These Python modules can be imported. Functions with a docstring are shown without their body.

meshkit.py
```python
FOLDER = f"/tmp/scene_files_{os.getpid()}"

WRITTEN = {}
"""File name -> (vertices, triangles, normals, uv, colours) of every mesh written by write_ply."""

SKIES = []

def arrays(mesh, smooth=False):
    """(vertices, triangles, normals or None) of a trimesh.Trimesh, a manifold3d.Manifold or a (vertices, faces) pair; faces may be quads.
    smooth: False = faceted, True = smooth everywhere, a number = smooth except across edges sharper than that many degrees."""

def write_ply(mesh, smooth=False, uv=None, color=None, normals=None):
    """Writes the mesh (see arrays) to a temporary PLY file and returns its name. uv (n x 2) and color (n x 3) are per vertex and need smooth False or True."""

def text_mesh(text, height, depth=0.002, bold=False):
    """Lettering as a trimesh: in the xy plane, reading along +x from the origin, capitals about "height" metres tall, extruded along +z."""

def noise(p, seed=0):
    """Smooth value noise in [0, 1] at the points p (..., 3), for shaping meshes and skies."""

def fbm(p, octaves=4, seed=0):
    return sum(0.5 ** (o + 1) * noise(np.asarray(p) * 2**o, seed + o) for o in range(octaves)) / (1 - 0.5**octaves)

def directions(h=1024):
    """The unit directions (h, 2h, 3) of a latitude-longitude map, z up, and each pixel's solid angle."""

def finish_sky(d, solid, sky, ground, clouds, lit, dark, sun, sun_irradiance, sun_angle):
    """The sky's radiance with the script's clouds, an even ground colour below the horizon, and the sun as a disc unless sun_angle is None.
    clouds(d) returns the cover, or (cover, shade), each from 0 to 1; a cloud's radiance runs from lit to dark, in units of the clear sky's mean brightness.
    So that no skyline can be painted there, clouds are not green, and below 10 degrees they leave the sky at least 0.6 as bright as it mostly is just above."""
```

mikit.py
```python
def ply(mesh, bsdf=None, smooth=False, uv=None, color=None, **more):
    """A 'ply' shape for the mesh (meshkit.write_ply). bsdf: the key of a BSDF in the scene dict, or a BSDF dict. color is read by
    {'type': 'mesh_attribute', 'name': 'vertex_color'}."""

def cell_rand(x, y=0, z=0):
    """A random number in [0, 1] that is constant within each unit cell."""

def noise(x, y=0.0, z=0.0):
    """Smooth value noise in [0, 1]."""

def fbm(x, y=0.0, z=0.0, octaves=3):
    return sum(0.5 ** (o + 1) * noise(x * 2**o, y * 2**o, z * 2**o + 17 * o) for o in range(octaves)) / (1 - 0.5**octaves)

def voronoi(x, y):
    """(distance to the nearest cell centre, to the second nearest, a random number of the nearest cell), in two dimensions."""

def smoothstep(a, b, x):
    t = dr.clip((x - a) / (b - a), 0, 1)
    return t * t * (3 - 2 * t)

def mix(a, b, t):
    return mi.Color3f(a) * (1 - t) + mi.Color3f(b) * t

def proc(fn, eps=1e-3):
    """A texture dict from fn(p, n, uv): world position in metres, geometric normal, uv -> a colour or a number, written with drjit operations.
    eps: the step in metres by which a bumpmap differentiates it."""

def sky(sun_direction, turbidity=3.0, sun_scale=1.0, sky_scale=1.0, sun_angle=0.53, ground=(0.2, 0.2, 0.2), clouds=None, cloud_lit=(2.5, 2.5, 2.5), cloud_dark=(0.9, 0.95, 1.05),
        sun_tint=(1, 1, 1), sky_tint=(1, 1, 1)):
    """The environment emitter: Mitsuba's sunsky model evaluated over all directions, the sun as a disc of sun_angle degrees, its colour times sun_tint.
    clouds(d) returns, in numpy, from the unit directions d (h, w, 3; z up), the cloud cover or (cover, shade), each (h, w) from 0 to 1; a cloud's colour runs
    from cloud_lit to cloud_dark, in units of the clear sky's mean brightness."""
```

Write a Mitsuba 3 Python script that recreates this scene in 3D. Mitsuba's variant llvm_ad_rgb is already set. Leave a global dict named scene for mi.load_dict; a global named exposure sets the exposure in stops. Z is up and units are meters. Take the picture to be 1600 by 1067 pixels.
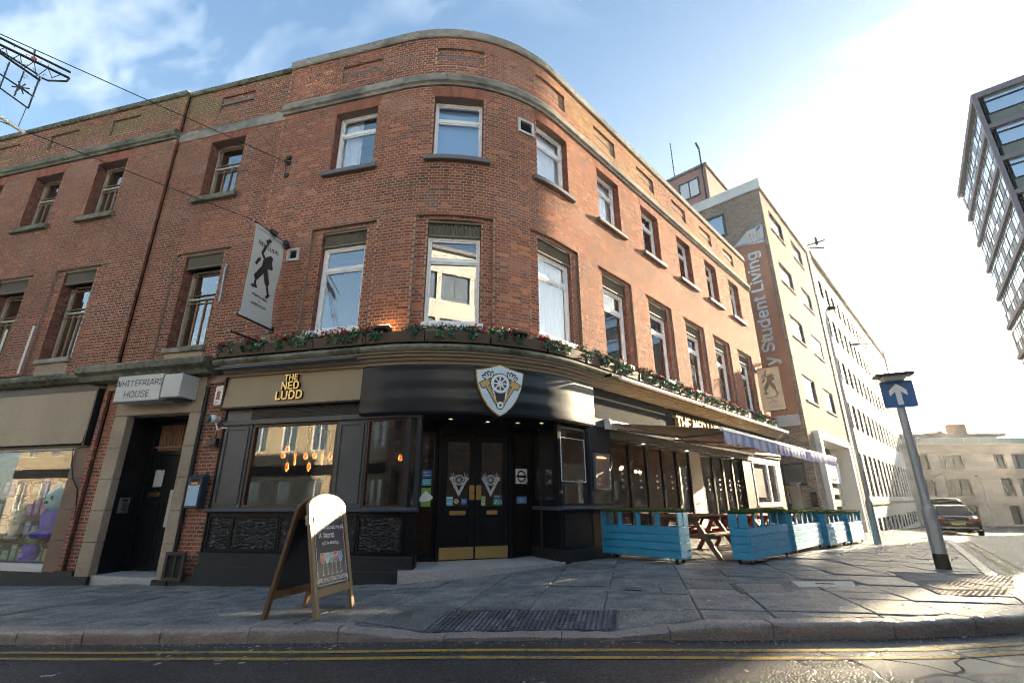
import math, random
import numpy as np
import trimesh, shapely, shapely.geometry as sg
from shapely import affinity
import drjit as dr
import mitsuba as mi
import mikit, meshkit
from mikit import proc, noise, fbm, voronoi, cell_rand, smoothstep, mix

random.seed(7)
RNG = np.random.default_rng(7)
scene, labels = {}, {}

# ---------------------------------------------------------------- camera, sky, exposure
HC = 1.30                                   # camera height above the local datum
FPX, PITCH, ROLL = 740.776, 0.322965, -0.0055307
AZ_R, AZ_L = 0.7573, 1.32716                # street azimuths right / left of the view
_f = np.array([0, math.cos(PITCH), math.sin(PITCH)])
_u0 = np.array([0, -math.sin(PITCH), math.cos(PITCH)])
_up = -math.sin(ROLL) * np.array([1.0, 0, 0]) + math.cos(ROLL) * _u0
T = mi.ScalarTransform4f
scene['camera'] = {'type': 'perspective', 'fov': 2 * math.degrees(math.atan(800 / FPX)), 'fov_axis': 'x', 'near_clip': 0.05, 'far_clip': 3000.0,
                   'to_world': T().look_at(origin=[0, 0, HC], target=(np.array([0, 0, HC]) + _f).tolist(), up=_up.tolist())}
SUN_AZ, SUN_EL = math.radians(54.8), math.radians(14.9)
SUN = (math.sin(SUN_AZ) * math.cos(SUN_EL), math.cos(SUN_AZ) * math.cos(SUN_EL), math.sin(SUN_EL))


def wisps(d):
    """thin high cloud, as cover"""
    z = np.maximum(d[..., 2], 0.03)
    q = np.stack([d[..., 0] / (z + 0.25) * 6.0, d[..., 1] / (z + 0.25) * 6.0, 0 * z], -1)
    w = meshkit.fbm(q * 0.55 + 3.1, 3, 5)
    q2 = np.stack([q[..., 0] * 0.5 + q[..., 1] * 1.2 + w * 2.6, q[..., 1] * 0.7 - q[..., 0] * 0.9, 0 * z + 4.0], -1)
    m = meshkit.fbm(q2 * np.array([2.6, 1.5, 1.0]), 5, 9)
    big = np.clip((meshkit.fbm(q * 0.45 + 17.8, 3, 21) - 0.47) / 0.15, 0, 1)
    return 0.24 * big * np.clip((m - 0.38) / 0.34, 0, 1)


scene['sky'] = mikit.sky(SUN, turbidity=3.4, sun_scale=2.2, sun_tint=(.84, 1.0, 1.36), sky_scale=1.0, clouds=wisps, cloud_lit=(2.3, 2.4, 2.5), cloud_dark=(1.4, 1.5, 1.6))
labels['sky'] = {'kind': 'structure'}
exposure = 3.85

# ---------------------------------------------------------------- the facade line: straight, arc, straight
QL, QR, RAD = 7.2, 5.40, 3.5
DL = np.array([math.sin(AZ_L), -math.cos(AZ_L)]); OL = np.array([-math.cos(AZ_L), -math.sin(AZ_L)])
DR = np.array([math.sin(AZ_R), math.cos(AZ_R)]); OR = np.array([math.cos(AZ_R), -math.sin(AZ_R)])
KP = np.linalg.solve(np.array([OL, OR]), [-QL, -QR])
TURN = math.acos(float(DL @ DR)); TT = RAD * math.tan(TURN / 2)
TA, TB = KP - DL * TT, KP + DR * TT
C0 = TA - OL * RAD; A0 = math.atan2(OL[1], OL[0]); LA = RAD * TURN


def path(s, d=0.0):
    s = np.asarray(s, float); d = np.asarray(d, float) + 0 * s
    a = np.clip(s / RAD, 0, TURN)
    n = np.stack([np.cos(A0 + a), np.sin(A0 + a)], -1)
    return C0 + RAD * n + np.minimum(s, 0)[..., None] * DL + np.maximum(s - LA, 0)[..., None] * DR + n * d[..., None]


def P1(s, d=0.0):
    return path(np.array([float(s)]), np.array([float(d)]))[0]


# ---------------------------------------------------------------- the ground's height
_ctrl = [(*P1(s), z) for s, z in ((-14, -.34), (-10, -.22), (-7.46, -.15), (-6, -.10), (-4, -.01), (-2.9, -.01), (-1, .06), (.65, .14), (2, .23), (3.33, .29), (4.46, .29), (8, .22), (12, .12), (17, 0.0))]
_ctrl += [(-1.80, 5.02, .20), (-5.45, 5.72, .06), (-12, 7, -.2), (3, 4.3, .32), (6, 4.5, .34), (1.5, 4.6, .30), (6.9, 8.4, .22), (2.79, 8.35, .30), (9.3, 13.1, .13)]
_ctrl += [(*(TB + DR * t + OR * d), z) for t, d, z in ((20, 4, -.08), (30, 6, -.45), (30, 0, -.45), (45, 6, -.9), (45, -2, -.9), (30, 12, -.42), (14, 9, .15), (60, 4, -1.1), (60, 14, -1.1))]
_ctrl += [(0, 0, .36), (-6, 0, .2), (6, 0, .45), (0, -8, .5), (-14, 0, 0), (14, 2, .4), (14, -8, .6), (-14, -8, .1), (25, 10, .3), (-30, 4, -.9), (-30, -8, -.7)]
_ctrl = np.array(_ctrl)


class Ground:
    def __init__(self, c):
        n = len(c); X = c[:, :2]; r = np.linalg.norm(X[:, None] - X[None], axis=-1)
        A = np.zeros((n + 3, n + 3)); A[:n, :n] = r; A[:n, n] = 1; A[:n, n + 1:] = X; A[n, :n] = 1; A[n + 1:, :n] = X.T
        self.w, self.X = np.linalg.solve(A, np.r_[c[:, 2], 0, 0, 0]), X

    def __call__(self, p):
        p = np.asarray(p, float); q = np.clip(p, [-45, -14], [66, 70])
        r = np.linalg.norm(q[..., None, :] - self.X, axis=-1); n = len(self.X)
        return r @ self.w[:n] + self.w[n] + q @ self.w[n + 1:]


G = Ground(_ctrl)
KERB = np.array([(-30, 9.6), (-14, 6.9), (-5.19, 5.51), (-1.77, 4.99), (1.76, 4.58), (3.2, 4.52), (4.39, 4.67), (5.05, 5.02), (5.7, 5.9), (13.9, 16.3), (22.0, 26.8), (34.0, 42.3)])
KLINE = sg.LineString(KERB)


def kdist(p):
    """distance to the kerb line and arc length along it"""
    p = np.atleast_2d(p); best = np.full(len(p), 1e9); arc = np.zeros(len(p)); acc = 0
    for a, b in zip(KERB[:-1], KERB[1:]):
        L = np.linalg.norm(b - a); t = np.clip(((p - a) @ (b - a)) / L ** 2, 0, 1)
        d = np.linalg.norm(p - a - t[:, None] * (b - a), axis=1); m = d < best
        best[m] = d[m]; arc[m] = acc + t[m] * L; acc += L
    return best, arc


_kx = KLINE.project(sg.Point(-0.85, 4.88)), KLINE.project(sg.Point(0.90, 4.68))


def dip(p):
    d, a = kdist(p)
    along = np.clip(np.minimum((a - (_kx[0] - 0.8)) / 0.8, ((_kx[1] + 0.75) - a) / 0.75), 0, 1)
    return 0.105 * along * np.clip(1 - d / 1.0, 0, 1)


def pave(p):
    p = np.asarray(p, float); sh = p.shape[:-1]; q = p.reshape(-1, 2)
    return (G(q) - dip(q)).reshape(sh)


def road(p):
    return G(np.asarray(p, float)) - 0.13


# ---------------------------------------------------------------- mesh helpers: a mesh is (vertices, triangles)
def tri(f):
    f = np.asarray(f, int)
    return np.vstack([f[:, [0, 1, 2]], f[:, [0, 2, 3]]]) if f.shape[1] == 4 else f


_BF = np.array([[0, 3, 2], [0, 2, 1], [4, 5, 6], [4, 6, 7], [0, 1, 5], [0, 5, 4], [1, 2, 6], [1, 6, 5], [2, 3, 7], [2, 7, 6], [3, 0, 4], [3, 4, 7]])


def box(x0, x1, y0, y1, z0, z1):
    return np.array([(x0, y0, z0), (x1, y0, z0), (x1, y1, z0), (x0, y1, z0), (x0, y0, z1), (x1, y0, z1), (x1, y1, z1), (x0, y1, z1)], float), _BF.copy()


def cbox(x0, x1, y0, y1, z0, z1, c=0.006):
    """a box with chamfered edges"""
    p = []
    lo, hi = np.array([x0, y0, z0], float), np.array([x1, y1, z1], float)
    for m in np.ndindex(2, 2, 2):
        m = np.array(m); corner = np.where(m, hi, lo); inn = np.where(m, -c, c)
        for k in range(3):
            q = corner + inn; q[k] = corner[k]; p.append(q)
    h = trimesh.convex.convex_hull(np.array(p))
    return np.array(h.vertices), np.array(h.faces)


def hull(p):
    h = trimesh.convex.convex_hull(np.asarray(p, float))
    return np.array(h.vertices), np.array(h.faces)


def cat(*ms):
    ms = [m for m in (ms[0] if len(ms) == 1 and isinstance(ms[0], list) else ms) if len(m[0])]
    n = np.cumsum([0] + [len(m[0]) for m in ms])
    return np.vstack([m[0] for m in ms]), np.vstack([m[1] + k for m, k in zip(ms, n)])


def tube(pts, r, n=8, caps=True):
    p = np.asarray(pts, float); r = np.broadcast_to(np.asarray(r, float), (len(p),))
    t = np.gradient(p, axis=0); t /= np.linalg.norm(t, axis=1, keepdims=True) + 1e-12
    a = np.cross(t, [0, 0, 1.0]); bad = np.linalg.norm(a, axis=1) < 1e-3
    a[bad] = np.cross(t[bad], [1.0, 0, 0]); a /= np.linalg.norm(a, axis=1, keepdims=True); b = np.cross(t, a)
    ang = np.arange(n) * 2 * np.pi / n
    v = (p[:, None] + r[:, None, None] * (np.cos(ang)[None, :, None] * a[:, None] + np.sin(ang)[None, :, None] * b[:, None])).reshape(-1, 3)
    f = [(i * n + j, i * n + (j + 1) % n, (i + 1) * n + (j + 1) % n, (i + 1) * n + j) for i in range(len(p) - 1) for j in range(n)]
    f = tri(f)
    if caps:
        v = np.vstack([v, p[:1], p[-1:]]); m = len(p) * n
        f = np.vstack([f, [(m, (j + 1) % n, j) for j in range(n)], [(m + 1, (len(p) - 1) * n + j, (len(p) - 1) * n + (j + 1) % n) for j in range(n)]])
    return v, f


def lathe(prof, n=16):
    """profile [(r, z)...] about z"""
    m = trimesh.creation.revolve(np.array(prof, float), sections=n)
    return np.array(m.vertices), np.array(m.faces)


def ball(c, r, sub=1):
    m = trimesh.creation.icosphere(sub, 1.0)
    return np.array(m.vertices) * np.asarray(r) + np.asarray(c), np.array(m.faces)


def extrude(poly, h, z0=0.0):
    out = []
    for g in getattr(poly, 'geoms', [poly]):
        if g.area < 1e-7: continue
        m = trimesh.creation.extrude_polygon(g, h, engine='earcut')
        out.append((np.array(m.vertices) + [0, 0, z0], np.array(m.faces)))
    return cat(out)


def poly(*p): return sg.Polygon(p)


def mv(m, dx=0, dy=0, dz=0): return m[0] + [dx, dy, dz], m[1]


def rz(m, deg):
    a = math.radians(deg); c, s = math.cos(a), math.sin(a)
    return m[0] @ np.array([[c, s, 0], [-s, c, 0], [0, 0, 1]]), m[1]


def rx(m, deg):
    a = math.radians(deg); c, s = math.cos(a), math.sin(a)
    return m[0] @ np.array([[1, 0, 0], [0, c, s], [0, -s, c]]), m[1]


def ry(m, deg):
    a = math.radians(deg); c, s = math.cos(a), math.sin(a)
    return m[0] @ np.array([[c, 0, -s], [0, 1, 0], [s, 0, c]]), m[1]


def put(m, o, az):
    """local x -> direction of azimuth az (radians, clockwise from +y), local y -> its left, z up"""
    x = np.array([math.sin(az), math.cos(az), 0]); y = np.array([-math.cos(az), math.sin(az), 0])
    return m[0] @ np.stack([x, y, [0, 0, 1.0]]) + np.asarray(o, float), m[1]


# facade-mapped meshes: local axes (s along, z up, d outward)
def fmap(m):
    v = m[0]; q = path(v[:, 0], v[:, 2])
    return np.column_stack([q, v[:, 1]]), m[1]


def seg(s0, s1, step=0.14):
    a, b = max(s0, 0.0), min(s1, LA)
    if b - a < 1e-6: return np.array([s0, s1])
    inner = np.linspace(a, b, max(2, int(math.ceil((b - a) / step)) + 1))
    return np.unique(np.round(np.r_[s0, inner, s1], 6))


def sweep(prof, s0, s1, step=0.14):
    """closed profile [(z, d)...] swept along the facade"""
    ss = seg(s0, s1, step); pr = np.array(prof, float); n = len(pr)
    v = np.array([(s, z, d) for s in ss for z, d in pr])
    f = tri([(i * n + j, i * n + (j + 1) % n, (i + 1) * n + (j + 1) % n, (i + 1) * n + j) for i in range(len(ss) - 1) for j in range(n)])
    g = sg.Polygon(pr)
    cv, cf = trimesh.creation.triangulate_polygon(g, engine='earcut')
    idx = [int(np.argmin(np.abs(pr - c).sum(1))) for c in cv]
    cf = np.array(idx)[cf]
    return fmap((v, np.vstack([f, cf, cf[:, ::-1] + (len(ss) - 1) * n])))


def sb(s0, s1, z0, z1, d0, d1):
    return sweep([(z0, d0), (z1, d0), (z1, d1), (z0, d1)], s0, s1)


def flat(m, s, d=0.0, z=0.0):
    """a mesh in (x along, y up, z out) put flat on the facade's tangent plane at s"""
    o = P1(s, d); e = 1e-4; t = P1(s + e) - P1(s - e); t /= np.linalg.norm(t); n = np.array([t[1], -t[0]])
    v = m[0]
    return np.column_stack([o[0] + v[:, 0] * t[0] + v[:, 2] * n[0], o[1] + v[:, 0] * t[1] + v[:, 2] * n[1], v[:, 1] + z]), m[1]


def chord_d(s0, s1):
    m = 0.5 * (s0 + s1); return float(np.linalg.norm(0.5 * (P1(s0) + P1(s1)) - C0) - RAD) if 0 <= s0 and s1 <= LA else 0.0


_text = {}


def text(t, h, depth=0.004, bold=False, center=True):
    k = (t, h, depth, bold)
    if k not in _text:
        m = meshkit.text_mesh(t, h, depth, bold); _text[k] = (np.array(m.vertices), np.array(m.faces))
    v, f = _text[k]; v = v.copy()
    if center: v[:, 0] -= (v[:, 0].min() + v[:, 0].max()) / 2
    return v, f


# ---------------------------------------------------------------- naming
_count = {}


def add(name, mesh, mat, parent=None, label=None, cat_=None, group=None, kind=None, smooth=False, color=None, **more):
    base = (parent + '__' if parent else '') + name
    n = _count.get(base, 0); _count[base] = n + 1
    key = base if n == 0 else f'{base}_{n:03d}'
    scene[key] = mikit.ply(mesh, mat, smooth=smooth, color=color, **more)
    info = {k: v for k, v in (('label', label), ('category', cat_), ('group', group), ('kind', kind)) if v}
    if info: labels[key] = info
    return key


def thing(name, label, cat_, group=None):
    n = _count.get(name, 0); _count[name] = n + 1
    key = name if n == 0 else f'{name}_{n:03d}'
    labels[key] = {'label': label, 'category': cat_, **({'group': group} if group else {})}
    return key


# ---------------------------------------------------------------- materials
def pr(key, color, rough=0.7, metal=0.0, bump=None, scale=1.0, **k):
    c = color if isinstance(color, dict) else {'type': 'rgb', 'value': list(color)}
    b = {'type': 'principled', 'base_color': c, 'roughness': rough, 'metallic': metal, **k}
    if bump is not None: b = {'type': 'bumpmap', 'arbitrary': bump, 'scale': scale, 'bsdf': b}
    scene[key] = {'type': 'twosided', 'bsdf': b}
    return key


def blotch(a, b, f=1.5, f2=14.0, w=0.35, stretch=1.0):
    """two-colour weathering in world space"""
    return proc(lambda p, n, uv: mix(a, b, dr.clip(fbm(p.x * f, p.y * f, p.z * f * stretch, 4) * 1.6 - 0.3 + w * (noise(p.x * f2, p.y * f2, p.z * f2) - 0.5), 0, 1)))


def plain(a, b, *_, **__): return tuple((np.array(a) + np.array(b)) / 2)


VC = {'type': 'mesh_attribute', 'name': 'vertex_color'}
rough_bump = proc(lambda p, n, uv: fbm(p.x * 60, p.y * 60, p.z * 60, 3) * 0.004, eps=2e-3)
pr('brick_face', VC, 0.88, bump=rough_bump)
pr('mortar', blotch((.43, .315, .255), (.27, .19, .15), 0.7, 30.0), 0.95)
pr('stone', blotch((.34, .32, .28), (.11, .105, .095), 1.1, 9.0, 0.6), 0.9)
pr('sandstone', blotch((.40, .33, .25), (.27, .215, .165), 1.3, 22.0, 0.5), 0.9)
pr('mossy_stone', blotch((.20, .20, .15), (.05, .055, .04), 2.4, 16.0, 0.8), 0.95)
pr('black_paint', (.008, .009, .0115), 0.30, specular=.2)
pr('navy_paint', (.022, .027, .036), 0.42, specular=.35)
pr('grey_paint', blotch((.048, .054, .060), (.078, .084, .090), 1.6, 40.0), 0.5)
pr('sill_blue', (.045, .06, .085), 0.4)
pr('fascia_black', (.008, .012, .019), 0.33, specular=.35, bump=proc(lambda p, n, uv: noise(p.x * 0.6, p.y * 0.6, p.z * 6.5) * 0.03, eps=4e-3))
pr('hammered', (.014, .014, .014), 0.2, specular=.4, bump=proc(lambda p, n, uv: noise(p.x * 30, p.y * 30, p.z * 44) * 0.035, eps=3e-3))
pr('slate_black', (.017, .019, .023), 0.5, specular=.3)
pr('gold_panel', blotch((.33, .255, .155), (.25, .19, .11), 1.6, 24.0, stretch=.25), 0.5)
pr('old_board', blotch((.33, .255, .165), (.215, .165, .105), 1.3, 20.0, stretch=.2), 0.55)
pr('gold', (.72, .50, .17), 0.3, 0.85)
pr('brass', plain((.75, .55, .23), (.55, .38, .15), 8.0, 60.0), 0.28, 1.0)
pr('white_frame', (.74, .75, .76), 0.38)
pr('bronze_frame', (.30, .20, .11), 0.45, 0.1)
pr('cream_frame', (.40, .39, .36), 0.5)
pr('dark_metal', (.02, .02, .022), 0.4, 0.3)
pr('grey_metal', (.32, .33, .34), 0.42, 0.7)
pr('galvanised', (.40, .42, .43), 0.45, 0.45)
pr('white_plastic', (.72, .72, .70), 0.4)
pr('sign_grey', plain((.52, .53, .53), (.40, .41, .41), 3.0, 24.0), 0.5)
pr('dark_room', (.02, .018, .016), 0.9)
pr('room_wood', blotch((.055, .032, .018), (.03, .018, .011), 2.5, 20.0, stretch=6.0), 0.7)
pr('net_curtain', plain((.50, .55, .60), (.62, .66, .70), 1.0, 10.0), 0.9)
pr('blue_blind', (.20, .36, .58), 0.7)  # blue of the reflected sky put into the blind's colour
pr('terrazzo', blotch((.42, .42, .43), (.28, .28, .29), 30.0, 120.0), 0.35)
pr('lead_grey', plain((.16, .165, .175), (.085, .09, .10), 1.6, 18.0, 0.5), 0.6)
pr('letter_dark', (.02, .02, .022), 0.5)
pr('print_white', (.78, .80, .82), 0.45)
pr('print_pale_blue', (.60, .74, .82), 0.4)
pr('banner_cloth', plain((.50, .51, .50), (.42, .43, .42), 3.0, 40.0), 0.85)
pr('banner_tan', plain((.62, .55, .42), (.52, .45, .33), 3.0, 40.0), 0.85)
pr('coloured', VC, 0.5)
pr('coloured_matt', VC, 0.9)
scene['glass'] = {'type': 'thindielectric', 'int_ior': 1.75}
scene['shop_glass'] = {'type': 'thindielectric', 'int_ior': 1.5}
scene['window_glass'] = {'type': 'thindielectric', 'int_ior': 2.4}


def vcol(mesh, c, j=0.0):
    """the same colour for every vertex (j: jitter)"""
    return np.clip(np.tile(np.asarray(c, float) * (1 + j * (random.random() - 0.5)), (len(mesh[0]), 1)), 0, 1)
# ================================================================ THE BRICK BUILDING
B = thing('brick_building', 'three-storey red brick building with a rounded corner above the black pub front', 'building')
COURSE, JOINT = 0.0655, 0.0115
S_END = 16.93
# openings (s0, s1, z0, z1) and shallow recesses (s0, s1, z0, z1, depth)
UP_R = [1.25, 3.57, 5.87, 8.13, 10.43, 12.65, 14.93]
upper = [(-1.58, -0.57)] + [(c - .53, c + .52) for c in UP_R]
upper_left = [(-4.97, -4.00), (-8.37, -7.43), (-10.52, -9.53), (-12.65, -11.68)]
lower = [(-1.56, -0.56)] + [(c - .53, c + .52) for c in UP_R]
lower_left = [(-4.97, -3.98), (-8.38, -7.42), (-10.52, -9.54), (-12.65, -11.68)]
openings = [(a, b, 7.87, 9.43) for a, b in upper + upper_left] + [(a, b, 4.28, 6.47) for a, b in lower] + [(a, b, 4.17, 6.45) for a, b in lower_left]
recess = [(a - .23, b + .23, 3.9, 6.54, -.06) for a, b in lower] + [(a - .24, b + .20, 3.9, 6.47, -.05) for a, b in lower_left]
recess += [(a, b, 10.30, 10.80, -.045) for a, b in upper + upper_left]
openings += [(2.58, 2.92, 8.90, 9.20), (-2.25, -2.03, 5.90, 6.12)]


def zone_d(s): return .05 if s < -6 else -.03 if s < -3 else 0.0


def cut_line(s0, s1, zm):
    """free stretches of a course: (a, b, d)"""
    cuts = [(a, b, None) for a, b, z0, z1 in openings if z0 < zm < z1]
    rec = [(a, b, d) for a, b, z0, z1, d in recess if z0 < zm < z1]
    pts = {s0, s1}
    for a, b, _ in cuts + rec: pts |= {a, b}
    pts |= {-6.0, -3.0}
    pts = sorted(p for p in pts if s0 <= p <= s1); out = []
    for a, b in zip(pts[:-1], pts[1:]):
        m = (a + b) / 2
        if any(c[0] < m < c[1] for c in cuts) or b - a < .012: continue
        dd = zone_d(m) + sum(c[2] for c in rec if c[0] < m < c[1])
        out.append((a, b, dd))
    return out


def brick_rows(areas):
    rows = []
    for s0, s1, z0, z1 in areas:
        k0 = int(math.floor(z0 / COURSE)); k1 = int(math.ceil(z1 / COURSE))
        for k in range(k0, k1):
            za, zb = max(z0, k * COURSE), min(z1, k * COURSE + COURSE - JOINT)
            if zb - za < .02: continue
            pitch, off = ((0.2325, 0.0) if k % 2 == 0 else (0.11625, 0.058))
            for a, b, d in cut_line(s0, s1, (za + zb) / 2):
                i = math.floor((a - off) / pitch)
                while i * pitch + off < b:
                    x0, x1 = max(a, i * pitch + off), min(b, (i + 1) * pitch + off - JOINT); i += 1
                    if x1 - x0 > .028: rows.append((x0, x1, za, zb, d))
    return np.array(rows)


areas = [(-15.0, -3.0, 3.93, 9.70), (-15.0, -3.0, 9.94, 11.06), (-3.0, S_END, 3.83, 9.71), (-3.0, S_END, 9.97, 11.10), (-3.60, -3.04, .12, 3.46), (-6.10, -5.66, .02, 3.46)]
rows = brick_rows(areas)
nb = len(rows)
r1, r2, r3 = RNG.random((3, nb))
col = np.outer(1 - r1, (.285, .092, .048)) + np.outer(r1, (.205, .070, .042))
col[r2 < .09] = np.array((.140, .068, .054)) * (0.8 + .5 * r3[r2 < .09, None])
col[r2 > .86] = np.array((.37, .138, .066)) * (0.85 + .3 * r3[r2 > .86, None])
sm, zm = rows[:, :2].mean(1), rows[:, 2:4].mean(1)
st = meshkit.fbm(np.column_stack([sm * .9, zm * 1.5, 0 * sm]), 4, 3)
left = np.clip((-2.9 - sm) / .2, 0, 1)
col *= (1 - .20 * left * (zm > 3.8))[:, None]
moss = np.clip((st - .42) * 4, 0, 1) * (zm > 10.0) * left * np.clip((zm - 10.0) / .5, 0, 1)
col = col * (1 - .7 * moss[:, None]) + .7 * moss[:, None] * np.array((.135, .120, .030))
lich = np.clip((st - .30) * 3, 0, 1) * (zm > 9.9) * np.clip((sm - 2.6) / 2.0, 0, 1)
col = col * (1 - .40 * lich[:, None]) + .40 * lich[:, None] * np.array((.33, .235, .085))
warm = np.clip((sm - 2.0) / 2.5, 0, 1) * (zm > 3.8)          # sunlit paleness of the side street front put into the brick colour
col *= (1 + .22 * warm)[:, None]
# rain-washed dirt under the sills, pale salts and old patch repairs
for a, b, z0, z1 in openings[:len(upper) + len(upper_left)]:
    w_ = np.clip(1 - np.abs(sm - (a + b) / 2) / ((b - a) * .72), 0, 1) ** .5 * np.clip((7.78 - zm) / .1, 0, 1) * np.clip(1 - (7.78 - zm) / (1.0 + .5 * np.sin(sm * 9)), 0, 1)
    col *= (1 - .38 * w_ * (.5 + meshkit.noise(np.column_stack([sm * 7, zm * .8, 0 * sm]), 2)))[:, None]
salt = np.clip((meshkit.fbm(np.column_stack([sm * .8, zm * 1.6, 0 * sm + 9]), 4, 31) - .60) * 5, 0, 1) * (.4 + .6 * r3)
col = col * (1 - .30 * salt[:, None]) + .30 * salt[:, None] * np.array((.36, .27, .23))
for s_, z_, w_, h_, f_ in ((-4.3, 6.95, .8, .5, 1.35), (.1, 7.2, .5, .35, .72), (-9.0, 5.5, .45, 1.2, .75), (2.45, 5.2, .35, .9, 1.28), (6.9, 7.1, .9, .35, .8), (-2.3, 10.5, .5, .4, 1.3), (9.2, 5.6, .3, .8, .78)):
    col[(np.abs(sm - s_) < w_) & (np.abs(zm - z_) < h_)] *= f_
soot = np.clip((meshkit.fbm(np.column_stack([sm * .5, zm * .35, 0 * sm + 5]), 4, 8) - .52) * 3, 0, 1)
col *= (1 - .32 * soot)[:, None]


def brick_mesh(rw, cl):
    n = len(rw); jit = RNG.normal(0, .0009, n)
    s0, s1, z0, z1, d = rw.T; d1 = d + np.clip(jit, -.002, .002); d0 = d - .055
    V = np.empty((n, 8, 3)); e = .0025
    for k, (s, z, dd) in enumerate(((s0, z0, d0), (s1, z0, d0), (s1, z1, d0), (s0, z1, d0), (s0 + e, z0 + e, d1), (s1 - e, z0 + e, d1), (s1 - e, z1 - e, d1), (s0 + e, z1 - e, d1))):
        V[:, k] = np.column_stack([s, z, dd])
    F = (tri([(4, 5, 6, 7), (0, 1, 5, 4), (1, 2, 6, 5), (2, 3, 7, 6), (3, 0, 4, 7)])[None] + 8 * np.arange(n)[:, None, None]).reshape(-1, 3)
    return fmap((V.reshape(-1, 3), F)), np.repeat(cl, 8, 0)


mid = path(sm, rows[:, 4]); dist = np.sqrt((mid ** 2).sum(1) + (zm - HC) ** 2)
tang = path(sm + .01) - path(sm - .01); tang /= np.linalg.norm(tang, axis=1, keepdims=True)
face = np.abs(mid[:, 0] * -tang[:, 1] + mid[:, 1] * tang[:, 0]) / dist
size = (rows[:, 1] - rows[:, 0]) * (rows[:, 3] - rows[:, 2]) * face / dist ** 2
size[(sm < 4.3) & (zm < 4.1) & (zm > 3.6)] = 0               # behind the flower boxes
order = np.argsort(-size); near, rest = order[:300], order[300:]
cells_s = np.unique(np.round(np.concatenate([[-15, -6, -3, S_END]] + [[a, b] for a, b, *_ in openings + recess]), 4))


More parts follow.
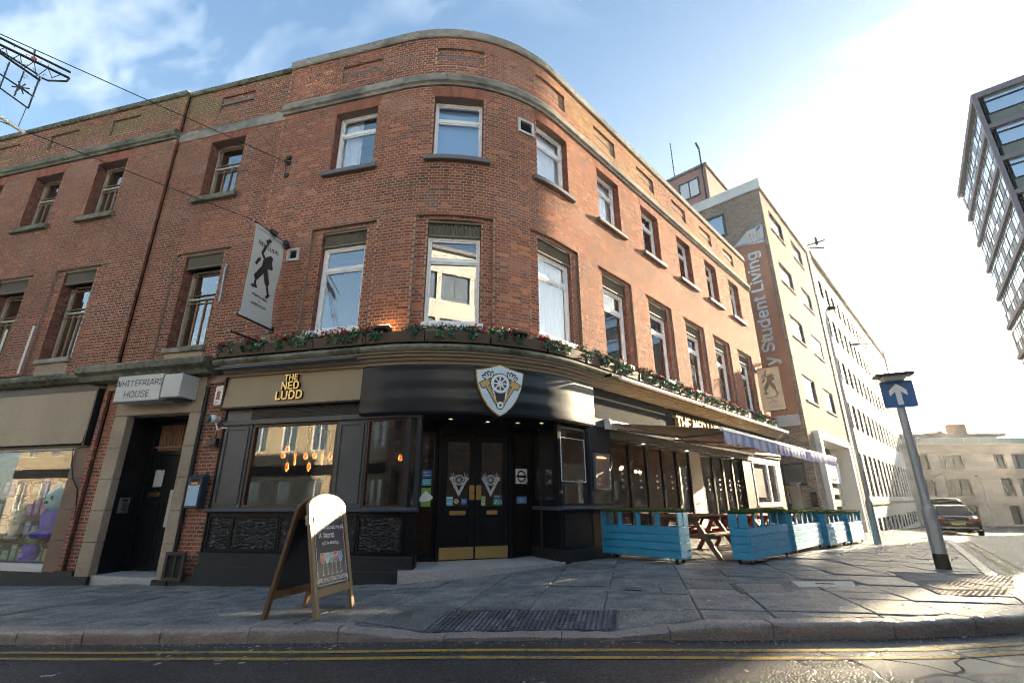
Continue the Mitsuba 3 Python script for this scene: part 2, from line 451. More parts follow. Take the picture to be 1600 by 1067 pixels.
def backing(s0, s1, z0, z1, bsdf_d=-.0035):
    ss = [s for s in cells_s if s0 < s < s1]; full = [s0]
    for s in ss + [s1]: full.extend(seg(full[-1], s)[1:])
    zz = sorted({z0, z1} | {z for a, b, u, v, *_ in openings + recess for z in (u, v) if z0 < z < z1})
    V, F = [], []
    for a, b in zip(full[:-1], full[1:]):
        for u, v in zip(zz[:-1], zz[1:]):
            m, w = (a + b) / 2, (u + v) / 2
            if any(p < m < q and x < w < y for p, q, x, y in openings): continue
            d = zone_d(m) + sum(r[4] for r in recess if r[0] < m < r[1] and r[2] < w < r[3]) + bsdf_d
            k = len(V); V += [(a, u, d), (b, u, d), (b, v, d), (a, v, d)]; F.append((k, k + 1, k + 2, k + 3))
    return fmap((np.array(V), tri(F)))


W = add('wall', cat([backing(*a) for a in areas]), 'mortar', B)
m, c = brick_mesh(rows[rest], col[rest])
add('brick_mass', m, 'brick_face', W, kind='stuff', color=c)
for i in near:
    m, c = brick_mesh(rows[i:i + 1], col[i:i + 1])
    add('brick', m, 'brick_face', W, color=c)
# step faces where the wall planes change, reveal bricks, flat arches
steps, stepc = [], []


def revel(a, b, z0, z1, depth, z):
    """brick jambs and soffit of an opening"""
    out = []
    k = math.floor(z0 / COURSE)
    while k * COURSE < z1:
        u, v = max(z0, k * COURSE), min(z1, k * COURSE + COURSE - JOINT); k += 1
        if v - u < .02: continue
        for x0, x1 in ((a - .06, a + .001), (b - .001, b + .06)):
            e = z - depth, z - .012
            parts = [e] if k % 2 else [(e[0], sum(e) / 2 - .005), (sum(e) / 2 + .005, e[1])]
            out += [(x0, x1, u, v, *q) for q in parts]
    return out


rv = []
for a, b, z0, z1 in openings[:len(upper) + len(upper_left) + len(lower) + len(lower_left)]:
    d = zone_d((a + b) / 2) + (-.06 if z1 < 7 else 0)
    rv += revel(a, b, z0, z1, .26, d)
ms = []
mort = []
for a, b, u, v, d0, d1 in rv:
    q = box(a, b, u, v, d0, d1); ms.append(q)
    stepc.append(np.tile(np.array((.19, .070, .047)) * random.uniform(.65, 1.15), (8, 1)))
for a, b, z0, z1 in openings[:len(upper) + len(upper_left) + len(lower) + len(lower_left)]:
    d = zone_d((a + b) / 2) + (-.06 if z1 < 7 else 0)
    mort += [sb(a - .03, a - .006, z0, z1, d - .27, d - .014), sb(b + .006, b + .03, z0, z1, d - .27, d - .014), sb(a, b, z1 - .002, z1 + .03, d - .27, d - .014)]
add('jamb_brick_mass', fmap(cat(ms)), 'brick_face', W, kind='stuff', color=np.vstack(stepc))
for a, b, z0, z1, dd in recess:
    zd = zone_d((a + b) / 2); d0, d1 = zd + dd - .03, zd - .006
    mort += [sb(a - .02, b + .02, z1, z1 + .03, d0, d1), sb(a - .02, b + .02, z0 - .03, z0, d0, d1), sb(a - .03, a, z0, z1, d0, d1), sb(b, b + .03, z0, z1, d0, d1)]
add('jamb_mortar', cat(mort), 'jamb_mortar', W, kind='stuff')
pr('jamb_mortar', (.22, .16, .13), .95)
add('parapet_back', sb(-15, S_END, 10.5, 11.09, -.33, -.29), 'brown_brick', B)
for s, d0, d1, za, zb in ((-6.0, -.06, .046, 3.9, 11.0), (-3.0, -.06, -.003, 3.9, 11.0)):
    pass
# splayed flat arches above the top-floor windows
for a, b in upper + upper_left:
    d = zone_d((a + b) / 2); n = 13; out, cc = [], []; z0, z1 = 9.43, 9.69; w = b - a; e = .10
    for k in range(n):
        f0, f1 = k / n, (k + 1) / n; j = .005
        x0, x1 = a + w * f0 + j, a + w * f1 - j; y0, y1 = a - e + (w + 2 * e) * f0 + j, a - e + (w + 2 * e) * f1 - j
        V = np.array([(x0, z0, d - .24), (x1, z0, d - .24), (y1, z1, d - .05), (y0, z1, d - .05), (x0, z0, d + .004), (x1, z0, d + .004), (y1, z1, d + .004), (y0, z1, d + .004)])
        out.append((V, _BF)); cc.append(np.tile(np.array((.25, .092, .06)) * random.uniform(.75, 1.2), (8, 1)))
    add('flat_arch', fmap(cat(out)), 'brick_face', W, color=np.vstack(cc))

# ---------------------------------------------------------------- stone bands, copings
def band(name, s0, s1, z0, z1, d, out, mat, joint=1.9, w=None):
    """moulded stone course of separate lengths"""
    n = max(1, round((s1 - s0) / joint)); e = np.linspace(s0, s1, n + 1)
    for a, b in zip(e[:-1], e[1:]):
        h = z1 - z0
        add(name, sweep([(z0, d - .1), (z1, d - .1), (z1, d + out * .72), (z1 - h * .22, d + out), (z0 + h * .30, d + out), (z0 + h * .18, d + out * .55), (z0, d + out * .45)], a + .004, b - .004), mat, w or W, smooth=25)


band('string_course', -3.0, S_END, 9.715, 9.985, 0, .10, 'stone')
band('string_course', -15.0, -6.0, 9.71, 9.96, .05, .10, 'mossy_stone')
add('string_course', sb(-6.0, -3.0, 9.63, 9.90, -.1, -.012), 'stone', W)


def coping(s0, s1, z0, z1, d, out, mat):
    n = max(1, round((s1 - s0) / 1.1)); e = np.linspace(s0, s1, n + 1)
    for a, b in zip(e[:-1], e[1:]):
        t = random.uniform(-.004, .004)
        add('coping', sweep([(z0, d - .34), (z1 - .03, d - .34), (z1 + t, d - .16), (z1 - .03 + t, d + out), (z0 + .03, d + out), (z0, d + out - .02)], a + .003, b - .003), mat, W, smooth=25)


coping(-3.0, S_END, 11.10, 11.33, 0, .055, 'stone')
coping(-15.0, -6.0, 11.06, 11.22, .05, .05, 'mossy_stone')
coping(-6.0, -3.0, 11.06, 11.21, -.03, .05, 'mossy_stone')
# the roof and the hidden back, so that no light leaks through
bk = [(*P1(-15, -.02),), (*P1(-6, -.04),), (*P1(-3, -.04),)] + [tuple(P1(s, -.04)) for s in np.linspace(0, LA, 12)] + [tuple(P1(S_END, -.02)), tuple(P1(S_END, -9)), tuple(P1(9, -9)), tuple(P1(-15, -10))]
fp = sg.Polygon(bk)
add('flat_roof', extrude(fp, .05, 10.55), 'lead_grey', B)
rear = [P1(S_END, -.012), P1(S_END, -9), P1(9, -9), P1(-15, -10), P1(-15, -.012)]
V, F = [], []
for a, b in zip(rear[:-1], rear[1:]):
    k = len(V); V += [(*a, -.6), (*b, -.6), (*b, 11.1), (*a, 11.1)]; F.append((k, k + 1, k + 2, k + 3))
add('rear_wall', (np.array(V), tri(F)), 'mortar', B)


# ---------------------------------------------------------------- windows
def bars(rects, z0, z1):
    return cat([box(a, b, u, v, z0, z1) for a, b, u, v in rects])


def upvc_window(s0, s1, z0, z1, d, tr, blind, parent=B, sill=None, lab=None):
    """white window: fixed top light over a bottom sash, seen a hand's breadth behind the brick"""
    w = s1 - s0; h = z1 - z0; s = (s0 + s1) / 2; d = d + chord_d(s0, s1); x = w / 2 - .012; t = .052
    F = [cbox(-x, -x + t, .0, h, -.035, .035, .006), cbox(x - t, x, .0, h, -.035, .035, .006), cbox(-x + t, x - t, 0, t, -.035, .035, .006), cbox(-x + t, x - t, h - t, h, -.035, .035, .006), cbox(-x + t, x - t, tr - t * .6, tr + t * .6, -.035, .03, .006)]
    for y0, y1 in ((t, tr - t * .6), (tr + t * .6, h - t)):
        a, q = x - t, .034
        F += [box(-a + .004, -a + q, y0 + .004, y1 - .004, -.03, .018), box(a - q, a - .004, y0 + .004, y1 - .004, -.03, .018), box(-a + q, a - q, y0 + .004, y0 + q, -.03, .018), box(-a + q, a - q, y1 - q, y1 - .004, -.03, .018)]
    key = add('window', flat(cat(F), s, d, z0), 'white_frame', parent, label=lab)
    for y0, y1 in ((t + .034, tr - t * .6 - .034), (tr + t * .6 + .034, h - t - .034)):
        a = x - t - .034; tl = random.uniform(-.004, .004); tm = random.uniform(-.006, .006)
        V = np.array([(-a, y0, tm), (a, y0, -tm), (a, y1, -tm + tl), (-a, y1, tm + tl)]) * [1, 1, 1]
        add('pane', flat((V, tri([(0, 1, 2, 3)])), s, d - .01, z0), 'window_glass', key)
    n = 40; xs = np.linspace(-x, x, n)
    for side in blind:
        if side == 'net':
            zz = .012 * np.sin(xs * 60 + s) + .006 * np.sin(xs * 23)
            V = np.vstack([np.column_stack([xs, 0 * xs + .02, zz - .10]), np.column_stack([xs, 0 * xs + h - .03, zz - .10])])
            add('net_curtain', flat((V, tri([(i, i + 1, n + i + 1, n + i) for i in range(n - 1)])), s, d, z0), 'net_curtain', key, smooth=True)
        elif side == 'blind':
            add('roller_blind', flat(box(-x + .02, x - .02, .03, h - .03, -.10, -.095), s, d, z0), 'blue_blind', key)
        elif side == 'half':
            zz = .012 * np.sin(xs * 60 + s)
            V = np.vstack([np.column_stack([xs * .5 - x * .5, 0 * xs + .02, zz - .10]), np.column_stack([xs * .5 - x * .5, 0 * xs + h - .03, zz - .10])])
            add('net_curtain', flat((V, tri([(i, i + 1, n + i + 1, n + i) for i in range(n - 1)])), s, d, z0), 'net_curtain', key, smooth=True)
    R = cat([box(-x - .05, x + .05, -.05, h + .05, -1.4, -1.38), box(-x - .07, -x - .05, -.05, h + .05, -1.4, -.04), box(x + .05, x + .07, -.05, h + .05, -1.4, -.04), box(-x - .05, x + .05, -.07, -.05, -1.4, -.04), box(-x - .05, x + .05, h + .05, h + .07, -1.4, -.04)])
    add('room', flat(R, s, d, z0), 'dark_room', key)
    return key


def sill(s0, s1, z0, z1, d, out, key, mat='stone'):
    add('sill', sweep([(z0, d - .2), (z1 + .02, d - .2), (z1, d + out - .01), (z1 - .012, d + out), (z0 + .012, d + out), (z0, d + out - .012)], s0, s1), mat, key)


kinds = ['half', 'blind', 'net', 'net', '', 'half', '', 'half']
for (a, b), k in zip(upper, kinds):
    key = upvc_window(a, b, 7.90, 9.43, -.21, 1.06, [k] if k else [])
    sill(a - .13, b + .13, 7.77, 7.875, 0, .10, key, 'lead_grey')
for (a, b), k in zip(lower, ['', '', 'net', '', '', '', '', '']):
    key = upvc_window(a, b, 4.34, 6.13, -.20, 1.30, [k] if k else [])
    sill(a - .05, b + .05, 4.22, 4.335, -.06, .05, key, 'white_frame')


def fin_grille(a, b, z0, z1, d, key):
    w = b - a; s = (a + b) / 2; n = 15; dd = d + chord_d(a, b)
    parts = [box(-w / 2, w / 2, 0, z1 - z0, -.05, -.04), box(-w / 2, w / 2, z1 - z0 - .05, z1 - z0, -.04, .03), box(-w / 2, w / 2, 0, .03, -.04, .012)]
    for k in range(n):
        x = -w / 2 + (k + .5) * w / n
        parts.append(hull([(x - .022, .03, -.04), (x + .022, .03, -.04), (x, .03, .012), (x - .022, z1 - z0 - .05, -.04), (x + .022, z1 - z0 - .05, -.04), (x, z1 - z0 - .05, .012)]))
    add('fluted_panel', flat(cat(parts), s, dd, z0), 'cream_dark', key)


pr('cream_dark', plain((.20, .18, .145), (.12, .11, .09), 3, 30), 0.7)
for a, b in lower: fin_grille(a, b, 6.13, 6.47, -.12, B)
for a, b in lower_left: fin_grille(a, b, 6.10, 6.45, zone_d(a) - .10, B)


def bronze_window(a, b, z0, z1, d, upper_floor):
    """metal casement with thin gilt glazing bars, deep in the wall"""
    w = b - a; h = z1 - z0; s = (a + b) / 2; x = w / 2 - .01; t = .022
    F = [box(-x, -x + t, 0, h, -.03, .03), box(x - t, x, 0, h, -.03, .03), box(-x, x, 0, t, -.03, .03), box(-x, x, h - t, h, -.03, .03)]
    tr = h * (.60 if upper_floor else .64)
    F += [box(-x, x, tr - .02, tr + .02, -.03, .035)]
    key = add('metal_window', flat(cat(F), s, d, z0), 'cream_frame', B)
    Bars = []
    for xx in (-x * .82, -x * .40, x * .02, x * .42, x * .82): Bars.append(box(xx - .006, xx + .006, t, tr - .02, .0, .028))
    for yy in (t + .09, tr - .10): Bars.append(box(-x + t, x - t, yy - .006, yy + .006, .0, .03))
    for yy in (tr + .09, h - .10): Bars.append(box(-x + t, x - t, yy - .006, yy + .006, .0, .03))
    for xx in (-x * .78, x * .78): Bars.append(box(xx - .008, xx + .008, tr + .02, h - t, .0, .028))
    add('glazing_bars', flat(cat(Bars), s, d, z0), 'bronze_frame', key)
    for y0, y1 in ((t, tr - .02), (tr + .02, h - t)):
        add('pane', flat((np.array([(-x + t, y0, random.uniform(-.01, .01)), (x - t, y0, 0), (x - t, y1, 0), (-x + t, y1, random.uniform(-.01, .01))]), tri([(0, 1, 2, 3)])), s, d - .005, z0), 'window_glass', key)
    n = 30; xs = np.linspace(x * .35, x, n); zz = .012 * np.sin(xs * 70 + s)
    V = np.vstack([np.column_stack([xs, 0 * xs + .02, zz - .12]), np.column_stack([xs, 0 * xs + h - .03, zz - .12])])
    add('net_curtain', flat((V, tri([(i, i + 1, n + i + 1, n + i) for i in range(n - 1)])), s, d, z0), 'net_curtain', key, smooth=True)
    R = cat([box(-x - .05, x + .05, -.05, h + .05, -1.4, -1.38), box(-x - .07, -x - .05, -.05, h + .05, -1.4, -.05), box(x + .05, x + .07, -.05, h + .05, -1.4, -.05), box(-x - .05, x + .05, -.07, -.05, -1.4, -.05), box(-x - .05, x + .05, h + .05, h + .07, -1.4, -.05)])
    add('room', flat(R, s, d, z0), 'dark_room', key)
    return key


for a, b in upper_left:
    z = zone_d(a); key = bronze_window(a, b, 7.87, 9.42, z - .25, True)
    sill(a - .13, b + .10, 7.73, 7.86, z, .09, key, 'mossy_stone')
for a, b in lower_left:
    z = zone_d(a); key = bronze_window(a, b, 4.28, 6.10, z - .30, False)
    sill(a - .02, b + .02, 4.17, 4.27, z - .05, .06, key, 'stone')
    add('apron_panel', sb(a + .02, b - .02, 3.80, 4.165, z - .2, z - .045), 'sandstone', key)
# vents set in the brickwork
for a, b, z0, z1 in openings[-2:]:
    w, h, s = b - a, z1 - z0, (a + b) / 2
    F = [box(-w / 2 - .03, -w / 2 + .02, -.03, h + .03, -.1, .03), box(w / 2 - .02, w / 2 + .03, -.03, h + .03, -.1, .03), box(-w / 2 + .02, w / 2 - .02, -.03, .02, -.1, .03), box(-w / 2 + .02, w / 2 - .02, h - .02, h + .03, -.1, .03)]
    key = add('air_vent', flat(cat(F), s, 0.002, z0), 'sign_grey', B)
    add('louvre', flat(cat([box(-w / 2, w / 2, 0, h, -.12, -.09)] + [rx(box(-w / 2, w / 2, -.012, .012, -.004, .004), 30) if 0 else mv(rx(box(-w / 2, w / 2, -.014, .014, -.003, .003), 40), 0, (k + .5) * h / 9, -.03) for k in range(9)]), s, 0.002, z0), 'dark_metal', key)
for s, z0, z1 in ((-8.60, 3.95, 5.06), (-9.43, 3.95, 5.05)):
    p = P1(s, .14); add('waste_pipe', tube([(*p, z0), (*P1(s, .13), z1)], .022, 8), 'white_plastic', B, smooth=40)
p0 = P1(-3.72, .03); add('waste_pipe', tube([(*p0, 5.15), (*p0, 5.30), (*P1(-3.74, .03), 5.9), (*P1(-3.74, .0), 6.02)], .025, 8), 'grey_metal', B, smooth=40)
# ================================================================ GROUND FLOOR: THE PUB FRONT
def frame_panel(s0, s1, z0, z1, d, out, mat, key, name='panel', t=.05):
    """a raised frame round a sunk field"""
    add(name, cat([sb(s0, s1, z0, z0 + t, d, d + out), sb(s0, s1, z1 - t, z1, d, d + out), sb(s0, s0 + t, z0 + t, z1 - t, d, d + out), sb(s1 - t, s1, z0 + t, z1 - t, d, d + out), sb(s0 + t, s1 - t, z0 + t, z1 - t, d - .03, d + .004)]), mat, key, smooth=25)


# cornice over the shopfront: a weathered stone shelf on a moulded timber-coloured bed
add('cornice', sweep([(3.70, -.1), (3.84, -.1), (3.82, .30), (3.80, .345), (3.745, .36), (3.70, .33)], -3.24, S_END + .25), 'mossy_stone', B, smooth=25)
add('cornice_moulding', sweep([(3.50, -.1), (3.70, -.1), (3.70, .30), (3.665, .30), (3.65, .255), (3.615, .25), (3.60, .20), (3.565, .195), (3.54, .15), (3.50, .14)], -3.10, S_END + .1), 'sandstone_bed', B, smooth=25)
pr('sandstone_bed', plain((.30, .235, .16), (.20, .155, .105), 1.5, 24.0), 0.75)
# a white trough light hung under the shelf on the side street, a dark one on the left
def round_trough(s0, s1, z, d, r, mat, name):
    a = np.linspace(0, 2 * np.pi, 10, endpoint=False)
    add(name, sweep([(z + r * math.sin(q), d + r * math.cos(q)) for q in a], s0, s1), mat, B, smooth=50)


round_trough(5.0, S_END + .2, 3.72, .415, .045, 'white_frame', 'light_trough')
round_trough(-3.13, -.26, 3.615, .34, .030, 'sill_blue', 'light_trough')
# --- dark room behind the glass, with a timber back wall
add('bar_interior', cat([sb(-3.05, 16.5, .1, 3.4, -3.25, -3.2)]), 'room_wood', B)
add('bar_floor', sb(-3.05, 16.5, .18, .22, -3.2, -.20), 'room_wood', B)
add('bar_ceiling', sb(-3.05, 16.5, 2.95, 3.0, -3.2, -.06), 'dark_room', B)
for q in ((-3.08, -3.05, .1, 3.5, -3.2, 0), (16.5, 16.55, .1, 3.5, -3.2, -.05), (4.22, 4.30, .2, 3.0, -3.2, -.06)): add('bar_partition', sb(*q), 'dark_room', B)
# a lit brick pier and timber posts seen through the folding doors
for s in (5.6, 6.3): add('inner_pier', sb(s, s + .55, .22, 2.95, -3.18, -2.85), 'inner_brick', B)
pr('inner_brick', proc(lambda p, n, uv: mix((.10, .075, .05), (.12, .06, .03), smoothstep(.0, .12, dr.abs((p.z / .075) - dr.floor(p.z / .075) - .5) * 2 - .12) * .9) * (0.75 + 0.5 * cell_rand(dr.floor(p.x * 4.5 + dr.floor(p.z / .075) * .5), dr.floor(p.z / .075), 3))), 0.9)
# --- stall riser, plinth, sill (left front)
S = thing('pub_front', 'black and grey timber pub shopfront with brass kicked double doors wrapped round the corner', 'shopfront')
SILL = 1.20


def plinth_mesh(s0, s1, ztop, d0, d1):
    ss = seg(s0, s1, .2); zb = pave(path(ss, d1)) - .06
    V = [];  F = []
    for s, z in zip(ss, zb): V += [(s, z, d0), (s, ztop - .02, d1), (s, ztop, d1 - .02), (s, ztop, d0), (s, z, d1)]
    n = 5; od = [0, 4, 1, 2, 3]
    for i in range(len(ss) - 1):
        for j in range(n):
            a, b = od[j], od[(j + 1) % n]; F.append((i * n + a, i * n + b, (i + 1) * n + b, (i + 1) * n + a))
    m = len(ss) - 1
    F = np.vstack([tri(F), [(0, 4, 1), (0, 1, 2), (0, 2, 3)], [(m * n + 0, m * n + 1, m * n + 4), (m * n + 0, m * n + 2, m * n + 1), (m * n + 0, m * n + 3, m * n + 2)]])
    return fmap((np.array(V), F))


add('plinth', cat([plinth_mesh(-3.02, -.05, .50, -.1, .075), plinth_mesh(-.05, .80, .50, -.3, .075)]), 'slate_black', S)
add('plinth_base', cat([plinth_mesh(-3.04, .815, .30, -.08, .095)]), 'slate_black', S)
add('stall_riser', sb(-3.0, .80, .50, 1.13, -.1, .015), 'black_paint', S)
edges = [-2.97, -2.50, -1.60, -1.10, -.16, .62]
for a, b in ((-2.94, -2.52), (-2.46, -1.60), (-1.53, -.98), (-.91, -.16), (-.09, .60)):
    add('textured_panel', sb(a, b, .57, 1.06, .012, .030), 'hammered', S)
    frame = cat([sb(a - .03, b + .03, .535, .57, .01, .045), sb(a - .03, b + .03, 1.06, 1.095, .01, .045), sb(a - .03, a, .57, 1.06, .01, .045), sb(b, b + .03, .57, 1.06, .01, .045)])
    add('panel_frame', frame, 'black_paint', S)
add('window_sill', sweep([(1.13, -.1), (SILL + .01, -.1), (SILL, .085), (SILL - .015, .10), (1.15, .10), (1.13, .07)], -3.03, .83), 'sill_blue', S, smooth=25)
# shaped corner of the recess, left: riser return
def wall_strip(pts, z0, z1, th=.03):
    """vertical slab along world points (left to right as seen from the street)"""
    ms = []
    for a, b in zip(pts[:-1], pts[1:]):
        a, b = np.asarray(a, float), np.asarray(b, float); t = (b - a) / np.linalg.norm(b - a); n = np.array([t[1], -t[0]]) * th / 2
        q = [a - n, b - n, b + n, a + n]
        ms.append((np.array([(*p, z) for z in (z0, z1) for p in q]), _BF))
    return cat(ms)


LA0, LA1 = P1(.80, .0), P1(.45, -1.0)                    # left return of the lobby
RD0, RD1 = P1(1.02, -1.0), P1(3.0, -1.0)                 # the two ends of the pair of doors
RC0, RC1 = P1(3.74, -1.0), P1(3.38, .0)                  # right return
ZS = .315                                                 # lobby floor
HEAD = 2.60
# left front: window zone
add('head_rail', sb(-3.03, .83, 2.62, 2.70, -.12, .045), 'grey_paint', S)
add('shutter_box', sb(-2.47, -.23, 2.70, 2.92, -.1, .03), 'black_paint', S)
add('shutter_slats', cat([sb(-2.45, -.24, 2.715 + .024 * k, 2.730 + .024 * k, .03, .040) for k in range(8)]), 'slate_black', S)
add('side_board', sb(-3.0, -2.47, 2.70, 2.92, -.1, .022), 'lead_grey', S)
for a, b in ((-3.02, -2.44), (-.68, -.13)):
    add('shutter_panel', sb(a, b, SILL, 2.62, -.1, .0), 'grey_paint', S)
    frame_panel(a + .04, b - .05, SILL + .06, 2.57, 0, .022, 'grey_paint', S, 'raised_panel', .035)
def shop_pane(a, b, z0, z1, d, key, mat='glass', post='navy_paint', t=.05, names=('window_frame', 'window_pane')):
    f = add(names[0], cat([sb(a, a + t, z0, z1, d - .04, d + .04), sb(b - t, b, z0, z1, d - .04, d + .04), sb(a + t, b - t, z0, z0 + t, d - .04, d + .04), sb(a + t, b - t, z1 - t, z1, d - .04, d + .04)]), post, key)
    ss = seg(a + t, b - t, .05); n = len(ss)
    V = np.vstack([np.column_stack([ss, 0 * ss + z0 + t, 0 * ss + d]), np.column_stack([ss, 0 * ss + z1 - t, 0 * ss + d])])
    add(names[1], fmap((V, tri([(i, i + 1, n + i + 1, n + i) for i in range(n - 1)]))), mat, f, smooth=True)
    return f


f = shop_pane(-2.42, -.68, SILL, 2.62, -.05, S, post='red_wood')
pr('red_wood', (.045, .016, .012), 0.45)
shop_pane(-.13, .60, SILL, 2.62, -.05, S, post='red_wood', t=.035)
add('corner_post', cat([sb(.60, .66, SILL, 2.62, -.12, .03), sb(.76, .83, SILL, 2.62, -.12, .03)]), 'navy_paint', S)
add('corner_pane', fmap((np.array([(.66, SILL, -.05), (.76, SILL, -.06), (.76, 2.62, -.06), (.66, 2.62, -.05)]), tri([(0, 1, 2, 3)]))), 'glass', S)
# lobby: left return, side lights, doors, right return
def side_light(a, b, z0, z1, key, name='side_light'):
    a, b = np.asarray(a), np.asarray(b); L = np.linalg.norm(b - a); t = (b - a) / L; az = math.atan2(t[0], t[1])
    m = cat([box(0, .06, -.03, .03, z0, z1), box(L - .06, L, -.03, .03, z0, z1), box(.06, L - .06, -.03, .03, z0, z0 + .10), box(.06, L - .06, -.03, .03, z1 - .06, z1)])
    f = add(name, put(m, (*a, 0), az), 'black_paint', key)
    add('pane', put((np.array([(.06, 0, z0 + .10), (L - .06, 0, z0 + .10), (L - .06, 0, z1 - .06), (.06, 0, z1 - .06)]), tri([(0, 1, 2, 3)])), (*a, 0), az), 'glass', f)
    return f, a, az, L


add('lobby_wall', wall_strip([LA0, LA1], ZS - .3, SILL, .05), 'black_paint', S)
add('lobby_wall', wall_strip([RC0, RC1], ZS - .3, 1.13, .05), 'black_paint', S)
side_light(LA0 + (LA1 - LA0) * .04, LA1, SILL, HEAD, S, 'lobby_window')
fl, al, zl, Ll = side_light(LA1, RD0, ZS, HEAD, S)
fr, ar, zr, Lr = side_light(RD1, RC0, ZS, HEAD, S)
side_light(RC0, RC0 + (RC1 - RC0) * .97, SILL, HEAD, S, 'lobby_window')
add('lobby_ceiling', extrude(sg.Polygon([P1(s, .09) for s in np.linspace(.78, 3.42, 14)] + [P1(s, -1.06) for s in np.linspace(3.9, .2, 14)]), .03, 2.66), 'black_paint', S)
# double doors
dv = RD1 - RD0; DW = np.linalg.norm(dv); DAZ = math.atan2(dv[0], dv[1])
def dput(m): return put(m, (*RD0, 0), DAZ)          # local x along the doors, -y towards the street
DH = 2.46
add('door_frame', dput(cat([box(.0, .055, -.06, .05, ZS, HEAD), box(DW - .055, DW, -.06, .05, ZS, HEAD), box(.055, DW - .055, -.06, .05, DH, HEAD + .06)])), 'black_paint', S)
mid_ = DW / 2
for k, (x0, x1) in enumerate(((.058, mid_ - .003), (mid_ + .003, DW - .058))):
    st, zt, zg = .115, DH - .12, 1.20
    m = [cbox(x0, x0 + st, -.025, .025, ZS + .012, DH - .004, .004), cbox(x1 - st, x1, -.025, .025, ZS + .012, DH - .004, .004), cbox(x0 + st, x1 - st, -.025, .025, zt, DH - .004, .004), cbox(x0 + st, x1 - st, -.025, .025, zg - .16, zg, .004), cbox(x0 + st, x1 - st, -.025, .025, ZS + .012, ZS + .26, .004), box(x0 + st, x1 - st, -.010, .010, ZS + .26, zg - .16)]
    m += [cbox(x0 + st + .05, x1 - st - .05, -.018, -.008, ZS + .31, zg - .21, .004)]
    D = add('door', dput(cat(m)), 'black_paint', S)
    add('pane', dput((np.array([(x0 + st, 0, zg), (x1 - st, 0, zg), (x1 - st, 0, zt), (x0 + st, 0, zt)]), tri([(0, 1, 2, 3)]))), 'glass', D)
    add('kick_plate', dput(cbox(x0 + .012, x1 - .012, -.030, -.0255, ZS + .02, ZS + .215, .001)), 'brass', D)
    hx = x1 - .062 if k == 0 else x0 + .062
    hp = affinity.translate(sg.box(-.030, 0, .030, .22).buffer(.018), hx, 1.33)
    m = rx(extrude(hp, .006), 90); add('push_plate', dput(mv(m, 0, -.0255, 0)), 'brass', D)
    add('knob', dput(cat([tube([(hx, -.03, 1.44), (hx, -.06, 1.44)], .010, 8), ball((hx, -.075, 1.44), .024, 1)])), 'brass', D, smooth=50)
    lx = (x0 + x1) / 2; lw = .13 if k == 0 else .085
    lp = affinity.translate(sg.box(-lw, 0, lw, .035).buffer(.02), lx, 1.075)
    add('letter_plate', dput(mv(rx(extrude(lp, .010), 90), 0, -.0255, 0)), 'brass', D)
    add('letter_flap', dput(cbox(lx - lw + .01, lx + lw - .01, -.042, -.035, 1.078, 1.108, .002)), 'gold', D)
    # frosted emblem on the glass: a spoked wheel between two hammers over a pointed drop
    gx, gz, r = lx + (.02 if k == 0 else -.02), 1.66, .095
    e = []
    ring = sg.Point(gx, gz).buffer(r).difference(sg.Point(gx, gz).buffer(r * .78))
    hub = sg.Point(gx, gz).buffer(r * .18)
    sp = [sg.LineString([(gx, gz), (gx + r * .9 * math.cos(q), gz + r * .9 * math.sin(q))]).buffer(.006) for q in np.arange(8) * math.pi / 4]
    drop = sg.Polygon([(gx - .17, gz + .03), (gx, gz - .30), (gx + .17, gz + .03), (gx + .13, gz + .03), (gx, gz - .23), (gx - .13, gz + .03)])
    drop2 = sg.Polygon([(gx - .10, gz - .04), (gx, gz - .235), (gx + .10, gz - .04), (gx + .07, gz - .06), (gx, gz - .19), (gx - .07, gz - .06)])
    hm = [affinity.rotate(sg.box(gx + sx * .135 - .045, gz + .0, gx + sx * .135 + .045, gz + .05), sx * -25) for sx in (-1, 1)]
    pl = [affinity.rotate(sg.box(gx + sx * (.085 + .022 * q) - .006, gz + .075, gx + sx * (.085 + .022 * q) + .006, gz + .135), -sx * (18 + 20 * q), origin=(gx + sx * .08, gz + .05)) for sx in (-1, 1) for q in range(3)]
    em = shapely.union_all([ring, hub, *sp, drop, drop2, *hm, *pl])
    add('frosted_emblem', dput(mv(rx(extrude(em, .001), 90), 0, -.004, 0)), 'frosting', D)
pr('frosting', (.42, .45, .47), 0.8)
# stickers on the glass
def sticker(put_, x, z, w, h, c, key, lines=0, lc=(.8, .8, .8)):
    m = [box(x - w / 2, x + w / 2, -.007, -.005, z, z + h)]; cc = [vcol(m[0], c)]
    for k in range(lines):
        y = z + h * (k + 1) / (lines + 1); q = box(x - w * .36, x + w * (.36 - .2 * (k % 2)), -.0085, -.007, y - h * .035, y + h * .035); m.append(q); cc.append(vcol(q, lc))
    add('sticker', put_(cat(m)), 'coloured', key, color=np.vstack(cc))


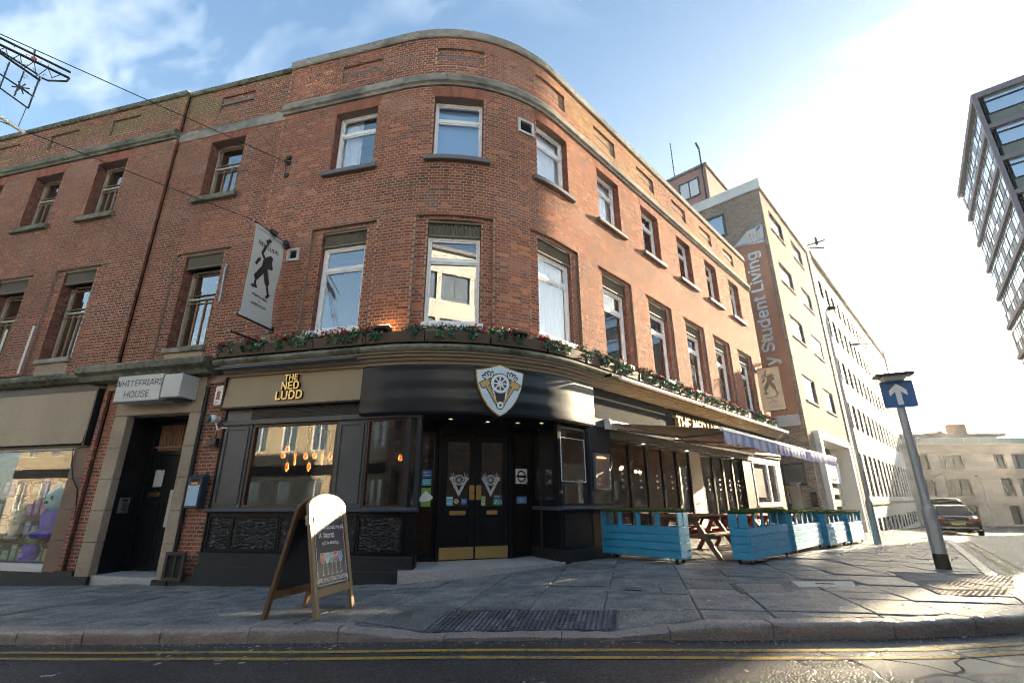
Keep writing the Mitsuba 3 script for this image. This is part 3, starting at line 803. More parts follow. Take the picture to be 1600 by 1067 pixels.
dd = [k for k in scene if k.startswith('pub_front__door') and k.count('__') == 1 and 'frame' not in k]
xl, xr_ = .058 + (mid_ - .06) / 2, mid_ + (mid_ - .06) / 2
sticker(dput, xl - .16, 1.215, .15, .12, (.10, .45, .60), dd[0], 2); sticker(dput, xl - .16, 1.335, .15, .03, (.7, .75, .75), dd[0]); sticker(dput, xl + .12, 1.235, .11, .10, (.06, .12, .40), dd[0], 2)
add('sticker', dput(mv(rx(extrude(sg.Point(xl - .02, 1.29).buffer(.045), .002), 90), 0, -.005, 0)), 'tan_sticker', dd[0]); pr('tan_sticker', (.5, .34, .16), .5)
sticker(dput, xr_ - .17, 1.215, .10, .16, (.42, .52, .28), dd[1], 2, (.1, .2, .1)); sticker(dput, xr_ + .10, 1.22, .13, .11, (.05, .32, .16), dd[1], 2); sticker(dput, xr_ + .20, 1.22, .07, .10, (.05, .16, .5), dd[1], 1); sticker(dput, xr_ + .12, 1.34, .17, .06, (.03, .10, .14), dd[1], 2)
pl_ = lambda m: put(m, (*al, 0), zl)
pr_ = lambda m: put(m, (*ar, 0), zr)
for z, h, c in ((1.70, .13, (.05, .14, .42)), (1.56, .12, (.08, .42, .50)), (1.20, .32, (.20, .42, .10))): sticker(pl_, Ll * .52, z, .17, h, c, fl, 2)
add('sticker', pl_(mv(rx(extrude(sg.Polygon([(Ll * .2, 1.33), (Ll * .5, 1.47), (Ll * .85, 1.36), (Ll * .7, 1.30), (Ll * .3, 1.28)]), .002), 90), 0, -.009, 0)), 'print_white', fl)
q = sg.Point(Lr * .5, 1.74).buffer(.11); ring = q.difference(sg.Point(Lr * .5, 1.74).buffer(.082)).union(sg.box(Lr * .5 - .13, 1.715, Lr * .5 + .13, 1.765))
add('sticker', pr_(cat([mv(rx(extrude(sg.box(Lr * .5 - .15, 1.60, Lr * .5 + .15, 1.88), .001), 90), 0, -.004, 0)])), 'print_white', fr)
add('sticker', pr_(mv(rx(extrude(ring, .001), 90), 0, -.006, 0)), 'letter_dark', fr)
sticker(pr_, Lr * .5, 1.24, .26, .13, (.08, .22, .48), fr, 2)
# the step
stp = sg.Polygon([tuple(P1(s, .14 - .10 * (s - .6) / 2.8)) for s in np.linspace(.62, 3.40, 16)] + [tuple(P1(3.85, -1.1)), tuple(P1(2, -1.1)), tuple(P1(.35, -1.1))])
add('door_step', extrude(stp, .45, ZS - .45), 'terrazzo', S)
# --- right of the lobby
add('plinth', cat([plinth_mesh(3.38, 5.10, .48, -.2, .03), wall_strip([RC0, RC1], ZS - .25, .50, .09)]), 'slate_black', S)
add('stall_riser', sb(3.39, 5.08, .48, 1.13, -.1, .0), 'black_paint', S)
for a, b in ((3.46, 4.20), (4.30, 5.02)): add('textured_panel', sb(a, b, .55, 1.06, -.003, .014), 'hammered', S)
add('window_sill', cat([sweep([(1.13, -.1), (SILL + .01, -.1), (SILL, .06), (1.15, .075), (1.13, .05)], 3.37, 5.08), wall_strip([RC0 + (RC1 - RC0) * .1, RC1], 1.13, SILL, .12)]), 'sill_blue', S)
shop_pane(3.42, 4.22, SILL, 2.60, -.05, S, post='navy_paint', t=.04)
add('window_backing', sb(3.5, 4.22, .3, 2.95, -.62, -.58), 'dark_room', S)  # added dark sheet, keeps the window dark where sun would brighten the inside
add('corner_post', sb(3.36, 3.42, SILL, 2.62, -.09, .0), 'black_paint', S)
add('pier_panel', sb(4.24, 5.09, SILL, 2.68, -.1, .01), 'navy_paint', S)
frame_panel(4.28, 5.05, SILL + .04, 2.60, .01, .016, 'navy_paint', S, 'raised_panel', .03)
pp = wall_strip([P1(3.40, .02), P1(4.02, .02)], 1.62, 2.40, .012)
# folding glass doors (two sets) and the pale solid door between them
def bifold(a, b, name):
    w = b - a; t = .055; z1 = 2.52
    f = add(name, cat([sb(a + .006, a + t, .30, z1, -.13, -.07), sb(b - t, b - .006, .30, z1, -.13, -.07), sb(a + t, b - t, .30, .40, -.13, -.07), sb(a + t, b - t, z1 - .07, z1, -.13, -.07)]), 'slate_black', S)
    add('pane', fmap((np.array([(a + t, .40, -.10 + random.uniform(-.004, .004)), (b - t, .40, -.10), (b - t, z1 - .07, -.10), (a + t, z1 - .07, -.10 + random.uniform(-.004, .004))]), tri([(0, 1, 2, 3)]))), 'glass', f)
    m = []
    for zz in (1.56, 1.70, 1.83):
        m.append(flat(extrude(sg.Point(0, 0).buffer(.028), .001), (a + b) / 2 + .04, -.094, zz)); m.append(flat(extrude(sg.Point(0.05, 0).buffer(.020), .001), (a + b) / 2 + .04, -.094, zz))
    add('glass_marking', cat(m), 'print_white', f)
    return f


for k in range(5): bifold(5.20 + .77 * k, 5.20 + .77 * (k + 1), 'folding_door')
for k in range(4): bifold(9.78 + .78 * k, 9.78 + .78 * (k + 1), 'folding_door')
add('solid_door', cat([sb(9.06, 9.76, .28, 2.52, -.13, -.07)]), 'pale_door', S); pr('pale_door', plain((.50, .49, .45), (.40, .39, .36), 2, 30), .5)
hz = 1.28; key_ = 'pub_front__solid_door'
add('handle', flat(tube([(.24, hz, 0), (.24, hz, .06), (.24, hz, .07), (.10, hz, .07)], .011, 8), 9.41, -.07), 'dark_metal', key_, smooth=50)
add('threshold', sb(5.1, 13.7, .12, .30, -.15, -.02), 'slate_black', S)
add('door_head', sb(5.08, 16.9, 2.52, 2.70, -.16, .02), 'grey_paint', S)
add('dark_panel', sb(12.92, 13.72, .15, 2.52, -.12, -.02), 'slate_black', S)
# white-framed window at the far end
fw = shop_pane(13.78, 16.40, 1.10, 2.55, -.04, S, post='white_frame', t=.09)
add('mullion', sb(15.30, 15.42, 1.19, 2.46, -.07, .0), 'white_frame', fw)
add('window_poster', flat(box(-.45, .45, 0, .95, 0, .004), 14.5, -.065, 1.35), 'poster_pale', fw); pr('poster_pale', plain((.62, .60, .55), (.5, .42, .36), 6, 30), .6)
add('red_rail', sb(13.75, 16.45, 1.04, 1.10, -.05, .04), 'red_rail', S); pr('red_rail', (.45, .08, .07), .5)
add('end_pier', cat([sb(16.40, S_END, .0, 3.5, -.14, .0), sb(13.72, 16.40, .0, 1.04, -.14, -.02)]), 'grey_paint', S)
# --- fascias
add('left_fascia', sweep([(2.93, -.02), (3.50, -.02), (3.50, .10), (2.93, .14)], -3.05, -.235), 'gold_panel', S)
add('fascia_trim', cat([sb(-3.06, -.23, 2.90, 2.93, -.02, .15), sb(-3.08, -3.05, 2.90, 3.50, -.02, .15)]), 'black_paint', S)
add('curved_fascia', sweep([(2.66, -.02), (3.50, -.02), (3.50, .12), (3.47, .135), (2.70, .135), (2.66, .11)], -.23, 4.38, .07), 'fascia_black', S, smooth=30)
add('right_fascia', sweep([(2.86, -.02), (3.50, -.02), (3.50, .04), (2.86, .06)], 4.39, S_END), 'right_fascia', S)
pr('right_fascia', (.028, .031, .034), .85, specular=.08)
add('fascia_rail', sweep([(2.70, -.02), (2.86, -.02), (2.86, .075), (2.84, .085), (2.70, .07)], 4.39, S_END), 'grey_paint', S)
# downlights in the lobby ceiling and awning soffit
for s, d in ((1.3, -.40), (2.1, -.55), (2.75, -.45), (3.2, -.25)):
    p = P1(s, d); add('downlight', mv(lathe([(0, -.002), (.035, -.002), (.045, -.006), (.045, .0)], 12), p[0], p[1], 2.658), 'grey_metal', S)
    k = add('lamp', mv(lathe([(0, -.004), (.026, -.004), (.026, -.003), (0, -.003)], 10), p[0], p[1], 2.656), 'white_frame', S)
    scene[k]['emitter'] = {'type': 'area', 'radiance': {'type': 'rgb', 'value': [.4, .26, .13]}}
for s in (6.6, 8.9, 12.2):
    p = P1(s, .01); k = add('lamp', mv(lathe([(0, -.012), (.03, -.012), (.035, 0), (0, 0)], 10), *P1(s, -.05), 2.518), 'white_frame', S)
    scene[k]['emitter'] = {'type': 'area', 'radiance': {'type': 'rgb', 'value': [1.2, 1.0, .7]}}

# hanging filament bulbs inside
def bulb(s, d, z, sh, lab):
    t = thing('pendant_bulb', lab, 'lamp', 'filament bulbs behind the pub windows')
    p = P1(s, d)
    add('cord', tube([(*p, z + .10), (*p, 2.95)], .004, 5), 'dark_metal', t)
    add('cap', mv(lathe([(0, .10), (.016, .10), (.018, .06), (.014, .055)], 8), *p, z), 'dark_metal', t)
    prof = [(.012, .055), (.025, .03), (.040, -.01), (.030, -.05), (0, -.065)] if sh == 0 else [(.012, .055), (.020, .03), (.020, -.14), (.012, -.165), (0, -.17)] if sh == 1 else [(.012, .055), (.03, .02), (.03, -.06), (0, -.11)]
    k = add('glass_bulb', mv(lathe(prof, 10), *p, z), 'amber', t, smooth=60)
    scene[k]['emitter'] = {'type': 'area', 'radiance': {'type': 'rgb', 'value': [2.2, 1.15, .35]}}


pr('amber', (.8, .4, .1), .3)
_o = ['leftmost', 'second', 'third', 'fourth', 'fifth', 'sixth', 'seventh', 'eighth', 'ninth']
BL_ = {v: ('leftmost' if i == 0 else _o[i] + ' from the left') + ' of the glowing filament bulbs in the large left pub window' for i, v in enumerate(sorted((-2.12, -2.2, -2.08, -1.93, -1.71, -1.61, -1.52, -1.35, -1.19)))}
BL_[.08] = 'single filament bulb glowing in the narrow curved window left of the lobby'
for s, d, z, k in ((-2.12, -.6, 2.24, 0), (-2.20, -.6, 2.13, 0), (-2.08, -.6, 1.94, 2), (-1.93, -.6, 2.10, 1), (-1.71, -.6, 2.10, 0), (-1.61, -.6, 1.93, 2), (-1.52, -.6, 2.11, 0), (-1.35, -.6, 2.10, 1), (-1.19, -.6, 2.08, 0), (.08, -.9, 2.05, 0)):
    bulb(s, d, z, k, BL_[round(s, 2)])
for j, (s, d, z) in enumerate(((7.6, -1.3, 2.06), (8.0, -1.5, 2.12), (8.4, -1.2, 2.0), (8.9, -1.6, 2.05))):
    t = thing('wall_lamp', ('leftmost', 'second', 'third', 'rightmost')[j] + ' of four small warm globe lamps glowing behind the folding glass doors', 'lamp', 'globe lamps behind the folding doors')
    p = P1(s, d); add('stem', tube([(*p, z), (*p, 2.95)], .005, 5), 'dark_metal', t)
    k = add('globe', ball((*p, z), .045, 1), 'amber', t, smooth=True); scene[k]['emitter'] = {'type': 'area', 'radiance': {'type': 'rgb', 'value': [1.4, .65, .2]}}
# table ledge in the left window
add('window_table', sb(-1.9, -1.45, 1.20, 1.235, -.75, -.2), 'room_table', B); pr('room_table', (.36, .16, .06), .5)
# ================================================================ SIGNS ON THE PUB
def shield(w, h):
    a = []
    for x, y in ((0, 1.0), (.20, .935), (.40, .885), (.5, .87)): a.append((x, y))
    for x, y in ((.485, .70), (.44, .52), (.36, .34), (.25, .185), (.12, .065), (0, 0)): a.append((x, y))
    pts = [(x * w, y * h) for x, y in a] + [(-x * w, y * h) for x, y in a[-2:0:-1]]
    return sg.Polygon(pts)


SH = thing('shield_sign', 'white shield sign with a spoked wheel and two golden hammers on the curved black fascia', 'sign')
sw, sh_ = .86, .89; s_sh = 2.08; zb = 2.635
base = shield(sw, sh_)
sput = lambda m, d=.0: flat(m, s_sh, .165 + d, zb)
add('edge', sput(extrude(base, .05), -.02), 'gold_edge', SH); pr('gold_edge', (.55, .33, .10), .4, .4)
add('board', sput(extrude(base.buffer(-.014), .052), -.019), 'print_pale_blue', SH)
cx, cy, R_ = 0.0, .555, .165
ink, gold_, white_ = [], [], []
circ = lambda x, y, r: sg.Point(x, y).buffer(r, 24)
ink.append(circ(cx, cy, R_ + .018)); white_.append(circ(cx, cy, R_).difference(circ(cx, cy, R_ * .72)))
for q in np.arange(8) * math.pi / 4: white_.append(sg.LineString([(cx, cy), (cx + R_ * .8 * math.cos(q), cy + R_ * .8 * math.sin(q))]).buffer(.013))
white_.append(circ(cx, cy, .028))
ink.append(sg.Polygon([(-.10, .42), (.10, .42), (.055, .20), (-.055, .20)]))
white_ += [sg.LineString([(sx * .125, .43), (sx * .085, .29)]).buffer(.007) for sx in (-1, 1)]
for sx in (-1, 1):
    hand = sg.LineString([(sx * .235, .50), (sx * .055, .21)]).buffer(.021, cap_style=2); ink.append(hand.buffer(.014)); gold_.append(hand)
    head = affinity.rotate(sg.box(sx * .265 - .075, .50, sx * .265 + .075, .585).buffer(.008), -sx * 28 if sx > 0 else 28); ink.append(head.buffer(.014)); gold_.append(head)
    for k in range(4):
        q = math.radians(100 - 24 * k) if sx > 0 else math.radians(80 + 24 * k)
        x0, y0 = sx * .17, .60
        pl = sg.LineString([(x0 + .06 * math.cos(q), y0 + .05 * math.sin(q)), (x0 + .15 * math.cos(q), y0 + .145 * math.sin(q))])
        ink.append(pl.buffer(.027)); white_.append(pl.buffer(.012, cap_style=2))
ink.append(circ(0, .185, .075)); white_.append(circ(0, .185, .060)); hubs = [circ(0, .185, .02), circ(cx, cy, .008)]
add('emblem_outline', sput(extrude(shapely.union_all(ink), .004), .034), 'letter_dark', SH)
add('emblem_wheel', sput(extrude(shapely.union_all(white_), .004), .039), 'print_white', SH)
add('emblem_hammers', sput(extrude(shapely.union_all(gold_), .004), .0385), 'ochre_print', SH); pr('ochre_print', (.52, .36, .12), .45)
add('emblem_hubs', sput(extrude(shapely.union_all(hubs), .003), .044), 'letter_dark', SH)


def block_letters(lines, s, z_tops, heights, d, depth, label, bold=True, side_mat='letter_dark'):
    t = thing('letter_sign', label, 'sign')
    for w, zt, h in zip(lines, z_tops, heights):
        m = text(w, h, depth, bold)
        comps = trimesh.Trimesh(*m, process=True).split(only_watertight=False)
        for c in sorted(comps, key=lambda c: c.vertices[:, 0].mean()):
            v = np.array(c.vertices)
            q = P1(s + v[:, 0].mean(), 0)
            add('letter_side', flat((v, np.array(c.faces)), s, d, zt - h), side_mat, t)
            v2 = v.copy(); v2[:, 2] = np.where(v2[:, 2] > depth / 2, depth + .004, depth - .001)
            add('letter_face', flat((v2, np.array(c.faces)), s, d, zt - h), 'gold_face', t)
    return t


pr('gold_face', (.78, .56, .20), .32, .35)
block_letters(['THE', 'NED', 'LUDD'], -1.63, (3.455, 3.325, 3.16), (.105, .135, .15), .12, .05, 'gold raised letters reading THE NED LUDD on the beige fascia left of the corner')
L2 = block_letters(['THE NED LUDD'], 9.6, (3.33,), (.31,), .055, .10, 'row of gold box letters reading THE NED LUDD above the awnings', side_mat='gold_side')
pr('gold_side', (.30, .19, .06), .5, .2)


# hanging banners
def figure_polys():
    """a bare-chested workman swinging a hammer, as a printed silhouette; about 1 tall, x to the right"""
    L = lambda pts, r: sg.LineString(pts).buffer(r)
    g = [sg.Point(.10, .70).buffer(.055), L([(.02, .56), (.07, .64)], .085), L([(.0, .46), (.03, .58)], .075), L([(-.02, .62), (-.12, .72), (-.06, .88)], .028), L([(.12, .62), (.17, .53), (.05, .50)], .030),
         L([(-.02, .44), (-.12, .28), (-.16, .22)], .062), L([(.03, .44), (.10, .30), (.13, .22)], .062), L([(-.16, .22), (-.17, .05)], .026), L([(.13, .22), (.20, .02)], .026), L([(-.23, .015), (-.13, .03)], .028), L([(.17, -.06), (.23, .0)], .026),
         L([(-.06, .86), (-.02, .98)], .014), L([(-.05, .98), (.01, 1.04)], .035), L([(-.16, .58), (-.22, .46)], .03)]
    return shapely.union_all(g)


FIG = figure_polys()


def banner(s, z1, z0, p, mat, label, low_rod, ink):
    t = thing('hanging_banner', label, 'banner')
    o = P1(s, 0); n = (P1(s, 1) - o); az = math.atan2(-n[0], -n[1])      # local x runs from the tip towards the wall
    tip = P1(s, p)
    bput = lambda m: put(m, (*tip, 0), az)
    W_ = p - .08; h = z1 - z0; N, M = 14, 30
    xs, zs = np.meshgrid(np.linspace(.03, .03 + W_, N), np.linspace(z0 + .015, z1 - .015, M))
    yy = .022 * np.sin(xs * 5 + zs * 2.1) * np.sin((zs - z0) / h * np.pi) + .012 * np.sin(zs * 4.0)
    V = np.column_stack([xs.ravel(), yy.ravel(), zs.ravel()])
    F = tri([(i * N + j, i * N + j + 1, (i + 1) * N + j + 1, (i + 1) * N + j) for i in range(M - 1) for j in range(N - 1)])
    add('cloth', bput((V, F)), mat, t, smooth=True)
    add('hem', bput(cat([box(.03, .03 + W_, -.018, .018, z0 - .01, z0 + .07), box(.03, .03 + W_, -.018, .018, z1 - .06, z1 + .0)])), mat, t)
    rods = [tube([(-.03, 0, z1 + .012), (p, 0, z1 + .012)], .018, 8), tube([(-.06, 0, z0 - .02), (p, 0, z0 - .02)], .018, 8)]
    if low_rod: rods.append(tube([(-.10, 0, z0 - .36), (p, 0, z0 - .33)], .020, 8))
    for q in rods: add('rod', bput(q), 'dark_metal', t, smooth=50)
    add('rod_tip', bput(cat([ball((-.04, 0, z1 + .012), .024), ball((-.07, 0, z0 - .02), .026)] + ([ball((-.11, 0, z0 - .36), .026)] if low_rod else []))), 'grey_metal', t, smooth=True)
    add('bracket', bput(cat([box(p - .05, p, -.04, .04, z1 - .06, z1 + .08), box(p - .03, p, -.04, .04, z0 - .08, z0 + .04)])), 'dark_metal', t)
    add('spotlight', bput(cat([tube([(.42 * p, -.02, z1 + .05), (.55 * p, -.10, z1 - .02)], [.045, .06], 10), tube([(p - .02, -.06, z1 - .10), (p - .14, -.12, z1 - .05)], [.05, .06], 10)])), 'dark_metal', t, smooth=40)
    def printed(m, x, z, side):
        v = m[0].copy()
        V2 = np.column_stack([x + side * v[:, 0], np.zeros(len(v)), z + v[:, 1]])
        yv = .022 * np.sin(V2[:, 0] * 5 + V2[:, 2] * 2.1) * np.sin((V2[:, 2] - z0) / h * np.pi) + .012 * np.sin(V2[:, 2] * 4.0)
        V2[:, 1] = yv - side * (.004 + v[:, 2])
        return V2, m[1]
    def fine(poly, step=.05):
        m = trimesh.Trimesh(*extrude(poly, .001)); v, f = trimesh.remesh.subdivide_to_size(m.vertices, m.faces, step, max_iter=8); return v, f
    cxm = .03 + W_ / 2
    for side in (1, -1):
        pcs = [printed(tuple(trimesh.remesh.subdivide_to_size(*text('NED LUDD', .075 * p / .85, .001, True), .08, max_iter=8)), cxm, z1 - .36, side),
               printed(tuple(trimesh.remesh.subdivide_to_size(*text('THE', .03, .001, True), .08, max_iter=8)), cxm, z1 - .26, side),
               printed(fine(affinity.scale(FIG, 1.02, 1.02, origin=(0, 0))), cxm, z0 + .62, side),
               printed(tuple(trimesh.remesh.subdivide_to_size(*text('PROPER BEER', .045, .001, True), .08, max_iter=8)), cxm, z0 + .46, side),
               printed(tuple(trimesh.remesh.subdivide_to_size(*text('&', .035, .001, True), .08, max_iter=8)), cxm, z0 + .38, side),
               printed(tuple(trimesh.remesh.subdivide_to_size(*text('GOOD FOOD', .045, .001, True), .08, max_iter=8)), cxm, z0 + .29, side)]
        add('printing', bput(cat(pcs)), ink, t)
    return t


banner(-2.36, 6.28, 4.44, .85, 'banner_cloth', 'grey cloth pub banner printed with a workman swinging a hammer, hung left of the corner', True, 'letter_dark')
banner(15.86, 6.05, 4.42, .85, 'banner_tan', 'tan cloth pub banner with a hammer figure at the far end of the pub', False, 'banner_ink')
pr('banner_ink', (.20, .16, .10), .7)

# ---------------------------------------------------------------- flower boxes and floodlights on the cornice
pr('box_wood', plain((.060, .036, .024), (.10, .062, .04), 5.0, 50.0, stretch=5.0), 0.75)
pr('leaf', VC, 0.65)
def leaf_cloud(n, x0, x1, zt, seed):
    """uneven planting: a few tufts of different height and colour, gaps, and strands trailing over the front"""
    rg = np.random.default_rng(seed); V, F, C = [], [], []
    m = rg.integers(5, 8); cx = np.sort(rg.uniform(x0 + .03, x1 - .03, m)); ch = rg.uniform(.06, .19, m); cw = rg.uniform(.07, .13, m); cf = rg.uniform(.04, .30, m); red = rg.random(m) < .7; hue = rg.random(m)
    def leaf_(c, u, w, r, wd, col):
        i = len(V); V.extend([c - u * r, c + w * r * wd, c + u * r, c - w * r * wd]); F.append((i, i + 1, i + 2, i + 3)); C.extend([tuple(col)] * 4)
    for k in range(n):
        j = int(rg.integers(0, m)); trail = rg.random() < .13
        x = cx[j] + rg.normal(0, cw[j]); x = min(max(x, x0), x1)
        y = zt - .03 + ch[j] * rg.random() ** .7; d = .235 + rg.normal(0, .055)
        if trail: y = zt - rg.uniform(.0, .13); d = .35 + rg.uniform(-.01, .03); x = cx[j] + .03 * math.sin(y * 40 + j)
        u = rg.normal(size=3); u /= np.linalg.norm(u); w = np.cross(u, rg.normal(size=3)); w /= np.linalg.norm(w); c = np.array([x, y, d])
        if rg.random() < cf[j] and not trail:
            col = (np.array((.50, .03, .045)) if red[j] else np.array((.66, .64, .62))) * rg.uniform(.6, 1.1); r = rg.uniform(.020, .034); c = c + [0, .03, .035]; o = np.cross(u, w)
            for ang in (0, 1.05, 2.1):
                q = u * math.cos(ang) + w * math.sin(ang); i = len(V)
                V += [c - q * r, c + o * r * .5 - q * .4 * r, c + q * r, c - o * r * .5 + q * .4 * r]; F.append((i, i + 1, i + 2, i + 3)); C += [tuple(col)] * 4
        else:
            g = rg.random(); col = (np.array((.020, .105, .075)) * (1 - hue[j]) + np.array((.060, .150, .045)) * hue[j]) * (.6 + .9 * g)
            if rg.random() < .06: col = np.array((.36, .42, .42))
            leaf_(c, u, w, rg.uniform(.022, .060), rg.uniform(.25, .5), col)
    return (np.array(V), tri(F)), np.array(C)


ords = ['first', 'second', 'third', 'fourth', 'fifth', 'sixth', 'seventh', 'eighth', 'ninth', 'tenth', 'eleventh', 'twelfth', 'thirteenth', 'fourteenth', 'fifteenth', 'sixteenth', 'seventeenth', 'eighteenth', 'nineteenth', 'twentieth']
s = -3.20; k = 0
while s < 16.0:
    e = s + (1.0 if k else .98)
    lab = f'{ords[k]} dark timber flower box from the left along the cornice'
    t = thing('flower_box', lab, 'flower box', 'flower boxes along the cornice'); h = .185
    add('trough', cat([sweep([(3.845, .10), (3.845 + h, .10), (3.845 + h, .125), (3.87, .125), (3.87, .305), (3.845 + h, .305), (3.845 + h, .33), (3.845, .33)], s + .025, e - .01), sb(s + .025, s + .045, 3.87, 3.845 + h - .01, .125, .305), sb(e - .03, e - .01, 3.87, 3.845 + h - .01, .125, .305)]), 'box_wood', t)
    add('soil', sb(s + .05, e - .035, 3.95, 3.98, .126, .304), 'dark_room', t)
    add('bracket', sb(s - .012, s + .022, 3.84, 3.98, .06, .345), 'dark_metal', t)
    m, c = leaf_cloud(820, s + .0, e, 3.845 + h, 100 + k)
    add('flowers', fmap(m), 'leaf', t, kind='stuff', color=c)
    s = e + .025; k += 1
for j, s in enumerate((.15, 2.39, 4.76, 7.09)):
    t = thing('floodlight', 'black floodlight among the cornice flowers, ' + ('casting warm light on the bricks behind it' if j == 0 else 'right of the middle first-floor window' if j == 1 else 'nearer one above the side street' if j == 2 else 'farther one above the side street'), 'floodlight')
    body = hull([(-.13, -.05, .10), (.13, -.05, .10), (.13, .06, .04), (-.13, .06, .04), (-.11, -.09, -.02), (.11, -.09, -.02), (.11, .02, -.06), (-.11, .02, -.06), (-.10, -.03, .14), (.10, -.03, .14)])
    add('housing', flat(rx(body, 0), s, .26, 4.12), 'dark_metal', t)
    add('yoke', flat(cat([box(-.15, -.135, -.22, .0, -.02, .02), box(.135, .15, -.22, .0, -.02, .02)]), s, .26, 4.12), 'dark_metal', t)
    if j == 0:
        kk = add('lens', flat(rx(box(-.10, .10, -.03, .03, -.002, .002), 40), s, .215, 4.185), 'white_frame', t)
        scene[kk]['emitter'] = {'type': 'area', 'radiance': {'type': 'rgb', 'value': [4.5, 2.4, .8]}}
for s in (4.6, 9.2):
    t = thing('camera_dome', 'small black security camera under the cornice ' + ('by the curved end of the side street front' if s < 5 else 'half way along the side street front'), 'camera')
    add('body', flat(cat([tube([(0, 0, -.1), (0, 0, .06)], .03, 10), ball((0, 0, .07), .04, 1)]), s, .36, 3.70), 'dark_metal', t, smooth=50)

# ---------------------------------------------------------------- things on the front
t = thing('menu_case', 'silver framed menu case with a lit top on the dark pier', 'menu case')
add('case', cat([sb(4.40, 4.93, 1.49, 2.17, .02, .03), sb(4.40, 4.45, 1.49, 2.17, .03, .07), sb(4.88, 4.93, 1.49, 2.17, .03, .07), sb(4.45, 4.88, 1.49, 1.54, .03, .07), sb(4.45, 4.88, 2.12, 2.17, .03, .07)]), 'grey_metal', t)
add('menu_sheet', sb(4.47, 4.86, 1.56, 2.09, .031, .036), 'menu_paper', t); pr('menu_paper', plain((.30, .20, .15), (.24, .17, .13), 6, 40), .8)
kk = add('strip_light', sb(4.50, 4.83, 2.085, 2.10, .04, .05), 'white_frame', t); scene[kk]['emitter'] = {'type': 'area', 'radiance': {'type': 'rgb', 'value': [.6, .3, .08]}}
t = thing('hanging_screen', 'clear acrylic sheet hanging outside the window right of the lobby', 'screen')
add('sheet', flat(box(-.38, .38, -.005, .0, 0, 0.004) if 0 else (np.array([(-.36, 0, 0), (.36, 0, 0), (.36, .76, 0), (-.36, .76, 0)]), tri([(0, 1, 2, 3)])), 3.72, .05, 1.62), 'glass', t)
add('rim', flat(cat([box(-.368, -.358, 0, .76, -.006, .006), box(.358, .368, 0, .76, -.006, .006), box(-.358, .358, -.008, .002, -.006, .006), box(-.358, .358, .758, .768, -.006, .006)]), 3.72, .05, 1.62), 'sky_rim', t); pr('sky_rim', (.45, .55, .6), .3)
# awnings
def awning(s0, s1, label, p=2.38, zw=2.77, zf=2.44):
    t = thing('awning', label, 'awning')
    th = .012
    add('canopy', cat([fmap((np.array([(s0 + .03, zw, .18), (s1 - .03, zw, .18), (s1 - .03, zf, p), (s0 + .03, zf, p), (s0 + .03, zw + th, .18), (s1 - .03, zw + th, .18), (s1 - .03, zf + th, p), (s0 + .03, zf + th, p)]), _BF))]), 'canopy_cloth', t)
    add('cassette', sweep([(zw - .09, .085), (zw + .06, .085), (zw + .09, .12), (zw + .07, .20), (zw - .06, .22), (zw - .09, .17)], s0, s1), 'white_frame', t, smooth=25)
    add('end_cap', cat([sweep([(zw - .11, .08), (zw + .10, .08), (zw + .08, .21), (zw - .06, .24), (zw - .11, .18)], s0 - .03, s0), sweep([(zw - .11, .08), (zw + .10, .08), (zw + .08, .21), (zw - .06, .24), (zw - .11, .18)], s1, s1 + .03)]), 'white_plastic', t)
    add('front_bar', sweep([(zf - .03, p - .03), (zf + .03, p - .03), (zf + .035, p + .02), (zf - .02, p + .035)], s0, s1), 'white_frame', t)
    n = int((s1 - s0) / .03); V, F = [], []; rows_ = 4
    for i in range(n + 1):
        s = s0 + .01 + (s1 - s0 - .02) * i / n; ph = (s - s0) * 2 * math.pi / .26
        dep = .19 + .035 * abs(math.cos(ph / 2))
        for r in range(rows_): V.append((s, zf - .02 - dep * r / (rows_ - 1), p + .02 + .025 * (r / 3) * math.sin(ph * .9)))
    for i in range(n):
        for r in range(rows_ - 1): a = i * rows_ + r; F.append((a, a + rows_, a + rows_ + 1, a + 1))
    add('valance', fmap((np.array(V), tri(F))), 'valance_cloth', t, smooth=True)
    for sa, sgn in ((s0 + .25, 1), (s1 - .25, -1)):
        e_ = (sa + sgn * .75, .95 * p / 2 + .1)
        q = lambda s, d, z: (*P1(s, d), z)
        add('folding_arm', cat([tube([q(sa, .2, zw - .10), q(e_[0], e_[1], (zw + zf) / 2 - .13)], .022, 8), tube([q(e_[0], e_[1], (zw + zf) / 2 - .13), q(sa + .1 * sgn, p - .03, zf - .03)], .019, 8), ball(q(e_[0], e_[1], (zw + zf) / 2 - .13), .04)]), 'grey_metal', t, smooth=45)
    return t


scene['canopy_cloth'] = {'type': 'twosided', 'bsdf': {'type': 'principled', 'base_color': {'type': 'rgb', 'value': [.30, .22, .15]}, 'roughness': .9}}
pr('valance_cloth', proc(lambda p, n, uv: mix((.30, .31, .50), (.62, .62, .70), smoothstep(.3, .7, noise(p.x * 7, p.y * 7, 0)))), .85)
awning(4.83, 7.93, 'open awning nearest the corner with a brown underside and pale scalloped valance')
awning(7.99, 13.75, 'second open awning farther along the side street with a pale scalloped valance')
# ================================================================ LEFT: HOUSE ENTRANCE AND SHOP
# stone ledge over the shop and the hood over the entrance
add('ledge', sweep([(3.64, -.1), (3.86, -.1), (3.85, .20), (3.80, .24), (3.72, .24), (3.64, .12)], -15.0, -6.58), 'mossy_stone', B, smooth=25)
add('entrance_hood', sweep([(3.60, -.1), (3.92, -.1), (3.91, .34), (3.86, .40), (3.75, .40), (3.70, .30), (3.60, .24)], -6.56, -3.42), 'mossy_stone', B, smooth=25)
add('lintel_wall', cat([sb(-15, -6.1, 3.46, 3.64, -.1, .0), sb(-3.6, -3.04, 3.45, 3.6, -.1, .0), sb(-6.1, -5.66, 3.45, 3.6, -.1, .0)]), 'mortar', B)
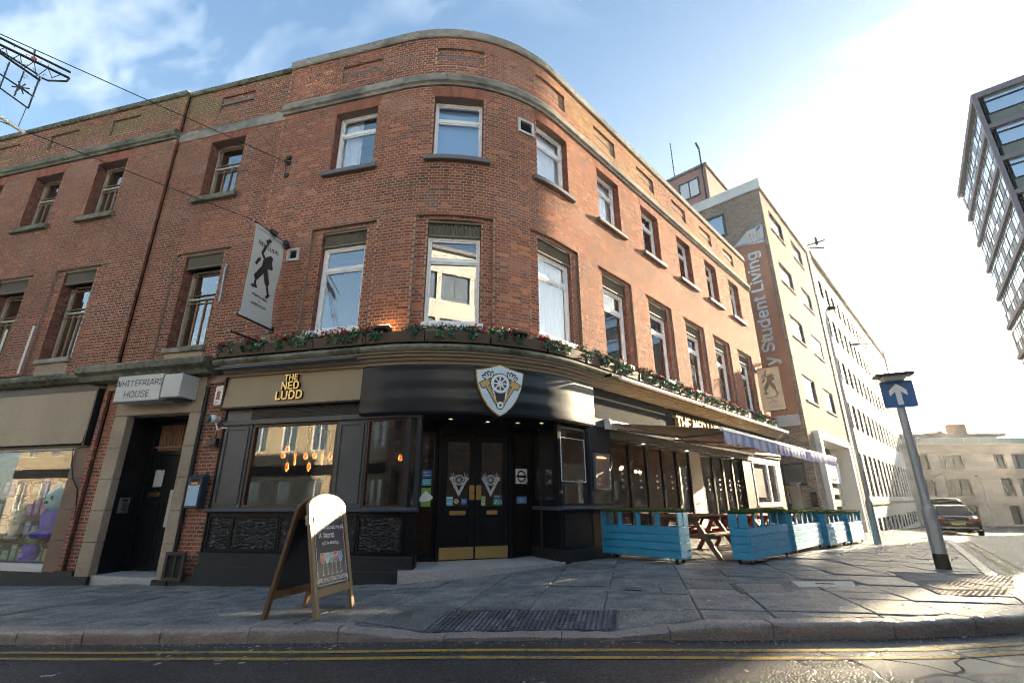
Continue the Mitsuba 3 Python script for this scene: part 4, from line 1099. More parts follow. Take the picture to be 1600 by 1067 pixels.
# entrance surround of large sandstone blocks
E_ = thing('house_entrance', 'tall dark recessed doorway with a sandstone block surround under the mossy hood', 'doorway')
jb = [.02, .62, 1.16, 1.72, 2.28, 2.90]
for a, b in ((-5.66, -5.33), (-3.85, -3.60)):
    for k in range(5):
        add('jamb_stone', fmap(cbox(a, b, jb[k] + .003, jb[k + 1] - .003, -.09, .055 + .002 * (k % 2), .006)), 'sandstone', E_)
    add('jamb_base', sb(a - .03, b + .03, -.2, .06, -.55, .09), 'slate_black', E_)
add('lintel_stone', fmap(cbox(-5.66, -3.60, 2.903, 3.58, -.3, .06, .006)), 'sandstone', E_)
add('pier_base', sb(-6.12, -5.69, -.3, .14, -.1, .07), 'slate_black', E_); add('pier_base', sb(-3.57, -3.04, -.3, .14, -.1, .07), 'slate_black', E_)
add('door_step', sb(-5.32, -3.86, -.35, .08, -.85, .02), 'terrazzo', E_)
add('reveal', cat([sb(-5.36, -5.32, .08, 2.9, -.8, -.085), sb(-3.86, -3.82, .08, 2.9, -.8, -.085), sb(-5.33, -3.85, 2.88, 2.93, -.8, -.2), sb(-5.36, -3.82, .0, 2.9, -.86, -.80)]), 'black_paint', E_)
dz = -.60
add('door_frame', cat([sb(-5.32, -5.25, .08, 2.87, dz - .1, dz + .04), sb(-4.36, -3.86, .08, 2.87, dz - .1, dz + .04), sb(-5.25, -4.36, 2.20, 2.28, dz - .1, dz + .05), sb(-5.25, -4.36, 2.80, 2.87, dz - .1, dz + .04)]), 'black_paint', E_)
D = add('door', cat([sb(-5.24, -4.37, .10, 2.20, dz - .05, dz)]), 'black_paint', E_)
for a, b, z0, z1 in ((-5.16, -4.84, .25, .72), (-4.76, -4.46, .25, .72), (-5.16, -4.84, .82, 1.30), (-4.76, -4.46, .82, 1.30)):
    add('door_panel', cat([sb(a, b, z0, z0 + .03, dz, dz + .012), sb(a, b, z1 - .03, z1, dz, dz + .012), sb(a, a + .03, z0 + .03, z1 - .03, dz, dz + .012), sb(b - .03, b, z0 + .03, z1 - .03, dz, dz + .012)]), 'black_paint', D)
add('letter_plate', flat(cbox(-.13, .13, -.04, .04, 0, .012, .003), -5.03, dz + .002, 1.45), 'brass', D)
add('notice', flat(box(-.11, .11, -.16, .16, 0, .003), -5.0, dz + .004, 1.75), 'paper', D); pr('paper', plain((.6, .6, .57), (.45, .46, .45), 40, 90), .9)
add('pull_handle', flat(cbox(-.04, .04, -.34, .34, 0, .012, .003), -4.60, dz + .002, 1.19), 'sign_grey', D)
add('fanlight_bars', cat([sb(-5.25 + .075 * k, -5.225 + .075 * k, 2.28, 2.80, dz - .02, dz + .02) for k in range(1, 12)] + [sb(-5.25, -4.36, 2.34, 2.37, dz - .02, dz + .025)]), 'fan_bar', E_); pr('fan_bar', (.30, .16, .10), .6)
add('fanlight', sb(-5.25, -4.36, 2.28, 2.80, dz - .05, dz - .045), 'fan_glass', E_); pr('fan_glass', (.10, .10, .085), .2)
t = thing('intercom', 'small steel door entry panel on the left reveal of the dark doorway', 'intercom')
m = box(-.09, .09, 0, .30, 0, .03)
q = P1(-5.318, -.26)
iput = lambda m: (np.column_stack([q[0] + m[0][:, 2] * DL[0] - m[0][:, 0] * OL[0], q[1] + m[0][:, 2] * DL[1] - m[0][:, 0] * OL[1], 1.11 + m[0][:, 1] * .93]), m[1])
add('plate', iput(m), 'grey_metal', t)
add('keypad', iput(cat([box(-.05 + .035 * i, -.025 + .035 * i, .05 + .04 * j, .075 + .04 * j, .03, .036) for i in range(3) for j in range(4)] + [box(-.05, .05, .22, .27, .03, .034)])), 'dark_metal', t)
# house sign: box sign with a smaller box to its right
t = thing('house_sign', 'pale grey box sign lettered WHITEFRIARS HOUSE over the dark doorway', 'sign')
sgn = lambda m: flat(m, -4.80, .0, 3.10)
add('sign_box', sgn(cat([cbox(-.54, .54, 0, .50, .06, .40, .008)])), 'sign_grey', t)
add('side_panel', sgn(cat([cbox(-.68, -.55, .04, .47, .02, .28, .006)])), 'sign_grey', t)
add('lettering', sgn(mv(text('WHITEFRIARS', .118, .003), 0, .29, .4005)), 'letter_dark', t)
add('lettering', sgn(mv(text('HOUSE', .13, .003), 0, .07, .4005)), 'letter_dark', t)
t = thing('sign_light_box', 'plain grey metal box fixed just right of the house sign over the doorway', 'box')
add('casing', flat(cat([cbox(-.20, .22, 0, .44, .06, .44, .01), box(-.24, -.2, .02, .06, .1, .3)]), -3.98, .0, 3.12), 'sign_grey', t)
add('clip', flat(cat([box(-.16, .18, -.02, .0, .1, .34), tube([(-.24, -.03, .3), (-.1, -.03, .36)], .015, 6)]), -3.98, 0, 3.12), 'dark_metal', t)
# fittings on the brick pier right of the entrance
t = thing('ashtray_bin', 'blue and black wall cigarette bin with a poster panel on the brick pier', 'bin')
bp = lambda m: flat(m, -3.30, .0, 1.20)
add('casing', bp(cat([cbox(-.15, .15, 0, .52, .01, .16, .012), hull([(-.16, .5, .01), (.16, .5, .01), (-.16, .5, .18), (.16, .5, .18), (-.12, .57, .01), (.12, .57, .01), (-.12, .56, .10), (.12, .56, .10)])])), 'bin_dark', t); pr('bin_dark', (.025, .04, .07), .4)
add('poster', bp(cat([box(-.12, .12, .04, .38, .161, .165)])), 'poster_blue', t); pr('poster_blue', plain((.16, .36, .58), (.45, .62, .72), 14, 60), .4)
add('orange_strip', bp(box(-.07, .07, .395, .43, .161, .166)), 'orange', t); pr('orange', (.75, .30, .04), .5)
add('slot', bp(box(-.10, .10, .44, .485, .161, .1625)), 'dark_room', t)
t = thing('alarm_box', 'white alarm box with a red stripe high on the brick pier', 'alarm')
add('case', flat(cbox(-.10, .10, 0, .36, .01, .09, .012), -3.22, 0, 3.0), 'white_plastic', t)
add('stripe', flat(cat([box(-.06, .0, .04, .06, .091, .093), box(-.05, .03, .10, .26, .091, .0925)]), -3.22, 0, 3.0), 'alarm_red', t); pr('alarm_red', (.35, .12, .10), .5)
t = thing('security_camera', 'round blue glass security camera on the brick pier under the alarm box', 'camera')
add('body', flat(cat([mv(ball((0, 0, 0), .075, 2), 0, 0, .14), tube([(0, 0, .01), (0, 0, .14)], .05, 10), tube([(0, -.04, .08), (.05, -.2, .05), (.16, -.16, .04), (.22, -.16, .02)], .018, 6)]), -3.19, 0, 2.74), 'white_plastic', t, smooth=50)
add('dome', flat(mv(ball((0, 0, 0), .055, 2), -.02, -.01, .185), -3.19, 0, 2.74), 'dome_blue', t, smooth=True); pr('dome_blue', (.02, .10, .14), .1)
t = thing('junction_box', 'small dark electrical box on the brick pier below the security camera', 'box')
add('case', flat(cat([cbox(-.08, .07, 0, .14, .01, .10, .01), tube([(0, .14, .04), (.0, .38, .03), (.05, .42, .03)], .012, 6)]), -3.16, 0, 2.26), 'dark_metal', t)
t = thing('air_brick_grille', 'rusty dark vent frame leaning at the foot of the brick pier', 'vent')
gp_ = lambda m: flat(m, -3.62, .09, .06)
add('frame', gp_(cat([box(-.02, .03, 0, .44, 0, .04), box(.33, .38, 0, .44, 0, .04), box(.03, .33, 0, .05, 0, .04), box(.03, .33, .39, .44, 0, .04), box(.17, .20, .05, .39, 0, .03)])), 'rust', t); pr('rust', plain((.07, .05, .04), (.03, .026, .024), 8, 50), .8)
add('mesh_panel', gp_(box(.03, .33, .05, .39, 0, .008)), 'dark_room', t)
# conduit on the pier
add('cable_conduit', cat([tube([(*P1(-3.58, .02), .16), (*P1(-3.58, .02), 3.4)], .03, 6)]), 'slate_black', B)
# left shop ------------------------------------------------------------
SHP = thing('toy_shop_front', 'left-hand shopfront with a plain beige fascia board and a window of toys', 'shopfront')
for a, b in ((-15.0, -11.9), (-11.88, -9.0), (-8.98, -6.20)):
    add('fascia_board', fmap((np.array([(a, 2.40, .05), (b, 2.40, .05), (b, 3.46, .02), (a, 3.46, .02), (a, 2.40, .16), (b, 2.40, .16), (b, 3.46, .06), (a, 3.46, .06)])[:, [0, 1, 2]], _BF)), 'old_board', SHP)
add('fascia_edge', sb(-6.20, -6.16, 2.36, 3.5, -.1, .14), 'dark_metal', SHP)
add('fascia_back', sb(-15, -6.16, 2.34, 3.6, -.1, .015), 'black_paint', SHP)
jz = [.10, .64, 1.18, 1.74, 2.33]
for k in range(4): add('pier_stone', fmap(cbox(-6.50, -6.12, jz[k] + .003, jz[k + 1] - .003, -.3, .03 + .002 * (k % 2), .006)), 'brown_stone', SHP)
pr('brown_stone', blotch((.24, .165, .12), (.165, .115, .085), 2.2, 26), .9)
add('pier_base', sb(-15, -6.13, -.6, .10, -.3, .04), 'slate_black', SHP)
add('window_frame', cat([sb(-15, -6.50, .10, .16, -.2, .02), sb(-15, -6.50, .16, .22, -.14, -.02), sb(-6.55, -6.50, .22, 2.34, -.14, -.02), sb(-15, -6.50, 2.30, 2.36, -.14, .0), sb(-10.6, -10.55, .22, 2.3, -.1, -.05)]), 'sign_grey', SHP)
add('window_pane', fmap((np.array([(-15, .22, -.08), (-6.55, .22, -.08), (-6.55, 2.30, -.07), (-15, 2.30, -.07)]), tri([(0, 1, 2, 3)]))), 'shop_glass', SHP)
add('shop_interior', cat([sb(-15, -6.3, .0, 3.0, -2.2, -2.15), sb(-15, -6.3, 2.45, 2.5, -2.2, -.06), sb(-15, -6.3, .12, .16, -2.2, -.14), sb(-6.4, -6.3, .1, 2.6, -2.2, -.1)]), 'room_wood', SHP)
# toys: plain boxed goods and soft toys on shelves
for z in (.16, .62, 1.06, 1.48):
    t = thing('display_shelf', f"display shelf in the toy shop window, {dict(zip((.16, .62, 1.06, 1.48), ('lowest', 'second from the bottom', 'third from the bottom', 'topmost')))[z]}", 'shelf')
    add('board', sb(-9.6, -6.75, z - .025, z, -1.2, -.75 + .05 * (1.5 - z)), 'room_wood', t)
    add('bracket', cat([sb(x, x + .03, z - .14, z - .025, -1.2, -.9) for x in (-9.3, -8.2, -7.1)]), 'dark_metal', t)
    x = -9.55; j = 0
    while x < -6.95:
        w = random.uniform(.14, .26); h = random.uniform(.20, .36)
        c = random.choice([(.10, .12, .45), (.22, .07, .32), (.38, .07, .06), (.10, .30, .34), (.45, .36, .10), (.30, .32, .30), (.05, .06, .09), (.10, .22, .12)])
        m = [sb(x, x + w, z, z + h, -1.05, -.82)]; cc = [vcol(m[0], np.array(c) * .9, .3)]
        r = sb(x + w * .15, x + w * .85, z + h * .18, z + h * .62, -.82, -.817); m.append(r); cc.append(vcol(r, np.array(c) * .4 + .16))
        r = sb(x + w * .12, x + w * .88, z + h * .72, z + h * .88, -.82, -.816); m.append(r); cc.append(vcol(r, (.30, .29, .25)))
        CN = {(.10, .12, .45): 'blue', (.22, .07, .32): 'purple', (.38, .07, .06): 'red', (.10, .30, .34): 'teal', (.45, .36, .10): 'yellow', (.30, .32, .30): 'grey', (.05, .06, .09): 'black', (.10, .22, .12): 'green'}[c]
        bx_ = thing('toy_box', f'{CN} toy box, {ords[j]} from the left on the { {.16: "bottom", .62: "second", 1.06: "third", 1.48: "top"}[z]} display shelf', 'box', f'boxed toys on the {({.16: "bottom", .62: "second", 1.06: "third", 1.48: "top"}[z])} shelf')
        add('carton', cat(m), 'coloured', bx_, color=np.vstack(cc)); x += w + .04; j += 1
def plush(s, z, sc, c1, c2, lab):
    t = thing('soft_toy', lab, 'soft toy')
    m = lambda *p: flat(cat(*p), s, -.42, z)
    add('body', m([ball((0, .17 * sc, 0), np.array((.15, .18, .13)) * sc, 2), ball((-.13 * sc, .24 * sc, .05), np.array((.05, .11, .05)) * sc, 1), ball((.13 * sc, .24 * sc, .05), np.array((.05, .11, .05)) * sc, 1), ball((-.09 * sc, .03 * sc, .08 * sc), np.array((.07, .05, .11)) * sc, 1), ball((.09 * sc, .03 * sc, .08 * sc), np.array((.07, .05, .11)) * sc, 1)]), c1, t, smooth=True)
    add('head', m([ball((0, .46 * sc, .02), np.array((.17, .155, .14)) * sc, 2)]), c2, t, smooth=True)
    add('ears', m([ball((sx * .10 * sc, .62 * sc, 0), np.array((.045, .07, .035)) * sc, 1) for sx in (-1, 1)]), c2, t, smooth=True)
    add('eyes', m([ball((sx * .06 * sc, .48 * sc, .15 * sc), np.array((.022, .026, .012)) * sc, 1) for sx in (-1, 1)] + [ball((0, .42 * sc, .16 * sc), np.array((.025, .018, .02)) * sc, 1)]), 'dark_metal', t, smooth=True)


for k_, c_ in (('plush_blue', (.30, .52, .55)), ('plush_violet', (.11, .08, .42)), ('plush_red', (.30, .05, .06)), ('plush_cream', (.48, .44, .34)), ('plush_green', (.18, .30, .12))): pr(k_, c_, .95)
plush(-7.18, .66, 1.55, 'plush_violet', 'plush_blue', 'largest soft toy in the shop window, violet body with a pale blue head')
plush(-6.83, .52, 1.05, 'plush_red', 'plush_cream', 'soft toy with a red body and cream head at the right of the shop window')
plush(-7.55, .22, .95, 'plush_violet', 'plush_green', 'soft toy with a green head low in the shop window')
plush(-6.86, .20, .85, 'plush_violet', 'plush_blue', 'small violet soft toy with a blue head in the lower right of the shop window')
plush(-8.15, .62, .8, 'plush_cream', 'plush_cream', 'small cream soft toy farther left in the shop window')
# loose cables by the shop pier
add('loose_cable', cat([tube([(*P1(-6.52, .05), 2.32), (*P1(-6.42, .07), 2.0), (*P1(-6.26, .08), 1.72), (*P1(-6.12, .06), 1.55), (*P1(-6.05, .06), 1.30)], .012, 6), tube([(*P1(-6.12, .06), 1.55), (*P1(-6.03, .05), 1.2), (*P1(-6.02, .05), 1.02)], .010, 6)]), 'dark_metal', SHP, smooth=60)

# ================================================================ ROAD, PAVEMENT, KERB
def grid_axis(fine0, fine1, step, lo, hi):
    a = list(np.arange(fine0, fine1 + 1e-6, step)); x, st_ = fine1, step
    while x < hi: st_ *= 1.5; x += st_; a.append(min(x, hi))
    x, st_ = fine0, step
    while x > lo: st_ *= 1.5; x -= st_; a.insert(0, max(x, lo))
    return np.unique(np.round(a, 4))


gx, gy = grid_axis(-14, 36, .5, -420, 420), grid_axis(-9, 46, .5, -420, 420)
XX, YY = np.meshgrid(gx, gy); pp_ = np.column_stack([XX.ravel(), YY.ravel()])
zz_ = road(pp_); far = np.clip((np.hypot(pp_[:, 0] - 10, pp_[:, 1] - 12) - 75) / 60, 0, 1); zz_ = zz_ * (1 - far) + np.minimum(zz_, -1.8) * far
nx = len(gx); F = tri([(j * nx + i, j * nx + i + 1, (j + 1) * nx + i + 1, (j + 1) * nx + i) for j in range(len(gy) - 1) for i in range(nx - 1)])


def asphalt(p, n, uv):
    f = noise(p.x * 120, p.y * 120, 0); g = noise(p.x * 45, p.y * 45, 2)
    base = mix((.010, .011, .014), (.066, .064, .062), dr.clip(dr.square(f) * .75 + g * .25 + (fbm(p.x * .7, p.y * .7, 0, 3) - .5) * .6 - .08, 0, 1))
    wx, wy = p.x * 2.0 + .35 * noise(p.x * 5, p.y * 5, 1), p.y * 2.0 + .35 * noise(p.x * 5 + 9, p.y * 5, 1)
    d1, d2, w = voronoi(wx, wy)
    zone = smoothstep(1.2, .25, dr.sqrt(dr.square((p.x - 3.0) / 1.35) + dr.square((p.y - 3.95) / .60)) + .35 * (noise(p.x * 2, p.y * 2, 5) - .5))
    crack = (1 - smoothstep(.03, .085, d2 - d1)) * zone
    patch = zone * smoothstep(.40, .50, noise(p.x * 1.3, p.y * 2.0, 7) + .2 * (w - .5))  # cracked pieces painted lighter for the sunlit look of this corner
    base = mix(base, (.20, .19, .175), patch * .75)
    spec = smoothstep(.86, .88, noise(p.x * 15, p.y * 22, 11)) * smoothstep(.55, .62, noise(p.x * 1.7, p.y * 1.7, 13))
    base = mix(base, (.40, .38, .35), spec * .8)
    return mix(base, (.008, .008, .008), crack)


def asphalt_h(p, n, uv):
    wx, wy = p.x * 2.0 + .35 * noise(p.x * 5, p.y * 5, 1), p.y * 2.0 + .35 * noise(p.x * 5 + 9, p.y * 5, 1)
    d1, d2, w = voronoi(wx, wy)
    zone = smoothstep(1.2, .25, dr.sqrt(dr.square((p.x - 3.0) / 1.35) + dr.square((p.y - 3.95) / .60)))
    return noise(p.x * 95, p.y * 95, 0) * .006 + smoothstep(.0, .05, d2 - d1) * zone * .012


pr('asphalt', proc(asphalt), .44, specular=.9, bump=proc(asphalt_h, eps=3e-3))
add('road', (np.column_stack([pp_, zz_]), F), 'asphalt', kind='structure', smooth=True)

# pavement outline: kerb line on one side, building line on the other
front = [tuple(P1(s, .0)) for s in (-30, -6, -3, 0)] + [tuple(P1(s, -.05)) for s in np.linspace(.3, 3.4, 8)] + [tuple(P1(s, -.05)) for s in (3.7, 17, 17.05)] + [tuple(P1(17.0, 1.1)), tuple(P1(56, 1.05))]
KIN = KLINE.parallel_offset(.16, 'left') if KLINE.parallel_offset(.16, 'left').distance(sg.Point(0, 8)) < KLINE.distance(sg.Point(0, 8)) else KLINE.parallel_offset(.16, 'right')
kin = list(KIN.coords)
if np.hypot(kin[0][0] + 30, kin[0][1] - 9.6) > 5: kin = kin[::-1]
PAVE = sg.Polygon(front + kin[::-1]).buffer(0)
if PAVE.geom_type != 'Polygon': PAVE = max(PAVE.geoms, key=lambda g: g.area)
# dipped lengths near the crossing are handled by the height function


def drape(polyg, off, mat, name, parent=None, cell=.5, **kw):
    """a sheet that follows the pavement's height"""
    V, F = [], []
    x0, y0, x1, y1 = polyg.bounds; n = 0; prep = shapely.prepared.prep(polyg)
    for i in range(int((x1 - x0) / cell) + 1):
        for j in range(int((y1 - y0) / cell) + 1):
            c = sg.box(x0 + i * cell, y0 + j * cell, x0 + (i + 1) * cell, y0 + (j + 1) * cell)
            if not prep.intersects(c): continue
            g = c if prep.contains(c) else polyg.intersection(c)
            for q in getattr(g, 'geoms', [g]):
                if q.geom_type != 'Polygon' or q.area < 1e-4: continue
                v, f = trimesh.creation.triangulate_polygon(q, engine='earcut')
                V.append(v); F.append(np.asarray(f) + n); n += len(v)
    V, F = np.vstack(V), np.vstack(F)
    return add(name, (np.column_stack([V, pave(V) + off]), F), mat, parent, **kw)


def slab_h(p, n, uv): return fbm(p.x * 9, p.y * 9, 0, 4) * .004 + noise(p.x * 70, p.y * 70, 0) * .0016


pr('slab', proc(lambda p, n, uv: mix((.085, .089, .095), (.215, .216, .212), dr.clip(fbm(p.x * 6, p.y * 6, 0, 4) * 1.3 - .15 + .9 * (noise(p.x * 75, p.y * 75, 0) - .5), 0, 1)) * mix((1, 1, 1), (.70, .71, .73), smoothstep(.55, .75, fbm(p.x * .6 + 3, p.y * .6, 0, 3)))), .47, specular=.5, bump=proc(slab_h, eps=3e-3))
pr('slab_dark', proc(lambda p, n, uv: mix((.070, .074, .080), (.180, .181, .180), dr.clip(fbm(p.x * 5, p.y * 5, 4, 4) * 1.3 - .15 + .9 * (noise(p.x * 75, p.y * 75, 0) - .5), 0, 1))), .47, specular=.5, bump=proc(slab_h, eps=3e-3))
pr('slab_pale', proc(lambda p, n, uv: mix((.10, .10, .10), (.24, .236, .222), dr.clip(fbm(p.x * 5, p.y * 5, 9, 4) * 1.3 - .15 + .9 * (noise(p.x * 70, p.y * 70, 3) - .5), 0, 1))), .47, specular=.5, bump=proc(slab_h, eps=3e-3))
pr('joint', blotch((.16, .15, .13), (.035, .033, .03), 2.5, 60), .95)
pr('granite', proc(lambda p, n, uv: mix((.13, .115, .105), (.33, .28, .255), dr.clip(noise(p.x * 90, p.y * 90, p.z * 90) * .8 + fbm(p.x * 3, p.y * 3, p.z * 3, 3) * .6 - .2, 0, 1))), .42, specular=.8, bump=proc(lambda p, n, uv: fbm(p.x * 22, p.y * 22, p.z * 22, 3) * .012, eps=3e-3))
TAC1 = sg.Polygon([(-.78, 5.44), (1.02, 5.20), (.93, 4.85), (-.83, 5.06)])
TAC1 = sg.Polygon([(-.68, 5.62), (1.05, 5.38), (.92, 4.84), (-.84, 5.04)])
TAC2 = sg.Polygon([(5.60, 7.85), (7.2, 7.55), (5.95, 6.25), (5.35, 5.72), (4.75, 5.55), (4.62, 5.75)])
COVERS = [(sg.Polygon([(2.72, 6.62), (3.40, 6.58), (3.12, 5.92), (2.56, 5.95)]), 'cobble_cover'), (sg.Polygon([(3.55, 6.75), (4.35, 6.72), (4.10, 6.30), (3.42, 6.32)]), 'pale_plate'), (sg.Polygon([(1.10, 6.35), (1.75, 6.33), (1.70, 6.08), (1.08, 6.10)]), 'small_grey_plate')]
drape(PAVE, -.014, 'joint', 'pavement', kind='structure', cell=.6)
hole = shapely.union_all([TAC1, TAC2] + [c for c, _ in COVERS])
WALK = PAVE.difference(hole)
STEP = sg.Polygon([tuple(P1(s, .16)) for s in np.linspace(.5, 3.5, 10)] + [tuple(P1(3.5, -.1)), tuple(P1(.5, -.1))])


def slab_mesh(q, lift):
    """one flag: sunk joint, small arris, slightly out of level"""
    a, b = q.buffer(-.009, join_style=2), q.buffer(-.020, join_style=2)
    if a.is_empty or b.is_empty or a.geom_type != 'Polygon' or b.geom_type != 'Polygon' or len(a.exterior.coords) != len(b.exterior.coords): 
        if a.is_empty or a.geom_type != 'Polygon': return None
        b = None
    tx, ty = RNG.normal(0, .004, 2); c = np.array(q.centroid.coords[0])
    zf = lambda v, o: pave(v) + lift + o + (v - c) @ [tx, ty]
    A = np.array(a.exterior.coords)[:-1]; n = len(A)
    if b is None:
        v, f = trimesh.creation.triangulate_polygon(a, engine='earcut'); v = np.asarray(v)
        return np.column_stack([v, zf(v, 0)]), np.asarray(f)
    Bq = np.array(b.exterior.coords)[:-1]
    V = np.vstack([np.column_stack([A, zf(A, -.03)]), np.column_stack([A, zf(A, -.006)]), np.column_stack([Bq, zf(Bq, 0)])])
    ccw = a.exterior.is_ccw
    F = []
    for r in (0, 1):
        for i in range(n):
            j = (i + 1) % n; qd = (r * n + i, r * n + j, (r + 1) * n + j, (r + 1) * n + i); F.append(qd if ccw else qd[::-1])
    F = list(map(tuple, tri(F)))
    v2, f2 = trimesh.creation.triangulate_polygon(b, engine='earcut')
    idx = [int(np.argmin(((Bq - p) ** 2).sum(1))) + 2 * n for p in v2]
    F += [tuple(np.array(idx)[t_]) for t_ in f2]
    return V, np.array(F)


slabs = []
U0, VV = DL, OL                                               # courses run parallel to the front, joints square to it
def uv2xy(u, v): return P1(0, 0) + DL * u + OL * v
v = -5.0; row = 0
rg = np.random.default_rng(11)
colw = np.cumsum(np.r_[-16, rg.choice([.62, .76, .90], 60)])
while v < 6.5:
    h = float(rg.choice([.45, .60, .60, .75]))
    for a, b in zip(colw[:-1], colw[1:]):
        o = .0 if rg.random() < .75 else .0
        q = sg.Polygon([uv2xy(a, v), uv2xy(b, v), uv2xy(b, v + h), uv2xy(a, v + h)])
        c = q.centroid
        # the side street's paving takes over beyond a line
        slabs.append(q)
    v += h
side_zone = sg.Polygon([tuple(P1(4.6, 2.75)), tuple(P1(4.6, 2.6)), tuple(P1(60, 2.6)), tuple(P1(60, 20)), tuple(P1(7.2, 20)), tuple(P1(7.2, 3.6))])
side_zone = sg.Polygon([tuple(P1(8.0, 0)), tuple(P1(60, 0)), tuple(P1(60, 20)), tuple(P1(8.0, 20))])
front_walk = WALK.difference(side_zone).difference(STEP)
pieces = []
for q in slabs:
    g = q.intersection(front_walk)
    for r in getattr(g, 'geoms', [g]):
        if r.geom_type == 'Polygon' and r.area > .012: pieces.append(r.simplify(.004))
pieces.sort(key=lambda r: r.centroid.distance(sg.Point(0, 0)))
restm = []
for k, r in enumerate(pieces):
    m = slab_mesh(r, float(RNG.normal(0, .0042)))
    if m is None: continue
    if k < 210: add('slab', m, ('slab', 'slab_dark', 'slab_pale', 'slab_dark', 'slab')[int(RNG.random() * 5)], 'pavement')
    else: restm.append(m)
side = []
u = 0.0
for i in range(70):
    s0 = 8.0 + i * .45
    n0 = rg.uniform(0, .6); d0 = -.2 - n0
    while d0 < 9:
        w = float(rg.choice([.45, .6, .75])); q = sg.Polygon([tuple(P1(s0, d0)), tuple(P1(s0 + .45, d0)), tuple(P1(s0 + .45, d0 + w)), tuple(P1(s0, d0 + w))]); d0 += w
        g = q.intersection(WALK)
        if g.geom_type == 'Polygon' and g.area > .02: side.append(g.simplify(.004))
for k, r in enumerate(side):
    m = slab_mesh(r, float(RNG.normal(0, .003)))
    if m is None: continue
    if k < 80: add('slab', m, 'slab_dark' if RNG.random() < .6 else 'slab', 'pavement')
    else: restm.append(m)
add('slab_mass', cat(restm), 'slab_dark', 'pavement', kind='stuff')


# tactile paving
def studs(poly_, step, r, h, mat, name, tile, ang):
    """small paving units with raised domes"""
    t = add(name, (np.zeros((0, 3)), np.zeros((0, 3), int)), mat, 'pavement') if 0 else None
    rng_ = np.random.default_rng(5); c, s_ = math.cos(ang), math.sin(ang); o = np.array(poly_.centroid.coords[0]); R = np.array([[c, s_], [-s_, c]])
    n = int(3.4 / tile[0]); mm = int(3.4 / tile[1]); out = []
    dome = lathe([(r, 0), (r * .8, h * .7), (r * .4, h), (0, h)], 7)
    for i in range(-n, n):
        for j in range(-mm, mm):
            loc = np.array([(i * tile[0], j * tile[1]), ((i + 1) * tile[0], j * tile[1]), ((i + 1) * tile[0], (j + 1) * tile[1]), (i * tile[0], (j + 1) * tile[1])]) @ R + o
            q = sg.Polygon(loc).intersection(poly_)
            if q.geom_type != 'Polygon' or q.area < tile[0] * tile[1] * .15: continue
            m = slab_mesh(q, float(RNG.normal(-.001, .002)))
            if m is None: continue
            base_c = np.array((.042, .040, .050)) * float(rng_.uniform(.7, 1.5)) if step < .06 else np.array((.21, .185, .16)) * float(rng_.uniform(.8, 1.15)); ms = [m]; cs = [np.tile(base_c, (len(m[0]), 1))]
            nxs, nys = max(1, round(tile[0] / step)), max(1, round(tile[1] / step))
            for a in range(nxs):
                for b_ in range(nys):
                    p = np.array([(i + (a + .5) / nxs) * tile[0], (j + (b_ + .5) / nys) * tile[1]]) @ R + o
                    if q.buffer(-r).contains(sg.Point(p)): ms.append(mv(dome, p[0], p[1], float(pave(p)) - .001)); cs.append(np.tile(base_c * (3.2 if step < .06 else 1.35), (len(dome[0]), 1)))
            out.append((np.hypot(*q.centroid.coords[0]), (cat(ms), np.vstack(cs))))
    out.sort(key=lambda x: x[0])
    return [m for _, m in out]


ta = math.atan2(DL[1], DL[0])
k1 = studs(TAC1, .05, .0155, .008, 'block', 'tactile_block', (.10, .20), ta)
for m, c in k1[:200]: add('tactile_block', m, 'coloured_matt', 'pavement', color=c)
if len(k1) > 200: add('tactile_block_mass', cat([m for m, _ in k1[200:]]), 'coloured_matt', 'pavement', kind='stuff', color=np.vstack([c for _, c in k1[200:]]))
k2 = studs(TAC2, .067, .017, .007, 'block_pale2', 'tactile_slab', (.40, .40), math.atan2(DL[1], DL[0]) + .2)
for m, c in k2: add('tactile_slab', m, 'coloured_matt', 'pavement', color=c)
# covers let into the paving
for c, nm in COVERS:
    if nm == 'cobble_cover':
        t = thing('cobble_cover', 'square inspection cover filled with small pebbles in the pavement', 'cover')
        rimp = c.difference(c.buffer(-.05)); v, f = trimesh.creation.triangulate_polygon(rimp, engine='earcut'); v = np.asarray(v)
        add('rim', (np.column_stack([v, pave(v) + .002]), np.asarray(f)), 'slab', t)
        x0, y0, x1, y1 = c.bounds; peb = []
        for _ in range(1500):
            p = np.array([RNG.uniform(x0, x1), RNG.uniform(y0, y1)])
            if c.buffer(-.06).contains(sg.Point(p)):
                b = ball((0, 0, 0), np.array((RNG.uniform(.010, .017), RNG.uniform(.010, .017), .010)), 0); peb.append(mv(rz(b, RNG.uniform(0, 180)), p[0], p[1], float(pave(p)) - .004))
        add('pebbles', cat(peb), 'granite', t, kind='stuff', smooth=True)
    else:
        lab = 'pale stone-coloured access plate let into the pavement beside the pebbled cover' if nm == 'pale_plate' else 'small grey access plate let into the pavement before the pub step'
        t = thing('access_plate', lab, 'cover')
        m = slab_mesh(c, .0); add('plate', m, 'plate_pale' if nm == 'pale_plate' else 'slab', t)
        cc = np.array(c.centroid.coords[0])
        v, f = box(-.10, .10, -.03, .03, 0, .003); v = v @ np.array([[DL[0], DL[1], 0], [-DL[1], DL[0], 0], [0, 0, 1]]) + [*cc, float(pave(cc)) + .001]
        add('keyhole_plate', (v, f), 'dark_metal', t)
pr('plate_pale', plain((.42, .41, .37), (.33, .32, .29), 4, 50), .6)

